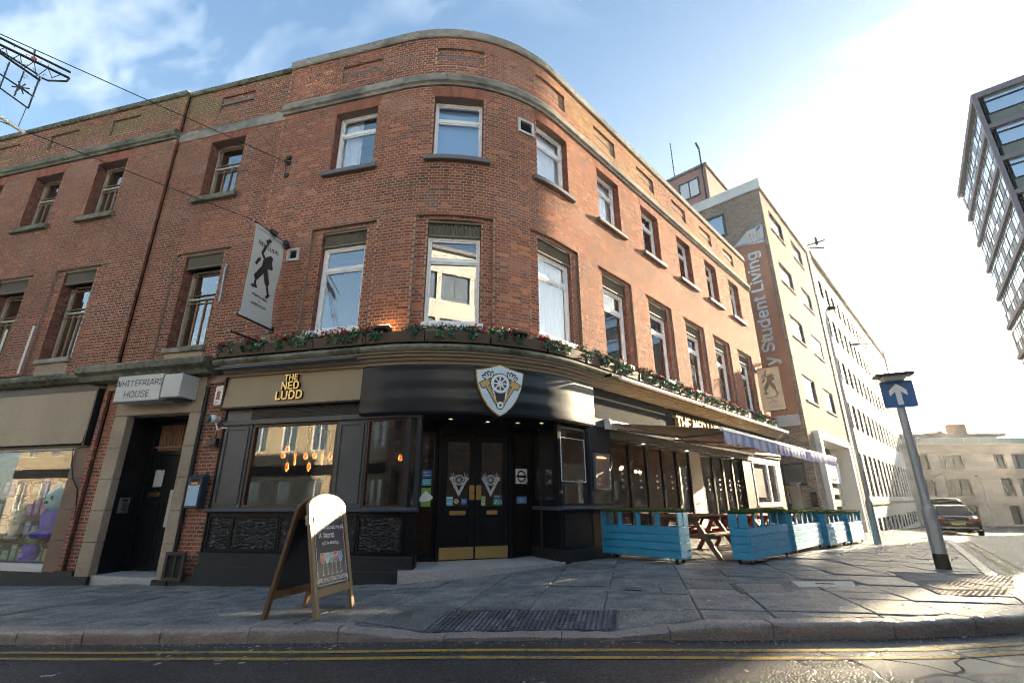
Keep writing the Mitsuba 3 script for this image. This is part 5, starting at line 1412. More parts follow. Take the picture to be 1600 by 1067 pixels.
# trodden gum, grit and a few butts
gm, gc = [], []
for k in range(150):
    p = np.array([RNG.uniform(-5, 8), RNG.uniform(4.6, 9.5)]) if k < 70 else np.array([RNG.uniform(1.6, 5.2), RNG.uniform(4.8, 6.6)])
    if not WALK.buffer(-.1).contains(sg.Point(p)): continue
    r = float(RNG.uniform(.008, .022)); n_ = 9; an = np.linspace(0, 2 * np.pi, n_, endpoint=False); rr = r * RNG.uniform(.7, 1.2, n_); V = np.column_stack([p[0] + rr * np.cos(an), p[1] + rr * np.sin(an)]); zg_ = float(pave(p)) + .007
    V = np.vstack([np.column_stack([V, np.full(n_, zg_ - .006)]), [[*p, zg_ + .001]]]); m = (V, np.array([(i, (i + 1) % n_, n_) for i in range(n_)])); gm.append(m)
    gc.append(np.tile(np.array((.30, .29, .27)) * RNG.uniform(.3, 1.3), (n_ + 1, 1)))
add('gum_spots', cat(gm), 'coloured_matt', 'pavement', kind='stuff', color=np.vstack(gc))
gm = []
for k in range(900):
    a = RNG.uniform(KLINE.project(sg.Point(-7, 5.8)), KLINE.project(sg.Point(8, 8.8))); p = KLINE.interpolate(a); q = KLINE.interpolate(a + .05); t_ = np.array([q.x - p.x, q.y - p.y]); t_ /= np.linalg.norm(t_); pt = np.array([p.x, p.y]) + np.array([t_[1], -t_[0]]) * abs(RNG.normal(.03, .07))
    r = RNG.uniform(.002, .007); gm.append(mv(ball((0, 0, 0), (r * 1.6, r, r * .7), 0), pt[0], pt[1], float(road(pt)) + .002))
add('gutter_grit', cat(gm), 'granite', 'road', kind='stuff')

# kerb stones
def kerb_stone(a0, a1):
    n = max(2, int((a1 - a0) / .06) + 1); aa = np.linspace(a0 + .004, a1 - .004, n); V = []; e = RNG.normal(0, .003)
    ring = [(0.0, -.20), (-.008, .35), (-.012, .70), (.006, .93), (.028, 1.0), (.09, 1.0), (.155, 1.0), (.155, -.20)]
    for a in aa:
        p = KLINE.interpolate(a); q = KLINE.interpolate(min(a + .01, KLINE.length)); t_ = np.array([q.x - p.x, q.y - p.y]); t_ /= np.linalg.norm(t_) + 1e-9; nrm = np.array([-t_[1], t_[0]])
        P_ = np.array([p.x, p.y]); zr = float(road(P_)); inn = P_ + nrm * .1; zt = max(float(pave(inn)) , zr + .02) + e
        for w, h in ring:
            pt = P_ + nrm * w; V.append((*pt, zr + (zt - zr) * h if h > 0 else zr + h))
    V = np.array(V); m = len(ring)
    V[:, :2] += .0
    jit = meshkit.fbm(V * 11, 3, 4) - .5; jx = meshkit.fbm(V * 13 + 5, 3, 6) - .5; V[:, 2] += jit * .030 * (V[:, 2] > V[:, 2].min() + .1); V[:, :2] += jx[:, None] * .030 * np.array([.3, 1.0])
    F = tri([(i * m + (j + 1) % m, i * m + j, (i + 1) * m + j, (i + 1) * m + (j + 1) % m) for i in range(n - 1) for j in range(m)])
    caps = np.array([(0, i, i + 1) for i in range(1, m - 1)])
    return V, np.vstack([F, caps, caps[:, ::-1] + (n - 1) * m])


add('kerb', kerb_stone(KLINE.project(sg.Point(-29, 9.4)), KLINE.project(sg.Point(-11, 6.4))), 'granite', kind='structure', smooth=40)
a = KLINE.project(sg.Point(-11, 6.4)); j = 0; far_k = []
while a < KLINE.length - 2:
    L = float(rg.uniform(.75, 1.05)); m = kerb_stone(a, min(a + L, KLINE.length - .1)); a += L; j += 1
    if j < 46: add('stone', m, 'granite', 'kerb', smooth=40)
    else: far_k.append(m)
add('stone_mass', cat(far_k), 'granite', 'kerb', kind='stuff', smooth=40)

# double yellow lines
def ribbon(line, off0, off1, mat, label, a0, a1, gap=()):
    V, F = [], []; aa = np.arange(a0, a1, .12)
    for a in aa:
        p = KLINE.interpolate(a); q, r = KLINE.interpolate(max(a - .4, 0)), KLINE.interpolate(min(a + .4, KLINE.length)); t_ = np.array([r.x - q.x, r.y - q.y]); t_ /= np.linalg.norm(t_); nrm = np.array([t_[1], -t_[0]])
        for o in (off0, off1):
            pt = np.array([p.x, p.y]) + nrm * (o + .006 * math.sin(a * 3.1)); V.append((*pt, float(road(pt)) + .004))
    n = len(aa); F = tri([(2 * i, 2 * i + 1, 2 * i + 3, 2 * i + 2) for i in range(n - 1)])
    add('yellow_line', (np.array(V), F[:, ::-1]), mat, label=label, kind='structure')


def worn_yellow(p, n, uv):
    wx, wy = p.x * 2.0 + .35 * noise(p.x * 5, p.y * 5, 1), p.y * 2.0 + .35 * noise(p.x * 5 + 9, p.y * 5, 1)
    d1, d2, w = voronoi(wx, wy)
    zone = smoothstep(1.2, .25, dr.sqrt(dr.square((p.x - 3.0) / 1.35) + dr.square((p.y - 3.95) / .60)))
    wear = smoothstep(.60, .72, noise(p.x * 40, p.y * 40, 3) * .6 + noise(p.x * 6, p.y * 6, 4) * .5)
    c = mix((.36, .225, .030), (.22, .145, .035), fbm(p.x * 5, p.y * 9, 0, 3))
    c = mix(c, (.09, .085, .075), wear * .75)
    return mix(c, (.01, .01, .01), (1 - smoothstep(.03, .085, d2 - d1)) * zone)


pr('yellow_paint', proc(worn_yellow), .6)
for k, o in enumerate((.27, .47)):
    ribbon(KLINE, o, o + .075, 'yellow_paint', ('inner' if k == 0 else 'outer') + ' yellow line painted along the kerb', KLINE.project(sg.Point(-12, 6.6)), KLINE.length - 3)
# ================================================================ STREET THINGS
def gz(x, y): return float(pave(np.array([x, y])))


# A-board
t = thing('sandwich_board', 'wooden A-board with an arched chalkboard face advertising gins, standing near the kerb', 'sign board')
FL, FR, BL, BR = np.array([-1.95, 5.27]), np.array([-1.79, 5.96]), np.array([-2.54, 5.38]), np.array([-2.39, 6.10])
dv_ = FR - FL; WB = np.linalg.norm(dv_); az_b = math.atan2(dv_[0], dv_[1])
zb_ = gz(*FL); HB = 1.20
topc = (FL + FR + BL + BR) / 4
tx = np.array([math.sin(az_b), math.cos(az_b)]); ty = np.array([-tx[1], tx[0]])       # ty to the left = towards the back leaf
half = float(((BL - FL) @ ty)) / 2
def leaf(m, side):
    """panel mesh in (x along the board, y up the leaf, z out of the face) to world, hinged at the top"""
    lean = math.atan2(half - .03, HB); v = m[0]; c, s_ = math.cos(lean), math.sin(lean)
    out = v[:, 1] * -s_ + v[:, 2] * c ; zz = v[:, 1] * c + v[:, 2] * s_
    L0 = (FL + FR) / 2 if side > 0 else (FL + FR) / 2 + ty * 2 * half
    nrm = -ty * side
    q = L0 + np.outer(v[:, 0], tx) + np.outer(out, nrm)
    zg = np.array([gz(*FL), gz(*FR)]) if side > 0 else np.array([gz(*BL), gz(*BR)])
    return np.column_stack([q, zz + zg[0] + (v[:, 0] / WB + .5) * (zg[1] - zg[0])]), m[1]


w2 = WB / 2
pr('board_wood', blotch((.20, .105, .045), (.105, .055, .026), 4.0, 40.0, stretch=.3), .55)
pr('board_wood_pale', plain((.30, .21, .115), (.19, .125, .065), 4.0, 40.0, stretch=.3), .5)
pr('chalkboard', plain((.018, .018, .024), (.030, .030, .036), 3.0, 50.0), .16, clearcoat=0.6, clearcoat_gloss=0.92)
arch = sg.Polygon([(-w2, 1.07), (w2, 1.07)] + [(w2 * math.cos(q), 1.07 + .15 * math.sin(q)) for q in np.linspace(0, math.pi, 16)][1:-1])
for side in (1, -1):
    st_ = .058
    for x0, x1 in ((-w2, -w2 + st_), (w2 - st_, w2)): add('stile', leaf(cbox(x0, x1, 0, 1.10, -.02, .02, .004), side), 'board_wood_pale' if side > 0 else 'board_wood', t)
    add('rail', leaf(cbox(-w2 + st_, w2 - st_, .19, .27, -.018, .018, .004), side), 'board_wood_pale' if side > 0 else 'board_wood', t)
    top = extrude(arch.union(sg.box(-w2 + st_, .98, w2 - st_, 1.08)), .036, -.018)
    add('arched_rail', leaf(top, side), 'board_wood_pale' if side > 0 else 'board_wood', t)
    face = sg.Polygon([(-w2 + st_, .27), (w2 - st_, .27), (w2 - st_, 1.05), (-w2 + st_, 1.05)])
    add('chalkboard', leaf(extrude(face, .012, -.004), side), 'chalkboard', t)
# printed poster on the front leaf
pz = .0085
add('poster', leaf(extrude(sg.box(-w2 + .075, .285, w2 - .075, 1.00), .0012, pz), 1), 'poster_slate', t); pr('poster_slate', plain((.040, .038, .058), (.056, .053, .078), 5, 40), .22, clearcoat=0.5, clearcoat_gloss=0.9)
add('poster_border', leaf(extrude(sg.box(-w2 + .085, .295, w2 - .085, .99).difference(sg.box(-w2 + .089, .299, w2 - .089, .986)), .0008, pz + .0013), 1), 'print_white', t)
def wr(s_, h, x, y, bold=False): return mv(text(s_, h, .0008, bold), x, y, pz + .0014)
for q in (("we've got all the gin", .038, .03, .845), ('A World', .055, -.06, .755), ('of Gin Waiting', .034, .0, .685), ('OVER 100 GINS INSIDE...', .040, 0, .322)): add('writing', leaf(wr(*q), 1), 'print_white', t)
gl, gc = [], []
for k in range(5):
    x = -.165 + .082 * k; y = .60
    bowl = sg.Polygon([(x - .036, y + .0), (x + .036, y), (x + .038, y - .05), (x + .022, y - .095), (x - .022, y - .095), (x - .038, y - .05)])
    m = extrude(bowl, .0008, pz + .0013); gl.append(m); gc.append(vcol(m, ((.50, .20, .12), (.55, .60, .62), (.20, .42, .34), (.50, .10, .20), (.18, .40, .48))[k]))
    m = extrude(bowl.buffer(.004).difference(bowl), .0008, pz + .0014); gl.append(m); gc.append(vcol(m, (.6, .62, .65)))
    for g in (sg.Point(x - .012, y - .04).buffer(.013), sg.Point(x + .014, y - .03).buffer(.012)):
        m = extrude(g, .0008, pz + .0022); gl.append(m); gc.append(vcol(m, ((.7, .5, .2), (.7, .2, .2), (.6, .65, .3), (.75, .6, .3), (.6, .2, .3))[k]))
    m = extrude(sg.box(x - .003, y - .205, x + .003, y - .095).union(sg.Point(x, y - .21).buffer(.018).intersection(sg.box(x - .03, y - .216, x + .03, y - .204))), .0008, pz + .0013); gl.append(m); gc.append(vcol(m, (.62, .63, .66)))
add('gin_glasses', leaf(cat(gl), 1), 'coloured', t, color=np.vstack(gc))
add('clip', leaf(cat([box(-w2 + .075, -w2 + .09, .86, .97, .014, .018), box(w2 - .10, w2 - .085, 1.0, 1.10, .019, .024)]), 1), 'dark_metal', t)
add('hinge', leaf(cat([box(-w2 - .004, -w2 - .001, .90, 1.0, -.03, .02)]), 1), 'grey_metal', t)
add('bolt', leaf(cat([ball((x, .24, -.02), .009, 1) for x in (-w2 + .1, 0, w2 - .1)]), 1), 'grey_metal', t)

# planters
def worn_blue(p, n, uv):
    g = noise(p.x * 14, p.y * 14, p.z * 90); w = smoothstep(.64, .80, fbm(p.x * 7, p.y * 7, p.z * 26, 3) * .8 + g * .30)
    c = mix((.012, .215, .400), (.018, .300, .500), fbm(p.x * 3, p.y * 3, p.z * 12, 3))
    return mix(c, (.20, .30, .34), w * .6)


pr('blue_paint', proc(worn_blue), .5, bump=proc(lambda p, n, uv: noise(p.x * 12, p.y * 12, p.z * 110) * .003, eps=2e-3))
pr('turf', VC, .95)
def turf_roll(L, W, seed):
    rg = np.random.default_rng(seed); V, F, C = [], [], []
    core = cbox(-.02, L + .02, -W / 2 - .02, W / 2 + .02, .80, .855, .02)
    V = [core[0]]; F = [core[1]]; C = [vcol(core, (.045, .075, .018))]; n = len(core[0]); bl, bf, bc = [], [], []
    for k in range(int(2600 * L / 1.6)):
        x, y = rg.uniform(-.02, L + .02), rg.uniform(-W / 2 - .02, W / 2 + .02); side = rg.random()
        if side < .35: p = np.array([x, -W / 2 - .02, rg.uniform(.80, .85)]); d = np.array([rg.normal(0, .3), -1, rg.normal(.2, .3)])
        elif side < .45: p = np.array([x, W / 2 + .02, rg.uniform(.80, .85)]); d = np.array([rg.normal(0, .3), 1, rg.normal(.2, .3)])
        elif side < .55: p = np.array([-.02 if rg.random() < .5 else L + .02, y, rg.uniform(.80, .85)]); d = np.array([-1 if p[0] < 0 else 1, rg.normal(0, .3), rg.normal(.2, .3)])
        else: p = np.array([x, y, .855]); d = np.array([rg.normal(0, .35), rg.normal(0, .35), 1])
        d = d / np.linalg.norm(d) * rg.uniform(.014, .026); t_ = np.cross(d, rg.normal(size=3)); t_ = t_ / np.linalg.norm(t_) * .0035
        i = len(bl); bl += [p - t_, p + t_, p + d]; bf.append((i, i + 1, i + 2)); c = np.array((.055, .10, .02)) * rg.uniform(.6, 1.5) + (np.array((.05, .03, .0)) if rg.random() < .25 else 0); bc += [c] * 3
    return cat([core, (np.array(bl), np.array(bf))]), np.vstack([C[0], np.array(bc)])


def planter(origin, az, L, W, label, seed, group='blue planters round the pub seating'):
    """local x along the trough, -y is the outer long side"""
    t = thing('planter', label, 'planter', group)
    z0 = np.mean([gz(*(np.array(origin[:2]) + np.array([math.sin(az), math.cos(az)]) * q)) for q in (0, L)])
    pt = lambda m: put(m, (origin[0], origin[1], z0), az)
    zb, zt = .085, .575; n = 4; h = (zt - zb) / n; rg = np.random.default_rng(seed)
    for k in range(n):
        a, b = zb + k * h + .003, zb + (k + 1) * h - .003; e = rg.uniform(-.003, .003)
        add('board', pt(cbox(0, L, -W / 2 + e, -W / 2 + .022 + e, a, b, .003)), 'blue_paint', t)
        add('board', pt(cbox(0, L, W / 2 - .022, W / 2, a, b, .003)), 'blue_paint', t)
        for x0, x1 in ((-.002, .02), (L - .02, L + .002)): add('end_board', pt(cbox(x0 - .02 * (x0 < 0) , x1 + .02 * (x0 > 0), -W / 2 - .004, W / 2 + .004, a, b, .003)), 'blue_paint', t)
    add('soil', pt(box(.02, L - .02, -W / 2 + .022, W / 2 - .022, zt - .08, zt - .05)), 'dark_room', t)
    for x in (-.022, L - .0):
        for y0, y1 in ((-W / 2 - .003, -.012), (.012, W / 2 + .003)): add('end_post', pt(cbox(x, x + .024, y0, y1, zt + .004, .80, .003)), 'blue_paint', t)
    m_ = max(2, int(round(L / .42)))
    for k in range(1, m_):
        x = L * k / m_
        for y in (-W / 2 + .035,): add('slat', pt(cbox(x - .045, x + .045, y - .01, y + .012, zt - .2, .80, .003)), 'blue_paint', t)
    m, c = turf_roll(L, W, seed); add('turf_top', pt(m), 'turf', t, color=c)
    for x in (.10, L - .10):
        for y in (-W / 2 + .06, W / 2 - .06):
            add('castor', pt(cat([rx(mv(lathe([(0, -.014), (.028, -.014), (.032, -.008), (.032, .008), (.028, .014), (0, .014)], 12), 0, 0, 0), 90), box(-.024, .024, -.02, .02, .03, .05)]) if 0 else cat([mv(rx(lathe([(0, -.014), (.028, -.014), (.032, -.008), (.032, .008), (.028, .014), (0, .014)], 12), 90), x, y, .034), box(x - .022, x + .022, y - .02, y + .02, .062, .084), box(x - .006, x + .014, y - .02, y - .015, .03, .064), box(x - .006, x + .014, y + .015, y + .02, .03, .064)])), 'dark_metal', t, smooth=40)
    return t


o1 = P1(4.62, .12); e1 = P1(4.55, 1.62); v_ = e1 - o1
azp = math.atan2(v_[0], v_[1]); 
planter(o1, azp, float(np.linalg.norm(v_)), .34, 'blue turf-topped planter set square to the pub wall beside the lobby', 31)
ROW = [((5.24, 2.29), (7.22, 2.34), 'first from the left of the blue planters along the street side'), ((8.32, 2.16), (10.35, 2.22), 'second from the left of the blue planters along the street side'), ((10.62, 2.30), (12.40, 2.36), 'third from the left of the blue planters along the street side'), ((12.64, 2.42), (14.20, 2.46), 'rightmost blue planter along the street side, farthest away with sunlit turf')]
for k, (a, b, lab) in enumerate(ROW):
    o, e = P1(*a), P1(*b); v_ = e - o; planter(o, math.atan2(v_[0], v_[1]), float(np.linalg.norm(v_)), .31, lab, 40 + k)

# picnic tables
pr('picnic_wood', blotch((.22, .085, .045), (.13, .05, .03), 4, 40, stretch=.3), .55)
pr('picnic_red', plain((.30, .05, .03), (.20, .035, .025), 4, 40), .5)
def picnic(s, d, mat, label):
    t = thing('picnic_table', label, 'picnic table')
    o = P1(s, d); z0 = gz(*o); pt = lambda m: put(m, (*o, z0), AZ_R)
    L = 1.5
    for k in range(5): add('top_board', pt(cbox(-L / 2, L / 2, -.35 + .142 * k, -.35 + .142 * k + .132, .72, .755, .004)), mat, t)
    for y in (-.70, .52):
        for k in range(2): add('seat_board', pt(cbox(-L / 2, L / 2, y + .10 * k - .01, y + .10 * k + .082, .42, .452, .004)), mat, t)
    for x in (-.50, .50):
        for sy in (-1, 1):
            a, b = np.array([x, sy * .22, .72]), np.array([x, sy * .66, 0.01]); w = .05
            add('leg', pt(hull([a + [-.02, -w, 0], a + [.02, -w, 0], a + [-.02, w, 0], a + [.02, w, 0], b + [-.02, -w, 0], b + [.02, -w, 0], b + [-.02, w, 0], b + [.02, w, 0]])), mat, t)
        add('cross_beam', pt(cbox(x + .022, x + .055, -.70, .72, .345, .42, .004)), mat, t)
        add('top_beam', pt(cbox(x + .022, x + .055, -.34, .36, .65, .72, .004)), mat, t)
        a, b = np.array([x + .0, 0, .68]), np.array([x * .25, 0, .38])
        add('brace', pt(tube([a, b], .03, 4)), mat, t)
    return t


picnic(6.15, 1.10, 'picnic_wood', 'brown timber picnic table seen through the gap between the first two blue planters')
picnic(8.3, 1.10, 'picnic_red', 'reddish picnic table just behind the long street side blue planter')
picnic(10.9, 1.15, 'picnic_red', 'reddish picnic table behind the farther blue planters')

# sign post with the one-way sign
t = thing('sign_post', 'grey steel sign post with a black painted foot at the pavement edge', 'sign post')
px_, py_ = 6.80, 8.25; z0 = gz(px_, py_)
add('column', mv(lathe([(0, .0), (.098, 0), (.098, .90), (.085, .96), (.064, .99), (.062, 3.05), (0, 3.05)], 20), px_, py_, z0 - .02), 'galvanised', t, smooth=40)
add('painted_foot', mv(lathe([(.100, 0), (.100, .24), (.0985, .245), (.0985, 0)], 20), px_, py_, z0 - .01), 'dark_metal', t, smooth=40)
add('door_plate', put(cbox(-.05, .05, -.103, -.095, .35, .75, .002), (px_, py_, z0), math.radians(39 + 90)), 'galvanised', t)
t2 = thing('one_way_sign', 'square blue one-way sign with a white upward arrow on the grey post', 'sign')
azs = math.radians(39.5 + 90 - 12)          # the sign's width direction
sp = lambda m: put(m, (px_, py_, z0), azs)
SW = .235; ZS_ = 2.80
add('plate', sp(mv(rx(extrude(sg.box(-SW, -SW, SW, SW).buffer(-.03).buffer(.03), .006), 90), 0, -.075, ZS_)), 'grey_metal', t2)
add('blue_face', sp(mv(rx(extrude(sg.box(-SW, -SW, SW, SW).buffer(-.034).buffer(.03), .002), 90), 0, -.0812, ZS_)), 'sign_blue', t2); pr('sign_blue', (.03, .13, .33), .35)
arr = sg.Polygon([(-.04, -.185), (.04, -.185), (.04, .045), (.125, -.03), (.125, .065), (0, .19), (-.125, .065), (-.125, -.03), (-.04, .045)])
add('arrow', sp(mv(rx(extrude(arr, .002), 90), 0, -.0834, ZS_)), 'print_white', t2)
add('clamp', sp(cat([box(-.10, .10, -.075, -.06, ZS_ - .12, ZS_ - .09), box(-.10, .10, -.075, -.06, ZS_ + .09, ZS_ + .12)])), 'grey_metal', t2)
t3 = thing('sign_lantern', 'flat dark lantern on top of the sign post, above the blue arrow', 'lamp')
add('hood', sp(cat([hull([(-.30, -.30, 3.10), (.26, -.30, 3.10), (-.30, .10, 3.12), (.26, .10, 3.12), (-.28, -.28, 3.145), (.24, -.28, 3.145), (-.28, .08, 3.165), (.24, .08, 3.165)]), tube([(0, 0, 3.0), (0, 0, 3.14)], .05, 10)])), 'slate_black', t3)
add('diffuser', sp(hull([(-.16, -.22, 3.03), (.12, -.22, 3.03), (-.16, .02, 3.03), (.12, .02, 3.03), (-.20, -.26, 3.10), (.17, -.26, 3.10), (-.20, .06, 3.10), (.17, .06, 3.10)])), 'sign_grey', t3)


# street lamps
def lamp(x, y, h, r0, r1, arm, label, az=0, head=.5):
    t = thing('street_lamp', label, 'street lamp'); z0 = gz(x, y)
    add('column', mv(lathe([(0, 0), (r0, 0), (r0, min(1.1, h * .2)), (r1 * 1.1, min(1.1, h * .2) + .1), (r1, h * .5), (r1 * .7, h), (0, h)], 14), x, y, z0 - .02), 'galvanised', t, smooth=40)
    pt = lambda m: put(m, (x, y, z0), az)
    add('arm', pt(tube([(0, 0, h - .05), (arm * .35, 0, h + .22), (arm, 0, h + .30)], r1 * .6, 8)), 'galvanised', t, smooth=50)
    add('lantern', pt(hull([(arm - .05, -.10, h + .26), (arm + head, -.09, h + .29), (arm - .05, .10, h + .26), (arm + head, .09, h + .29), (arm, -.07, h + .37), (arm + head * .8, -.05, h + .37), (arm, .07, h + .37), (arm + head * .8, .05, h + .37)])), 'slate_black', t)
    return t


lamp(9.94, 14.01, 6.6, .085, .045, .12, 'grey street lamp column between the blue planters and the one-way sign', math.radians(100), .22)
lamp(19.3, 23.6, 9.0, .08, .05, .9, 'slim street lamp column seen behind the one-way sign', math.radians(300), .5)
# far lamp by the stone building
lamp(44.3, 46.8, 4.0, .06, .045, .2, 'small far street lamp in front of the pale stone building', math.radians(270), .3)


# cars
def car(x, y, az, z0, L, W, H, paint, label, boot=True, plate=None, van=False):
    t = thing('van' if van else 'parked_car', label, 'van' if van else 'car')
    # local x: forward along the car; built from cross sections
    if van:
        prof = [(-L / 2, .45, H * .86, .90), (-L / 2 + .12, .40, H * .97, .97), (-L / 2 + .5, .38, H, 1.0), (L * .18, .38, H, 1.0), (L * .30, .38, H * .80, .98), (L * .36, .38, H * .60, .97), (L / 2 - .08, .40, H * .50, .92), (L / 2, .45, H * .42, .84)]
        cab = None
    else:
        prof = [(-L / 2, .36, .74, .86), (-L / 2 + .06, .28, .90, .93), (-L / 2 + .30, .22, .98, .98), (-L / 2 + .75, .20, 1.00, 1.0), (-.3, .18, .96, 1.0), (.7, .18, .93, 1.0), (1.25, .20, .88, .99), (L / 2 - .35, .22, .76, .95), (L / 2 - .08, .28, .66, .86), (L / 2, .36, .56, .74)]
    V, nR = [], 12
    for xx, zl, zh, wf in prof:
        w = W / 2 * wf
        for q in np.linspace(0, 2 * np.pi, nR, endpoint=False):
            cx_, cz_ = math.cos(q), math.sin(q)
            sx = abs(cx_) ** .45 * (1 if cx_ >= 0 else -1); sz_ = abs(cz_) ** .45 * (1 if cz_ >= 0 else -1)
            V.append((xx, sx * w * (1 - .06 * max(sz_, 0)), (zl + zh) / 2 + sz_ * (zh - zl) / 2))
    n = len(prof); F = [(i * nR + j, i * nR + (j + 1) % nR, (i + 1) * nR + (j + 1) % nR, (i + 1) * nR + j) for i in range(n - 1) for j in range(nR)]
    F = list(map(tuple, tri(F))); V = V + [(prof[0][0], 0, (prof[0][1] + prof[0][2]) / 2), (prof[-1][0], 0, (prof[-1][1] + prof[-1][2]) / 2)]
    F += [(n * nR, (j + 1) % nR, j) for j in range(nR)] + [(n * nR + 1, (n - 1) * nR + j, (n - 1) * nR + (j + 1) % nR) for j in range(nR)]
    pt = lambda m: put(m, (x, y, z0), az)
    add('body', pt((np.array(V), np.array(F))), paint, t, smooth=50)
    if not van:
        cb = [(-L / 2 + .62, .97, .78), (-L / 2 + 1.15, 1.0, .90), (.35, .98, .88), (1.12, .92, .80)]; tp = [(-L / 2 + 1.22, H - .05, .64), (-.55, H, .70), (.05, H - .01, .70), (.35, H - .06, .66)]
        gl = hull([(a, sy * W / 2 * w, z) for a, z, w in cb for sy in (-1, 1)] + [(a, sy * W / 2 * w, z) for a, z, w in tp for sy in (-1, 1)])
        add('glasshouse', pt(gl), 'car_glass', t)
        rf = hull([(a, sy * W / 2 * (w - .01), z + dz) for a, z, w in tp for sy in (-1, 1) for dz in (.0, .02)] + [(a, sy * W / 2 * w, z) for a, z, w in tp for sy in (-1, 1)])
        add('roof', pt(rf), paint, t, smooth=40)
        for sy in (-1, 1):
            for (a, b) in ((0, 0), (3, 3)):
                add('pillar', pt(tube([(cb[a][0], sy * W / 2 * cb[a][2], cb[a][1]), (tp[b][0], sy * W / 2 * tp[b][2], tp[b][1])], .032, 6)), paint, t, smooth=50)
            add('pillar', pt(tube([(-.25, sy * W / 2 * .90, .98), (-.35, sy * W / 2 * .71, H - .01)], .03, 6)), paint, t)
            add('rear_light', pt(hull([(-L / 2 + .02, sy * W / 2 * .50, .72), (-L / 2 + .02, sy * W / 2 * .50, .86), (-L / 2 + .05, sy * W / 2 * .90, .70), (-L / 2 + .05, sy * W / 2 * .90, .87), (-L / 2 + .26, sy * W / 2 * .985, .74), (-L / 2 + .26, sy * W / 2 * .985, .86), (-L / 2 - .012, sy * W / 2 * .52, .74), (-L / 2 - .012, sy * W / 2 * .52, .85), (-L / 2 + .02, sy * W / 2 * .93, .74), (-L / 2 + .02, sy * W / 2 * .93, .85)])), 'tail_red', t)
            add('wing_mirror', pt(hull([(.75, sy * (W / 2 - .04), .96), (.75, sy * (W / 2 + .17), .98), (.75, sy * (W / 2 + .17), 1.10), (.75, sy * (W / 2 - .02), 1.06), (.92, sy * (W / 2 + .02), .99), (.90, sy * (W / 2 + .13), 1.08)])), paint, t)
        add('number_plate', pt(cbox(-L / 2 - .03, -L / 2 + .01, -.26, .26, .56, .67, .003)), 'plate_yellow', t)
        add('plate_marks', pt(cat([box(-L / 2 - .033, -L / 2 - .0305, -.21 + .062 * k, -.175 + .062 * k, .585, .645) for k in range(7)])), 'letter_dark', t)
        add('bumper_trim', pt(cat([cbox(-L / 2 - .02, -L / 2 + .1, -W * .40, W * .40, .40, .47, .01), cbox(-L / 2 - .012, -L / 2 + .05, -.32, .32, .70, .73, .004)])), 'grey_metal', t)
    else:
        add('rear_window', pt(hull([(-L / 2 + .04, sy * W * .38, z) for sy in (-1, 1) for z in (H * .62, )] + [(-L / 2 + .10, sy * W * .36, H * .90) for sy in (-1, 1)] + [(-L / 2 - .012, sy * W * .38, H * .62) for sy in (-1, 1)] + [(-L / 2 + .03, sy * W * .36, H * .90) for sy in (-1, 1)])), 'car_glass', t)
        for sy in (-1, 1): add('rear_light', pt(cbox(-L / 2 - .015, -L / 2 + .08, sy * W * .43 - .07, sy * W * .43 + .07, .75, 1.15, .01)), 'tail_red', t)
        add('side_window', pt(cat([hull([(-L * .2, sy * (W / 2 * .985), H * .64), (L * .20, sy * (W / 2 * .985), H * .64), (-L * .2, sy * (W / 2 * .96), H * .88), (L * .12, sy * (W / 2 * .96), H * .88), (-L * .2, sy * (W / 2 * .95), H * .64), (L * .2, sy * (W / 2 * .95), H * .64)]) for sy in (-1, 1)])), 'car_glass', t)
    for xx in (-L / 2 + .85, L / 2 - .85):
        for sy in (-1, 1):
            wv = rx(lathe([(.12, -.10), (.29, -.105), (.32, -.08), (.325, .0), (.32, .08), (.29, .105), (.12, .10)], 22), 90)
            wk = add('wheel', pt(mv(wv, xx, sy * (W / 2 - .10), .325)), 'tyre', t, smooth=40)
            add('rim', pt(mv(rx(lathe([(0, -.09), (.10, -.085), (.20, -.06), (.205, .06), (.10, .085), (0, .09)], 12), 90), xx, sy * (W / 2 - .085), .325)), 'grey_metal', wk, smooth=30)
    return t


pr('car_paint', (.006, .007, .009), .25, specular=.25)
pr('car_glass', (.02, .024, .028), .05, spec=0.0) if 0 else pr('car_glass', (.02, .024, .028), .06)
pr('tail_red', (.25, .012, .012), .25); pr('plate_yellow', (.62, .47, .05), .5); pr('tyre', (.014, .014, .014), .85)
caz = math.radians(37.0); rc = np.array([21.95, 25.05]); cc_ = rc + 2.3 * np.array([math.sin(caz), math.cos(caz)])
car(cc_[0], cc_[1], caz, float(road(cc_)), 4.6, 1.82, 1.46, 'car_paint', 'black saloon car seen from behind, parked beyond the one-way sign post')
vc = np.array([27.1, 31.8]) ; car(vc[0], vc[1], caz, float(road(vc)), 4.9, 1.95, 2.05, 'car_paint', 'dark van parked in front of the black saloon car', van=True)

# ================================================================ CABLES AND STREET DECORATION OVERHEAD
A3 = np.array([*P1(-2.64, .02), 8.33]); E3 = np.array([-7.83, 5.39, 8.12])
dirc = E3 - A3; X3 = A3 + dirc * 4.2
def sag(a, b, n, s): 
    tt = np.linspace(0, 1, n)[:, None]; p = a + (b - a) * tt; p[:, 2] -= (s * 4 * tt * (1 - tt))[:, 0]; return p


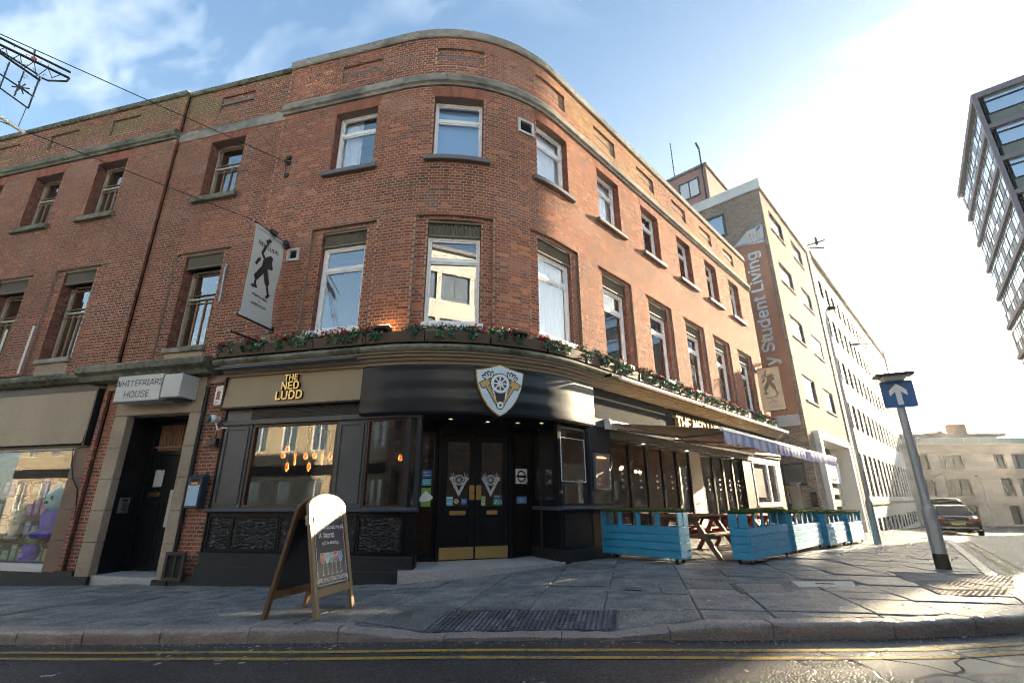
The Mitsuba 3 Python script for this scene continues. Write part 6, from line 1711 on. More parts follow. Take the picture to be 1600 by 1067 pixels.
t = thing('overhead_cable', 'thin cable running from the brick wall up to the hanging street decoration', 'cable')
add('wire', tube(sag(A3, X3, 30, .0), .008, 6), 'dark_metal', t)
add('wall_anchor', cat([tube([A3, A3 + np.array([*OL, 0]) * .10], .02, 8), flat(box(-.05, .05, -.05, .05, 0, .02), -2.64, 0, 8.33), tube([A3 + [0, 0, -.3], A3 + np.array([*OL * .10, .0])], .010, 6), flat(box(-.05, .05, -.05, .05, 0, .03), -2.64, 0, 8.02), flat(box(-.07, .03, .10, .17, 0, .05), -2.62, 0, 8.33)]), 'dark_metal', t)
A4 = np.array([*P1(-2.36, .88), 6.30]); E4 = np.array([-7.23, 5.36, 6.42]); X4 = A4 + (E4 - A4) * 3.6
t = thing('overhead_cable', 'lower thin cable running from the grey banner rod out across the street', 'cable')
add('wire', tube(sag(A4, X4, 30, .0), .007, 6), 'dark_metal', t)
# the decoration hangs in the upright plane through the upper cable: (metres out from the wall anchor, height)
HD = np.array([-0.67404, -0.73869]); ND = np.array([-HD[1], HD[0]])
def hz(a, z, off=0.0): return np.array([*(A3[:2] + HD * a + ND * off), z])


t = thing('street_decoration', 'unlit festive lattice frame with a star hung from the cable at the upper left', 'decoration')
L_ = lambda pts, r, off=0.0: tube([hz(a, z, off) for a, z in pts], r, 6)
add('frame', cat([L_([(7.2, 8.52), (4.322, 7.939), (3.519, 7.919)], .020), L_([(7.2, 8.52), (4.322, 7.939), (3.519, 7.919)], .018, .16), L_([(7.2, 8.30), (4.289, 7.80), (3.807, 7.64)], .018), L_([(7.2, 8.27), (4.289, 7.77), (3.85, 7.66)], .014, .1), L_([(3.807, 7.70), (3.73, 7.70), (3.538, 7.84), (3.519, 7.919)], .015), L_([(3.824, 7.71), (3.816, 7.08)], .012), L_([(5.6, 7.85), (4.154, 7.22), (3.816, 7.08)], .012), L_([(5.6, 7.95), (4.207, 7.45), (3.83, 7.32)], .012), L_([(4.168, 7.72), (4.156, 7.23)], .010), L_([(3.997, 7.67), (3.993, 7.19)], .010)]), 'dark_steel', t, smooth=60)
pr('dark_steel', (.06, .07, .085), .4, .4)
lat = []
for k in range(22):
    a0_ = 3.62 + .16 * k; top_ = np.interp(a0_, [3.519, 4.322, 7.2], [7.915, 7.935, 8.52]); bo_ = np.interp(a0_, [3.538, 3.807, 4.289, 7.2], [7.84, 7.66, 7.80, 8.30])
    lat.append(L_([(a0_, top_), (a0_ + .08, bo_)], .006)); lat.append(L_([(a0_ + .08, bo_), (a0_ + .16, top_)], .006))
add('lattice', cat(lat), 'dark_steel', t)
st_ = [L_([(3.965 + .10 * math.cos(q), 7.375 + .10 * math.sin(q)), (3.965 - .10 * math.cos(q), 7.375 - .10 * math.sin(q))], .010) for q in np.arange(4) * math.pi / 4 + .3]
add('star', cat(st_), 'dark_steel', t)
rgl = np.random.default_rng(3); bl_ = []
for (a, z), (b, w), n in (((7.0, 8.28), (3.62, 7.72), 70), ((3.82, 7.7), (3.82, 7.1), 14), ((4.168, 7.72), (4.156, 7.23), 8), ((3.997, 7.67), (3.993, 7.19), 8), ((7.0, 8.45), (3.6, 7.92), 60)):
    for k in range(n):
        f_ = rgl.random(); p = hz(a + (b - a) * f_ + rgl.normal(0, .01), z + (w - z) * f_ + rgl.normal(0, .012)); bl_.append(tube([p, p + rgl.normal(0, .022, 3)], .0045, 4))
add('light_string', cat(bl_), 'grey_metal', t, kind='stuff')
add('hanger', cat([L_([(3.974, 8.13), (3.954, 7.96)], .008), L_([(3.99, 8.13), (3.954, 7.96)], .006), L_([(3.836, 7.078), (3.84, 6.66)], .005)]), 'dark_metal', t)
add('red_clip', (lambda c: box(c[0] - .025, c[0] + .025, c[1] - .025, c[1] + .025, c[2] - .035, c[2] + .035))(hz(3.954, 7.955)), 'alarm_red', t)
t = thing('white_tube', 'white tube fixed along the lower cable at the left edge', 'tube')
add('tube', tube([(-8.3, 4.3, 6.98), (-7.24, 5.35, 6.49), (-7.042, 5.543, 6.375)], .028, 8), 'white_plastic', t, smooth=60)
# ================================================================ OTHER BUILDINGS
def wall_with_holes(s0, s1, z0, z1, holes, d0, d1):
    """wall along the street front as blocks round its openings (s0, s1, z0, z1)"""
    ss = sorted({s0, s1} | {v for h in holes for v in h[:2]}); zz = sorted({z0, z1} | {v for h in holes for v in h[2:4]}); out = []
    for a, b in zip(ss[:-1], ss[1:]):
        run = None
        for u, v in zip(zz[:-1], zz[1:]):
            m, w = (a + b) / 2, (u + v) / 2
            if any(h[0] < m < h[1] and h[2] < w < h[3] for h in holes):
                if run: out.append(sb(a, b, run[0], run[1], d0, d1)); run = None
            else: run = (run[0], v) if run else (u, v)
        if run: out.append(sb(a, b, run[0], run[1], d0, d1))
    return cat(out)


# the two blocks farther along the street are set out on their own module: its origin is the student block's corner
KM = 1.1305
_sb = sb
def sb(s0, s1, z0, z1, d0, d1): return _sb(19.68 + (s0 - 17) * KM, 19.68 + (s1 - 17) * KM, KM * z0 - .17, KM * z1 - .17, .55 + (d0 - 1.11) * KM, .55 + (d1 - 1.11) * KM)
def bflat(m, s, d, z): return flat((m[0] * KM, m[1]), 19.68 + (s - 17) * KM, .55 + (d - 1.11) * KM, KM * z - .17)
def bP(s, d): return P1(19.68 + (s - 17) * KM, .55 + (d - 1.11) * KM)
def bmap(m):
    v = m[0]; q = path(19.68 + (v[:, 0] - 17) * KM, .55 + (v[:, 2] - 1.11) * KM); return np.column_stack([q, KM * v[:, 1] - .17]), m[1]


def far_brick(c1, c2, mort, L=.235, H=.075):
    def f(p, n, uv):
        front_ = dr.abs(n.x * float(OR[0]) + n.y * float(OR[1])) > .6
        u = dr.select(front_, p.x * float(DR[0]) + p.y * float(DR[1]), p.x * float(OR[0]) + p.y * float(OR[1]))
        k = dr.floor(p.z / H); x = u / L + .5 * (k - 2 * dr.floor(k / 2)); fx, fz = x - dr.floor(x), p.z / H - k
        r = cell_rand(dr.floor(x), k, 2)
        c = mix(c1, c2, r) * (.75 + .5 * cell_rand(dr.floor(x), k, 7)) * (.85 + .3 * noise(p.x * .7, p.y * .7, p.z * .5))
        j = dr.maximum(smoothstep(.44, .475, dr.abs(fx - .5)), smoothstep(.38, .44, dr.abs(fz - .5)))
        return mix(c, mort, j)
    return proc(f)


pr('brown_brick', far_brick((.155, .11, .085), (.235, .18, .14), (.31, .285, .25)), .9)
pr('far_glass', (.34, .39, .44), .07, .85)
pr('ajar_glass', (.5, .55, .6), .03, .9)
pr('far_frame', (.05, .06, .07), .5)
pr('render_white', blotch((.62, .61, .58), (.52, .51, .49), .8, 12), .7)
pr('concrete', plain((.30, .285, .26), (.20, .19, .175), 1.2, 14), .85)
pr('portal_white', (.62, .62, .60), .5)
pr('blind_white', plain((.60, .62, .64), (.50, .52, .55), 2, 20), .8)

t = thing('student_building', 'brown brick four-storey block beyond the pub with a tall orange banner on its side wall', 'building')
holes = []
for z0, z1 in ((12.80, 13.80), (10.25, 11.22), (7.72, 8.72), (5.05, 6.10)):
    for a, b in ((18.0, 20.05), (21.6, 23.55)): holes.append((a, b, z0, z1))
holes.append((18.35, 23.65, -.6, 3.55))
add('wall', cat([wall_with_holes(17.0, 25.2, -.8, 14.40, holes, .55, 1.11), sb(17.0, 17.3, -.8, 14.40, -7.8, .55), sb(17.3, 25.2, -.8, 14.4, -7.9, -7.6)]), 'brown_brick', t)
rf = add('roof_fascia', cat([sb(16.93, 25.2, 14.40, 14.90, .50, 1.20), sb(16.93, 17.4, 14.40, 14.90, -7.9, .50)]), 'render_white', t)
add('roof', sb(17.4, 25.2, 14.60, 14.7, -7.8, .50), 'lead_grey', rf)
def far_window(a, b, z0, z1, d, key, rec=.14, glass='far_glass', mull=1, lining=None):
    w = add('window', cat([sb(a, a + .07, z0, z1, d - rec - .06, d - rec), sb(b - .07, b, z0, z1, d - rec - .06, d - rec), sb(a + .07, b - .07, z0, z0 + .07, d - rec - .06, d - rec), sb(a + .07, b - .07, z1 - .07, z1, d - rec - .06, d - rec)] + [sb(a + (b - a) * (k + 1) / (mull + 1) - .03, a + (b - a) * (k + 1) / (mull + 1) + .03, z0 + .07, z1 - .07, d - rec - .06, d - rec) for k in range(mull)]), 'far_frame', key)
    tl = random.uniform(-.006, .006); ajar = .046 if (abs(a - 21.6) < .1 and abs(z0 - 7.72) < .1) else 0.0
    add('pane', bmap((np.array([(a + .07, z0 + .07, d - rec - .03 + tl), (b - .07, z0 + .07, d - rec - .03 + ajar), (b - .07, z1 - .07, d - rec - .03 + ajar), (a + .07, z1 - .07, d - rec - .03 + tl)]), tri([(0, 1, 2, 3)]))), glass if not ajar else 'ajar_glass', w)
    if lining: add('lining', cat([sb(a, a + .03, z0, z1, d - rec, d - .03), sb(b - .03, b, z0, z1, d - rec, d - .03), sb(a + .03, b - .03, z1 - .03, z1, d - rec, d - .03)]), lining, w)  # dark strips standing in for the shade inside the window reveals
    return w


for a, b, z0, z1 in holes[:-1]:
    w = far_window(a, b, z0, z1, 1.11, t, .05, mull=0)
    add('sill', sb(a - .03, b + .03, z0 - .07, z0, .9, 1.16), 'concrete', w)
pt_ = add('portal', cat([sb(17.95, 18.36, -.8, 3.80, .5, 1.30), sb(23.64, 24.05, -.8, 3.80, .5, 1.30), sb(18.36, 23.64, 3.52, 3.80, .5, 1.30)]), 'portal_white', t)
add('portal_recess', cat([sb(18.36, 23.64, -.8, 3.52, -.2, -.1)]), 'portal_grey', t); pr('portal_grey', plain((.30, .31, .32), (.24, .25, .26), 3, 30), .6)
for k in range(26): add('portal_slat', sb(18.5 + .2 * k, 18.56 + .2 * k, -.5, 3.5, -.1, -.05), 'portal_grey', pt_)
t2 = thing('fortis_sign', 'pale board lettered fortis Student Living hung in the doorway of the brown brick block', 'sign')
fs = lambda m: bflat(m, 21.0, .88, 1.92)
add('board', fs(box(-1.5, 1.5, 0, .85, 0, .05)), 'print_white', t2)
add('lettering', fs(mv(text('fortis', .40, .004), -.1, .34, .051)), 'purple_ink', t2); pr('purple_ink', (.07, .05, .13), .5)
add('lettering', fs(mv(text('Student Living', .13, .004), -.1, .10, .051)), 'purple_ink', t2)
add('leaf_mark', fs(cat([mv(rz(box(-.02, .22, -.02, .02, .051, .055), 35), .85, .58 + .09 * k, 0) for k in range(3)])), 'purple_ink', t2)
for z in (1.0, 1.45):
    tt = thing('portal_plaque', ('upper' if z > 1.2 else 'lower') + ' brownish lettered plaque under the fortis sign board', 'plaque')
    add('plate', bflat(box(-1.25, 1.25, 0, .26, 0, .03), 21.1, .86, z), 'plaque_tan', tt)
    add('bars', bflat(cat([box(-1.1 + .28 * k, -.92 + .28 * k, .06, .20, .031, .035) for k in range(8)]), 21.1, .86, z), 'gold_ink', tt, kind='stuff')
pr('plaque_tan', (.30, .29, .27), .6); pr('gold_ink', (.42, .34, .20), .5)
# the banner on the side wall; local x towards the street, y up, z out of the wall (towards the pub)
O17 = P1(19.68, -.705)
def side(m, off=0.0):
    v = m[0] * KM - np.array([0, .17, 0]); return np.column_stack([O17[0] + v[:, 0] * OR[0] - (v[:, 2] + off) * DR[0], O17[1] + v[:, 0] * OR[1] - (v[:, 2] + off) * DR[1], v[:, 1]]), m[1]


t2 = thing('wall_banner', 'tall vertical orange brown banner lettered Student Living on the side of the brown brick block', 'banner')
add('cloth', side(box(-.27, .96, 3.95, 12.0, .02, .04)), 'banner_orange', t2); pr('banner_orange', plain((.30, .135, .085), (.36, .17, .11), .5, 10), .75)
hd_ = sg.Polygon([(-.27, 11.95), (.96, 11.75), (.99, 12.62), (.35, 12.50), (-.27, 11.98)])
add('header', side(extrude(hd_, .02, .041)), 'print_grey', t2); pr('print_grey', (.46, .48, .50), .7)
add('folded_corner', side(extrude(sg.Polygon([(-.27, 11.98), (.35, 12.50), (.30, 12.0)]), .015, .062)), 'banner_cloth', t2)
add('foot', side(box(-.27, .97, 3.93, 4.36, .041, .05)), 'print_grey', t2)
add('header_text', side(mv(text('tis', .34, .004), .62, 12.05, .062)), 'tan_print', t2); pr('tan_print', (.42, .26, .15), .6)
add('header_text', side(mv(text('Student Living', .13, .004), .38, 11.86, .062)), 'purple_ink', t2)
add('leaf_mark', side(cat([mv(rz(box(0, .22, -.022, .022, .062, .066), 35), .72, 12.38 + .07 * k, 0) for k in range(2)])), 'purple_ink', t2)
v, f = text('y Student Living', .42, .004, True, False); L0 = v[:, 0].max(); sc = (11.45 - 6.35) / L0; v = v * [sc, sc, 1]
add('lettering', side((np.column_stack([.58 - v[:, 1] * .95, 6.35 + v[:, 0], .041 + v[:, 2]]), f[:, ::-1])), 'print_pale', t2); pr('print_pale', (.50, .53, .55), .7)
sw_ = add('side_window', cat([side(box(a, b, u, v_, 0, .06)) for a, b, u, v_ in ((0.0, .08, 1.78, 2.58), (.72, .80, 1.78, 2.58), (.08, .72, 1.78, 1.86), (.08, .72, 2.50, 2.58))]), 'far_frame', t)
add('pane', side(box(.08, .72, 1.86, 2.5, .0, .02)), 'far_glass', sw_)
sw_ = add('side_window', cat([side(box(a, b, u, v_, 0, .06)) for a, b, u, v_ in ((-1.6, -1.5, 12.7, 13.85), (-.58, -.48, 12.7, 13.85), (-1.5, -.58, 12.7, 12.8), (-1.5, -.58, 13.75, 13.85))]), 'far_frame', t)
add('pane', side(box(-1.5, -.58, 12.8, 13.75, .0, .02)), 'far_glass', sw_)
t2 = thing('parking_notice', 'yellow and white notice board on the brown brick side wall beyond the pub', 'notice')
add('board', side(cat([box(.08, .46, 1.14, 1.76, .02, .05)])), 'notice_white', t2); pr('notice_white', (.70, .70, .66), .5)
add('yellow_head', side(box(.08, .46, 1.55, 1.76, .051, .056)), 'plate_yellow', t2)
add('blue_foot', side(box(.06, .48, 1.02, 1.13, .02, .05)), 'sign_blue', t2)
add('print_lines', side(cat([box(.13, .13 + w, 1.20 + .045 * k, 1.22 + .045 * k, .051, .054) for k, w in enumerate((.2, .26, .18, .24, .28, .2, .25))])), 'letter_dark', t2)
t2 = thing('meter_box', 'dark wall cupboard on the brown brick side wall by the corner', 'box')
add('case', side(cbox(.84, 1.02, 1.02, 1.52, .02, .12, .01)), 'slate_black', t2); add('door', side(cbox(.86, 1.00, 1.05, 1.49, .121, .128, .003)), 'dark_metal', t2)
t2 = thing('bulkhead_light', 'small grey bulkhead lamp on a pier by the side wall beyond the pub', 'lamp')
add('pier', cat([sb(16.4, 16.9, .0, 1.75, .30, .55)]), 'sandstone', t2)
add('head', bflat(cat([box(-.2, .2, 0, .06, -.05, .25), box(-.12, .12, -.08, 0, .0, .2)]), 16.65, .36, 1.80), 'sign_grey', t2)
# plant room above the roofs
t = thing('rooftop_plant_room', 'pinkish rooftop plant room with one shuttered window, seen over the parapet', 'building')
q0 = bP(17.3, -3.2)
zz0, zz1 = 14.0, 18.2
ru = lambda d, s: bP(s, d)
wallp = [bP(18.6, -1.45), bP(18.6, -3.5), bP(21.5, -3.5), bP(21.5, -1.45)]
add('wall', extrude(sg.Polygon([tuple(p) for p in wallp]), 4.0 * KM, 15.66), 'pink_render', t); pr('pink_render', plain((.33, .20, .18), (.26, .16, .145), 1.5, 20), .85)
add('roof_edge', extrude(sg.Polygon([tuple(p) for p in wallp]).buffer(.10, join_style=2), .16, 20.18), 'lead_grey', t)
P186 = bP(18.6, 0.0)
s186 = lambda m: (np.column_stack([P186[0] + KM * (m[0][:, 0] * OR[0] - m[0][:, 2] * DR[0]), P186[1] + KM * (m[0][:, 0] * OR[1] - m[0][:, 2] * DR[1]), KM * m[0][:, 1] - .17]), m[1])
wf = add('window', s186(cat([box(-2.98, -2.90, 16.4, 17.5, 0, .05), box(-1.94, -1.86, 16.4, 17.5, 0, .05), box(-2.90, -1.94, 16.4, 16.48, 0, .05), box(-2.90, -1.94, 17.42, 17.5, 0, .05), box(-2.45, -2.39, 16.48, 17.42, 0, .04)])), 'far_frame', t)
add('pane', s186(box(-2.90, -1.94, 16.48, 17.42, 0, .02)), 'blind_white', wf)
p = bP(18.8, -3.2); add('aerial', tube([(*p, KM * 18.1 - .17), (*p, KM * 20.6 - .17)], .028, 6), 'dark_metal', t)
p = bP(18.6, -2.65); add('flue_pipe', cat([tube([(*bP(18.5, -1.60), KM * 15.6 - .17), (*bP(18.5, -1.60), KM * 19.2 - .17)], .045, 8), tube([(*bP(18.5, -1.60), KM * 19.1 - .17), (*bP(18.45, -1.7), KM * 19.5 - .17)], .06, 8)]), 'dark_metal', t)

# long white office block along the street
t = thing('white_office_building', 'long white office block with rows of narrow dark windows along the side street', 'building')
rowsz = ((12.55, 13.75), (10.15, 11.55), (7.60, 8.95), (4.95, 6.40), (1.40, 3.62), (-.55, .30))
S0, S1_ = 27.0, 56.0; holes = []
n_ = 17; pitch = (S1_ - S0 - .6) / n_
for k in range(n_):
    for z0, z1 in rowsz: holes.append((S0 + .5 + pitch * k, S0 + .5 + pitch * k + 1.06, z0, z1))
add('wall', cat([wall_with_holes(S0, S1_, -2.5, 14.75, holes, .55, 1.02), sb(S1_, S1_ + .3, -2.5, 14.75, -9, 1.02), sb(25.2, S1_ + .3, -2.5, 14.4, -9.3, -9)]), 'render_white', t)
add('end_fin', cat([sb(25.22, 26.1, -2.0, 14.9, -9, 1.16), sb(26.1, 26.98, -2, 14.6, -9, .60)]), 'concrete', t)
add('roof_coping', sb(26.1, S1_ + .4, 14.75, 14.95, -9.2, 1.22), 'concrete', t)
add('roof', sb(26.1, S1_, 14.3, 14.4, -9, .5), 'lead_grey', t)
add('plinth_band', cat([sb(S0, S1_, .98, 1.12, .55, 1.10)]), 'concrete', t)
for h in holes: far_window(*h, 1.02, t, .40, glass='office_glass', mull=0, lining='office_lining')
pr('office_glass', (.03, .035, .042), .15, specular=.3); pr('office_lining', (.07, .075, .08), .7)  # second colour is the shade painted on the reveals
t = thing('roof_aerial', 'small dark aerial bracket on the roof edge where the white office block begins', 'aerial')
p = bP(26.2, 1.0); add('mast', cat([tube([(*p, KM * 14.9 - .17), (*p, KM * 15.5 - .17)], .03, 6)]), 'dark_metal', t)
add('arms', cat([tube([(*bP(26.2, .7), KM * 15.35 - .17), (*bP(26.2, 2.0), KM * 15.35 - .17)], .05, 6), tube([(*bP(25.9, .8), KM * 15.15 - .17), (*bP(26.8, 1.8), KM * 15.15 - .17)], .05, 6), tube([(*bP(26.0, 1.6), KM * 15.1 - .17), (*bP(26.0, 1.6), KM * 15.6 - .17)], .07, 6)]), 'dark_metal', t)

sb = _sb
# pale stone building closing the street (its front faces back along the street)
t = thing('stone_building', 'pale stone three-storey building closing the end of the street, with a glass roof terrace', 'building')
YB = 47.6
def xb(x0, x1, z0, z1, y0, y1): return box(x0, x1, YB - y1, YB - y0, z0, z1)
wins = [(41.6, 44.05, 3.95, 5.28, 3), (46.97, 48.1, 3.95, 5.34, 2), (48.75, 51.0, 3.95, 5.34, 3), (41.6, 44.08, 1.45, 3.03, 3), (46.99, 48.1, 1.42, 3.06, 2), (48.65, 51.0, 1.42, 3.06, 3), (43.1, 44.1, -1.65, .62, 1), (46.98, 48.0, -1.1, .56, 1), (49.0, 50.2, -1.1, .56, 1), (39.7, 40.6, 3.9, 5.28, 1), (39.75, 40.6, 1.5, 3.03, 1), (52.0, 54.0, 3.95, 5.3, 2), (52.0, 54.0, 1.42, 3.06, 2)]
xs_ = sorted({36.5, 60.0} | {v for h in wins for v in h[:2]}); zs_ = sorted({-3.0, 6.2} | {v for h in wins for v in h[2:4]}); mm_ = []
for a, b in zip(xs_[:-1], xs_[1:]):
    run = None
    for u, v in zip(zs_[:-1], zs_[1:]):
        if any(h[0] < (a + b) / 2 < h[1] and h[2] < (u + v) / 2 < h[3] for h in wins):
            if run: mm_.append(xb(a, b, *run, -.5, 0)); run = None
        else: run = (run[0], v) if run else (u, v)
    if run: mm_.append(xb(a, b, *run, -.5, 0))
pr('stone_glass', (.085, .09, .095), .10, .35)
pr('pale_stone', proc(lambda p, n, uv: mix((.33, .305, .275), (.45, .42, .385), cell_rand(dr.floor(p.x / .9 + .5 * dr.floor(p.z / .42)), dr.floor(p.z / .42), 1)) * (.80 + .38 * fbm(p.x * .45, p.y * .5, p.z * .5, 3))), .85)
add('wall', cat(mm_ + [xb(36.5, 60, -3, 6.2, -12, -11.5), xb(36.4, 36.8, -3, 6.2, -11.5, -.5), xb(59.7, 60, -3, 6.2, -11.5, -.5)]), 'pale_stone', t)
add('string_course', cat([xb(36.4, 60, 5.50, 5.72, -.1, .22), xb(36.4, 60, 3.50, 3.72, -.1, .18), xb(36.4, 60, 3.16, 3.24, -.1, .10), xb(36.4, 60, .72, .95, -.1, .16), xb(36.4, 60, 6.2, 6.34, -.5, .26), xb(36.4, 60, -3, -1.2, -.1, .10)]), 'pale_stone', t)
for a, b, z0, z1, n in wins:
    w = add('window', cat([xb(a, a + .07, z0, z1, -.3, -.2), xb(b - .07, b, z0, z1, -.3, -.2), xb(a + .07, b - .07, z0, z0 + .07, -.3, -.2), xb(a + .07, b - .07, z1 - .07, z1, -.3, -.2)] + [xb(a + (b - a) * k / n - .07, a + (b - a) * k / n + .07, z0 + .07, z1 - .07, -.3, -.2) for k in range(1, n)] + [xb(a + .07, b - .07, z1 - (z1 - z0) * .34, z1 - (z1 - z0) * .34 + .05, -.3, -.22)]), 'far_frame', t)
    add('pane', xb(a + .07, b - .07, z0 + .07, z1 - .07, -.29, -.26), 'stone_glass', w); add('sill', xb(a - .06, b + .06, z0 - .10, z0, -.3, .08), 'pale_stone', w)
rb = add('roof_pavilion', cat([box(39.0, 49.5, YB + 1.6, YB + 9, 6.25, 7.2), box(38.5, 50.0, YB + 1.0, YB + 9.5, 7.2, 7.48)]), 'lead_grey', t)
add('chimney', box(47.6, 49.0, YB + 4, YB + 5, 7.45, 8.9), 'chimney_brick', rb); pr('chimney_brick', (.20, .135, .105), .9)
add('gable', hull([(44.6, YB + 3, 7.45), (46.0, YB + 3, 7.45), (45.3, YB + 3, 8.05), (44.6, YB + 6, 7.45), (46.0, YB + 6, 7.45), (45.3, YB + 6, 8.05)]), 'chimney_brick', rb)
bl = add('balustrade', cat([box(38.8 + 1.5 * k - .03, 38.8 + 1.5 * k + .03, YB + .2, YB + .26, 6.3, 6.95) for k in range(14)] + [box(38.8, 59.5, YB + .2, YB + .25, 6.93, 6.98)]), 'grey_metal', t)
for k in range(13): add('glass_panel', box(38.85 + 1.5 * k, 38.75 + 1.5 * (k + 1), YB + .215, YB + .235, 6.36, 6.92), 'terrace_glass', bl)
pr('terrace_glass', (.16, .24, .25), .08)

# office tower on the right
t = thing('office_tower', 'tall office tower of glass bands and grey edges at the right edge', 'building')
DN, DF = 34.15, 45.9
NC = DN * np.array([math.sin(math.radians(51.15)), math.cos(math.radians(51.15))]); FC = DF * np.array([math.sin(math.radians(47.96)), math.cos(math.radians(47.96))])
LT = float(np.linalg.norm(FC - NC)); LD = (FC - NC) / LT; MD = np.array([LD[1], -LD[0]])            # MD: away from the street, to the right
TOP = DN * .6427 + HC; FL_ = 2.142
tw = lambda m: (np.column_stack([NC[0] + m[0][:, 0] * LD[0] + m[0][:, 1] * MD[0], NC[1] + m[0][:, 0] * LD[1] + m[0][:, 1] * MD[1], m[0][:, 2]]), m[1])
WT = 4.75; ADDED_VOID_Z = TOP - 5 * FL_ - .3  # tower left open below this height, an added void that lets sun through
pr('tower_mullion', (.07, .075, .08), .5)
pr('tower_grey', plain((.185, .165, .18), (.15, .135, .15), .8, 8), .6)
pr('tower_glass', (.46, .52, .58), .10, .75)
pr('tower_blind', plain((.33, .34, .38), (.27, .28, .31), 1, 9), .6)
pr('tower_panel', plain((.15, .16, .13), (.11, .12, .10), 1, 12), .4)
nfl = 11
core = [box(.25, LT - .25, .25, WT - .25, ADDED_VOID_Z, TOP - .2)]
core += [box(2.3, LT - .25, .22, .60, -2.5, ADDED_VOID_Z)]  # added blade wall, out of view, shaped to shade part of the pavement
add('core', tw(cat(core)), 'tower_core', t); pr('tower_core', (.05, .055, .06), .7)
add('column', tw(cat([box(x, x + .7, WT - .9, WT - .2, -2.5, ADDED_VOID_Z) for x in (.6, LT / 2, LT - 1.3)])), 'tower_grey', t)  # added columns under the raised block, out of view
add('soffit', tw(box(.05, LT - .05, .05, WT - .05, ADDED_VOID_Z - .12, ADDED_VOID_Z)), 'tower_grey', t)
add('roof_edge', tw(cat([box(-.10, LT + .10, -.10, .55, TOP - .35, TOP), box(-.10, .55, .55, WT + .1, TOP - .35, TOP), box(LT - .45, LT + .10, .55, WT + .1, TOP - .35, TOP), box(.55, LT - .45, WT - .4, WT + .1, TOP - .35, TOP)])), 'tower_grey', t)
add('roof_slab', tw(box(.4, LT - .4, .4, WT - .4, TOP - .3, TOP - .2)), 'lead_grey', t)
for k in range(nfl):
    zt = TOP - .35 - k * FL_; zb_ = zt - FL_ + .26
    full = zb_ > ADDED_VOID_Z
    x0 = .0 if full else 2.3
    add('floor_band', tw(cat([box(x0 - .08 * full, LT + .05, -.03, .30, zb_ - .26, zb_)] + ([box(-.08, .30, .30, WT, zb_ - .26, zb_)] if full else []))), 'tower_grey', t)
    m_ = 16; w_ = (LT - x0) / m_
    mull = []
    for j in range(m_):
        a = x0 + j * w_; h = zt - zb_
        for (u, v), mt in (((0, .38), 'tower_blind' if (j + k) % 3 else 'tower_glass'), ((.38, .80), 'tower_glass' if (j * 7 + k * 3) % 5 else 'tower_blind'), ((.80, 1.0), 'tower_glass')):
            e = random.uniform(-.012, .012)
            if k < 8: add('pane', tw((np.array([(a + .03, .10 + e, zb_ + h * u + .02), (a + w_ - .03, .10 - e, zb_ + h * u + .02), (a + w_ - .03, .10 - e, zb_ + h * v - .02), (a + .03, .10 + e, zb_ + h * v - .02)]), tri([(0, 1, 2, 3)]))), mt, t)
            elif u == 0: mull.append(box(a + .03, a + w_ - .03, .10, .12, zb_, zt))
        mull += [box(a - .014, a + .014, .08, .12, zb_, zt)]
    for u in (.38, .80): mull.append(box(x0, LT, .08, .12, zb_ + (zt - zb_) * u - .02, zb_ + (zt - zb_) * u + .02))
    add('mullions', tw(cat(mull)), 'tower_mullion', t)
    if full:
        bw = 2.05
        for j in range(4):
            a = .30 + j * (bw + .3); h = zt - zb_
            if a + bw > WT: break
            add('spandrel', tw(box(.10, .16, a, a + bw, zb_, zb_ + h * .36)), 'tower_panel', t)
            f_ = add('window', tw(cat([box(.06, .16, a, a + .06, zb_ + h * .36, zt), box(.06, .16, a + bw - .06, a + bw, zb_ + h * .36, zt), box(.06, .16, a + .06, a + bw - .06, zb_ + h * .36, zb_ + h * .40), box(.06, .16, a + .06, a + bw - .06, zb_ + h * .80, zb_ + h * .84)])), 'slate_black', t)
            add('pane', tw(box(.11, .13, a + .06, a + bw - .06, zb_ + h * .40, zt)), 'tower_glass', f_)
            add('pier', tw(box(-.06, .30, a + bw, a + bw + .3, zb_, zt)), 'tower_grey', t)
    add('corner_post', tw(box(-.10, .10, -.10, .10, zb_ - .26, zt)), 'tower_grey', t) if full else None

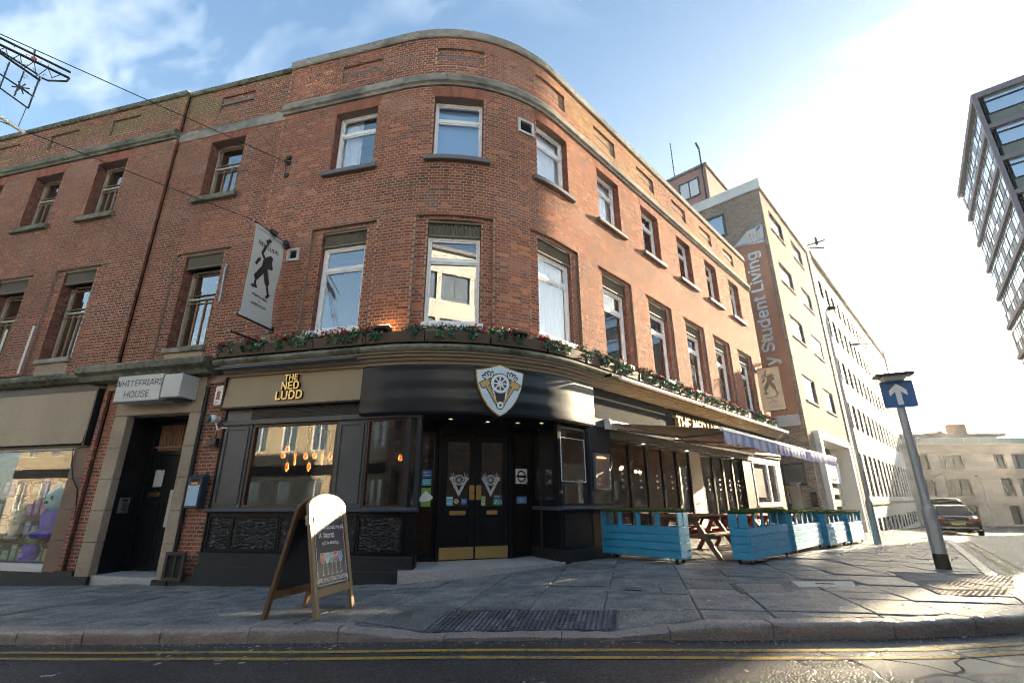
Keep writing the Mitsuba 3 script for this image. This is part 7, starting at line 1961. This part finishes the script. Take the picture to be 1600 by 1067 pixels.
# ================================================================ BUILDINGS ACROSS THE STREET (behind the viewpoint; seen only as reflections)
def across(u0, u1, h, mat, rows_, name, label, shop, tall, wf=.24):
    t = thing(name, label, 'building')
    o = P1(0, 0) + OL * 20.0
    w = lambda m: (np.column_stack([o[0] + m[0][:, 0] * DL[0] + m[0][:, 1] * OL[0], o[1] + m[0][:, 0] * DL[1] + m[0][:, 1] * OL[1], m[0][:, 2]]), m[1])
    n = max(2, int((u1 - u0) / 2.2)); pw = (u1 - u0) / n; wh = []
    for k in range(n):
        for z0, z1 in rows_: wh.append((u0 + pw * (k + wf), u0 + pw * (k + 1 - wf), z0, z1))
    us = sorted({u0, u1} | {v for q in wh for v in q[:2]}); zs = sorted({-1.0, h} | {v for q in wh for v in q[2:]}); ms = []
    for a, b in zip(us[:-1], us[1:]):
        for c, d in zip(zs[:-1], zs[1:]):
            if not any(q[0] < (a + b) / 2 < q[1] and q[2] < (c + d) / 2 < q[3] for q in wh): ms.append(box(a, b, 0, .4, c, d))
    add('wall', w(cat(ms + [box(u0, u1, 5, 5.2, -1, h), box(u0, u0 + .1, .4, 5, -1, h), box(u1 - .1, u1, .4, 5, -1, h)])), mat, t)
    add('roof', w(box(u0, u1, -.25, 5.2, h, h + .25)), 'lead_grey', t)
    for q in wh:
        f = add('window', w(cat([box(q[0], q[0] + .08, .15, .22, q[2], q[3]), box(q[1] - .08, q[1], .15, .22, q[2], q[3]), box(q[0] + .08, q[1] - .08, .15, .22, q[2], q[2] + .08), box(q[0] + .08, q[1] - .08, .15, .22, q[3] - .08, q[3]), box((q[0] + q[1]) / 2 - .03, (q[0] + q[1]) / 2 + .03, .15, .22, q[2] + .08, q[3] - .08)])), 'white_frame' if tall else 'far_frame', t)
        add('pane', w(box(q[0] + .08, q[1] - .08, .18, .20, q[2] + .08, q[3] - .08)), 'far_glass', f)
    add('shop_fascia', w(box(u0 + .1, u1 - .1, -.12, 0, 2.9, 3.5)), shop, t)


pr('office_render', (.42, .43, .43), .7)
pr('cream_render', (.42, .365, .28), .8)
across(-42, -3.0, 11.0, 'cream_render', ((.6, 2.6), (4.4, 6.4), (7.6, 9.8)), 'cream_house', 'cream rendered building across the street, seen only reflected in the shop windows', 'slate_black', True)
across(4.6, 16.5, 18.0, 'office_render', ((.5, 2.6), (4.2, 6.2), (7.6, 9.4), (10.9, 12.9), (14.2, 16.2)), 'white_shop_building', 'white building across the street, seen only reflected in the pub windows', 'slate_black', False, .07)
across(-2.9, 4.5, 9.6, 'brown_brick', ((.5, 2.6), (4.0, 5.8), (6.7, 8.3)), 'brick_house', 'brick building across the street, seen only reflected in the lobby glass', 'navy_paint', True)


# low buildings on the far side of the side street, out of view, placed to darken the reflections in the folding doors
def across_side(s0, s1, d0, h, mat, name, label):
    t = thing(name, label, 'building'); n = max(2, int((s1 - s0) / 3.0)); pw = (s1 - s0) / n; wh = []
    for k in range(n):
        for z0, z1 in ((.9, 2.5), (3.5, min(5.0, h - .6))): wh.append((s0 + pw * (k + .22), s0 + pw * (k + .72), z0, z1))
    add('wall', cat([wall_with_holes(s0, s1, -2.5, h, wh, d0, d0 + .4), sb(s0, s1, -2.5, h, d0 + 5.8, d0 + 6.0), sb(s0, s0 + .2, -2.5, h, d0 + .4, d0 + 5.8), sb(s1 - .2, s1, -2.5, h, d0 + .4, d0 + 5.8)]), mat, t)
    add('roof', sb(s0 - .1, s1 + .1, h, h + .2, d0 - .15, d0 + 6.1), 'lead_grey', t)
    for q in wh:
        f = add('window', cat([sb(q[0], q[0] + .07, q[2], q[3], d0 + .15, d0 + .22), sb(q[1] - .07, q[1], q[2], q[3], d0 + .15, d0 + .22), sb(q[0] + .07, q[1] - .07, q[2], q[2] + .07, d0 + .15, d0 + .22), sb(q[0] + .07, q[1] - .07, q[3] - .07, q[3], d0 + .15, d0 + .22)]), 'white_frame', t)
        add('pane', sb(q[0] + .07, q[1] - .07, q[2] + .07, q[3] - .07, d0 + .18, d0 + .20), 'far_glass', f)


across_side(-4.0, 31.8, 11.2, 5.6, 'brown_brick', 'low_brick_building', 'unseen low brick building right of the frame, darkening the folding door reflections')
across_side(44.5, 58.0, 10.6, 7.6, 'pale_stone', 'corner_building', 'unseen stone-faced building beyond the tower, darkening the folding door reflections')
# ================================================================ AIR: thin haze added to stand in for lens glare towards the sun
HZ0 = float(zz_.min()) - 1.0
scene['haze_air'] = {'type': 'homogeneous', 'albedo': {'type': 'rgb', 'value': [.95, .95, .95]}, 'sigma_t': {'type': 'rgb', 'value': [.0004, .0004, .0004]}, 'phase': {'type': 'hg', 'g': .76}}
scene['haze'] = {'type': 'cube', 'to_world': T().translate([0, 0, (26.0 + HZ0) / 2]).scale([450, 450, (26.0 - HZ0) / 2]), 'bsdf': {'type': 'null'}, 'interior': {'type': 'ref', 'id': 'haze_air'}}
labels['haze'] = {'label': 'thin added haze standing in for lens glare towards the sun', 'category': 'haze', 'kind': 'stuff'}
scene['camera']['medium'] = {'type': 'ref', 'id': 'haze_air'}
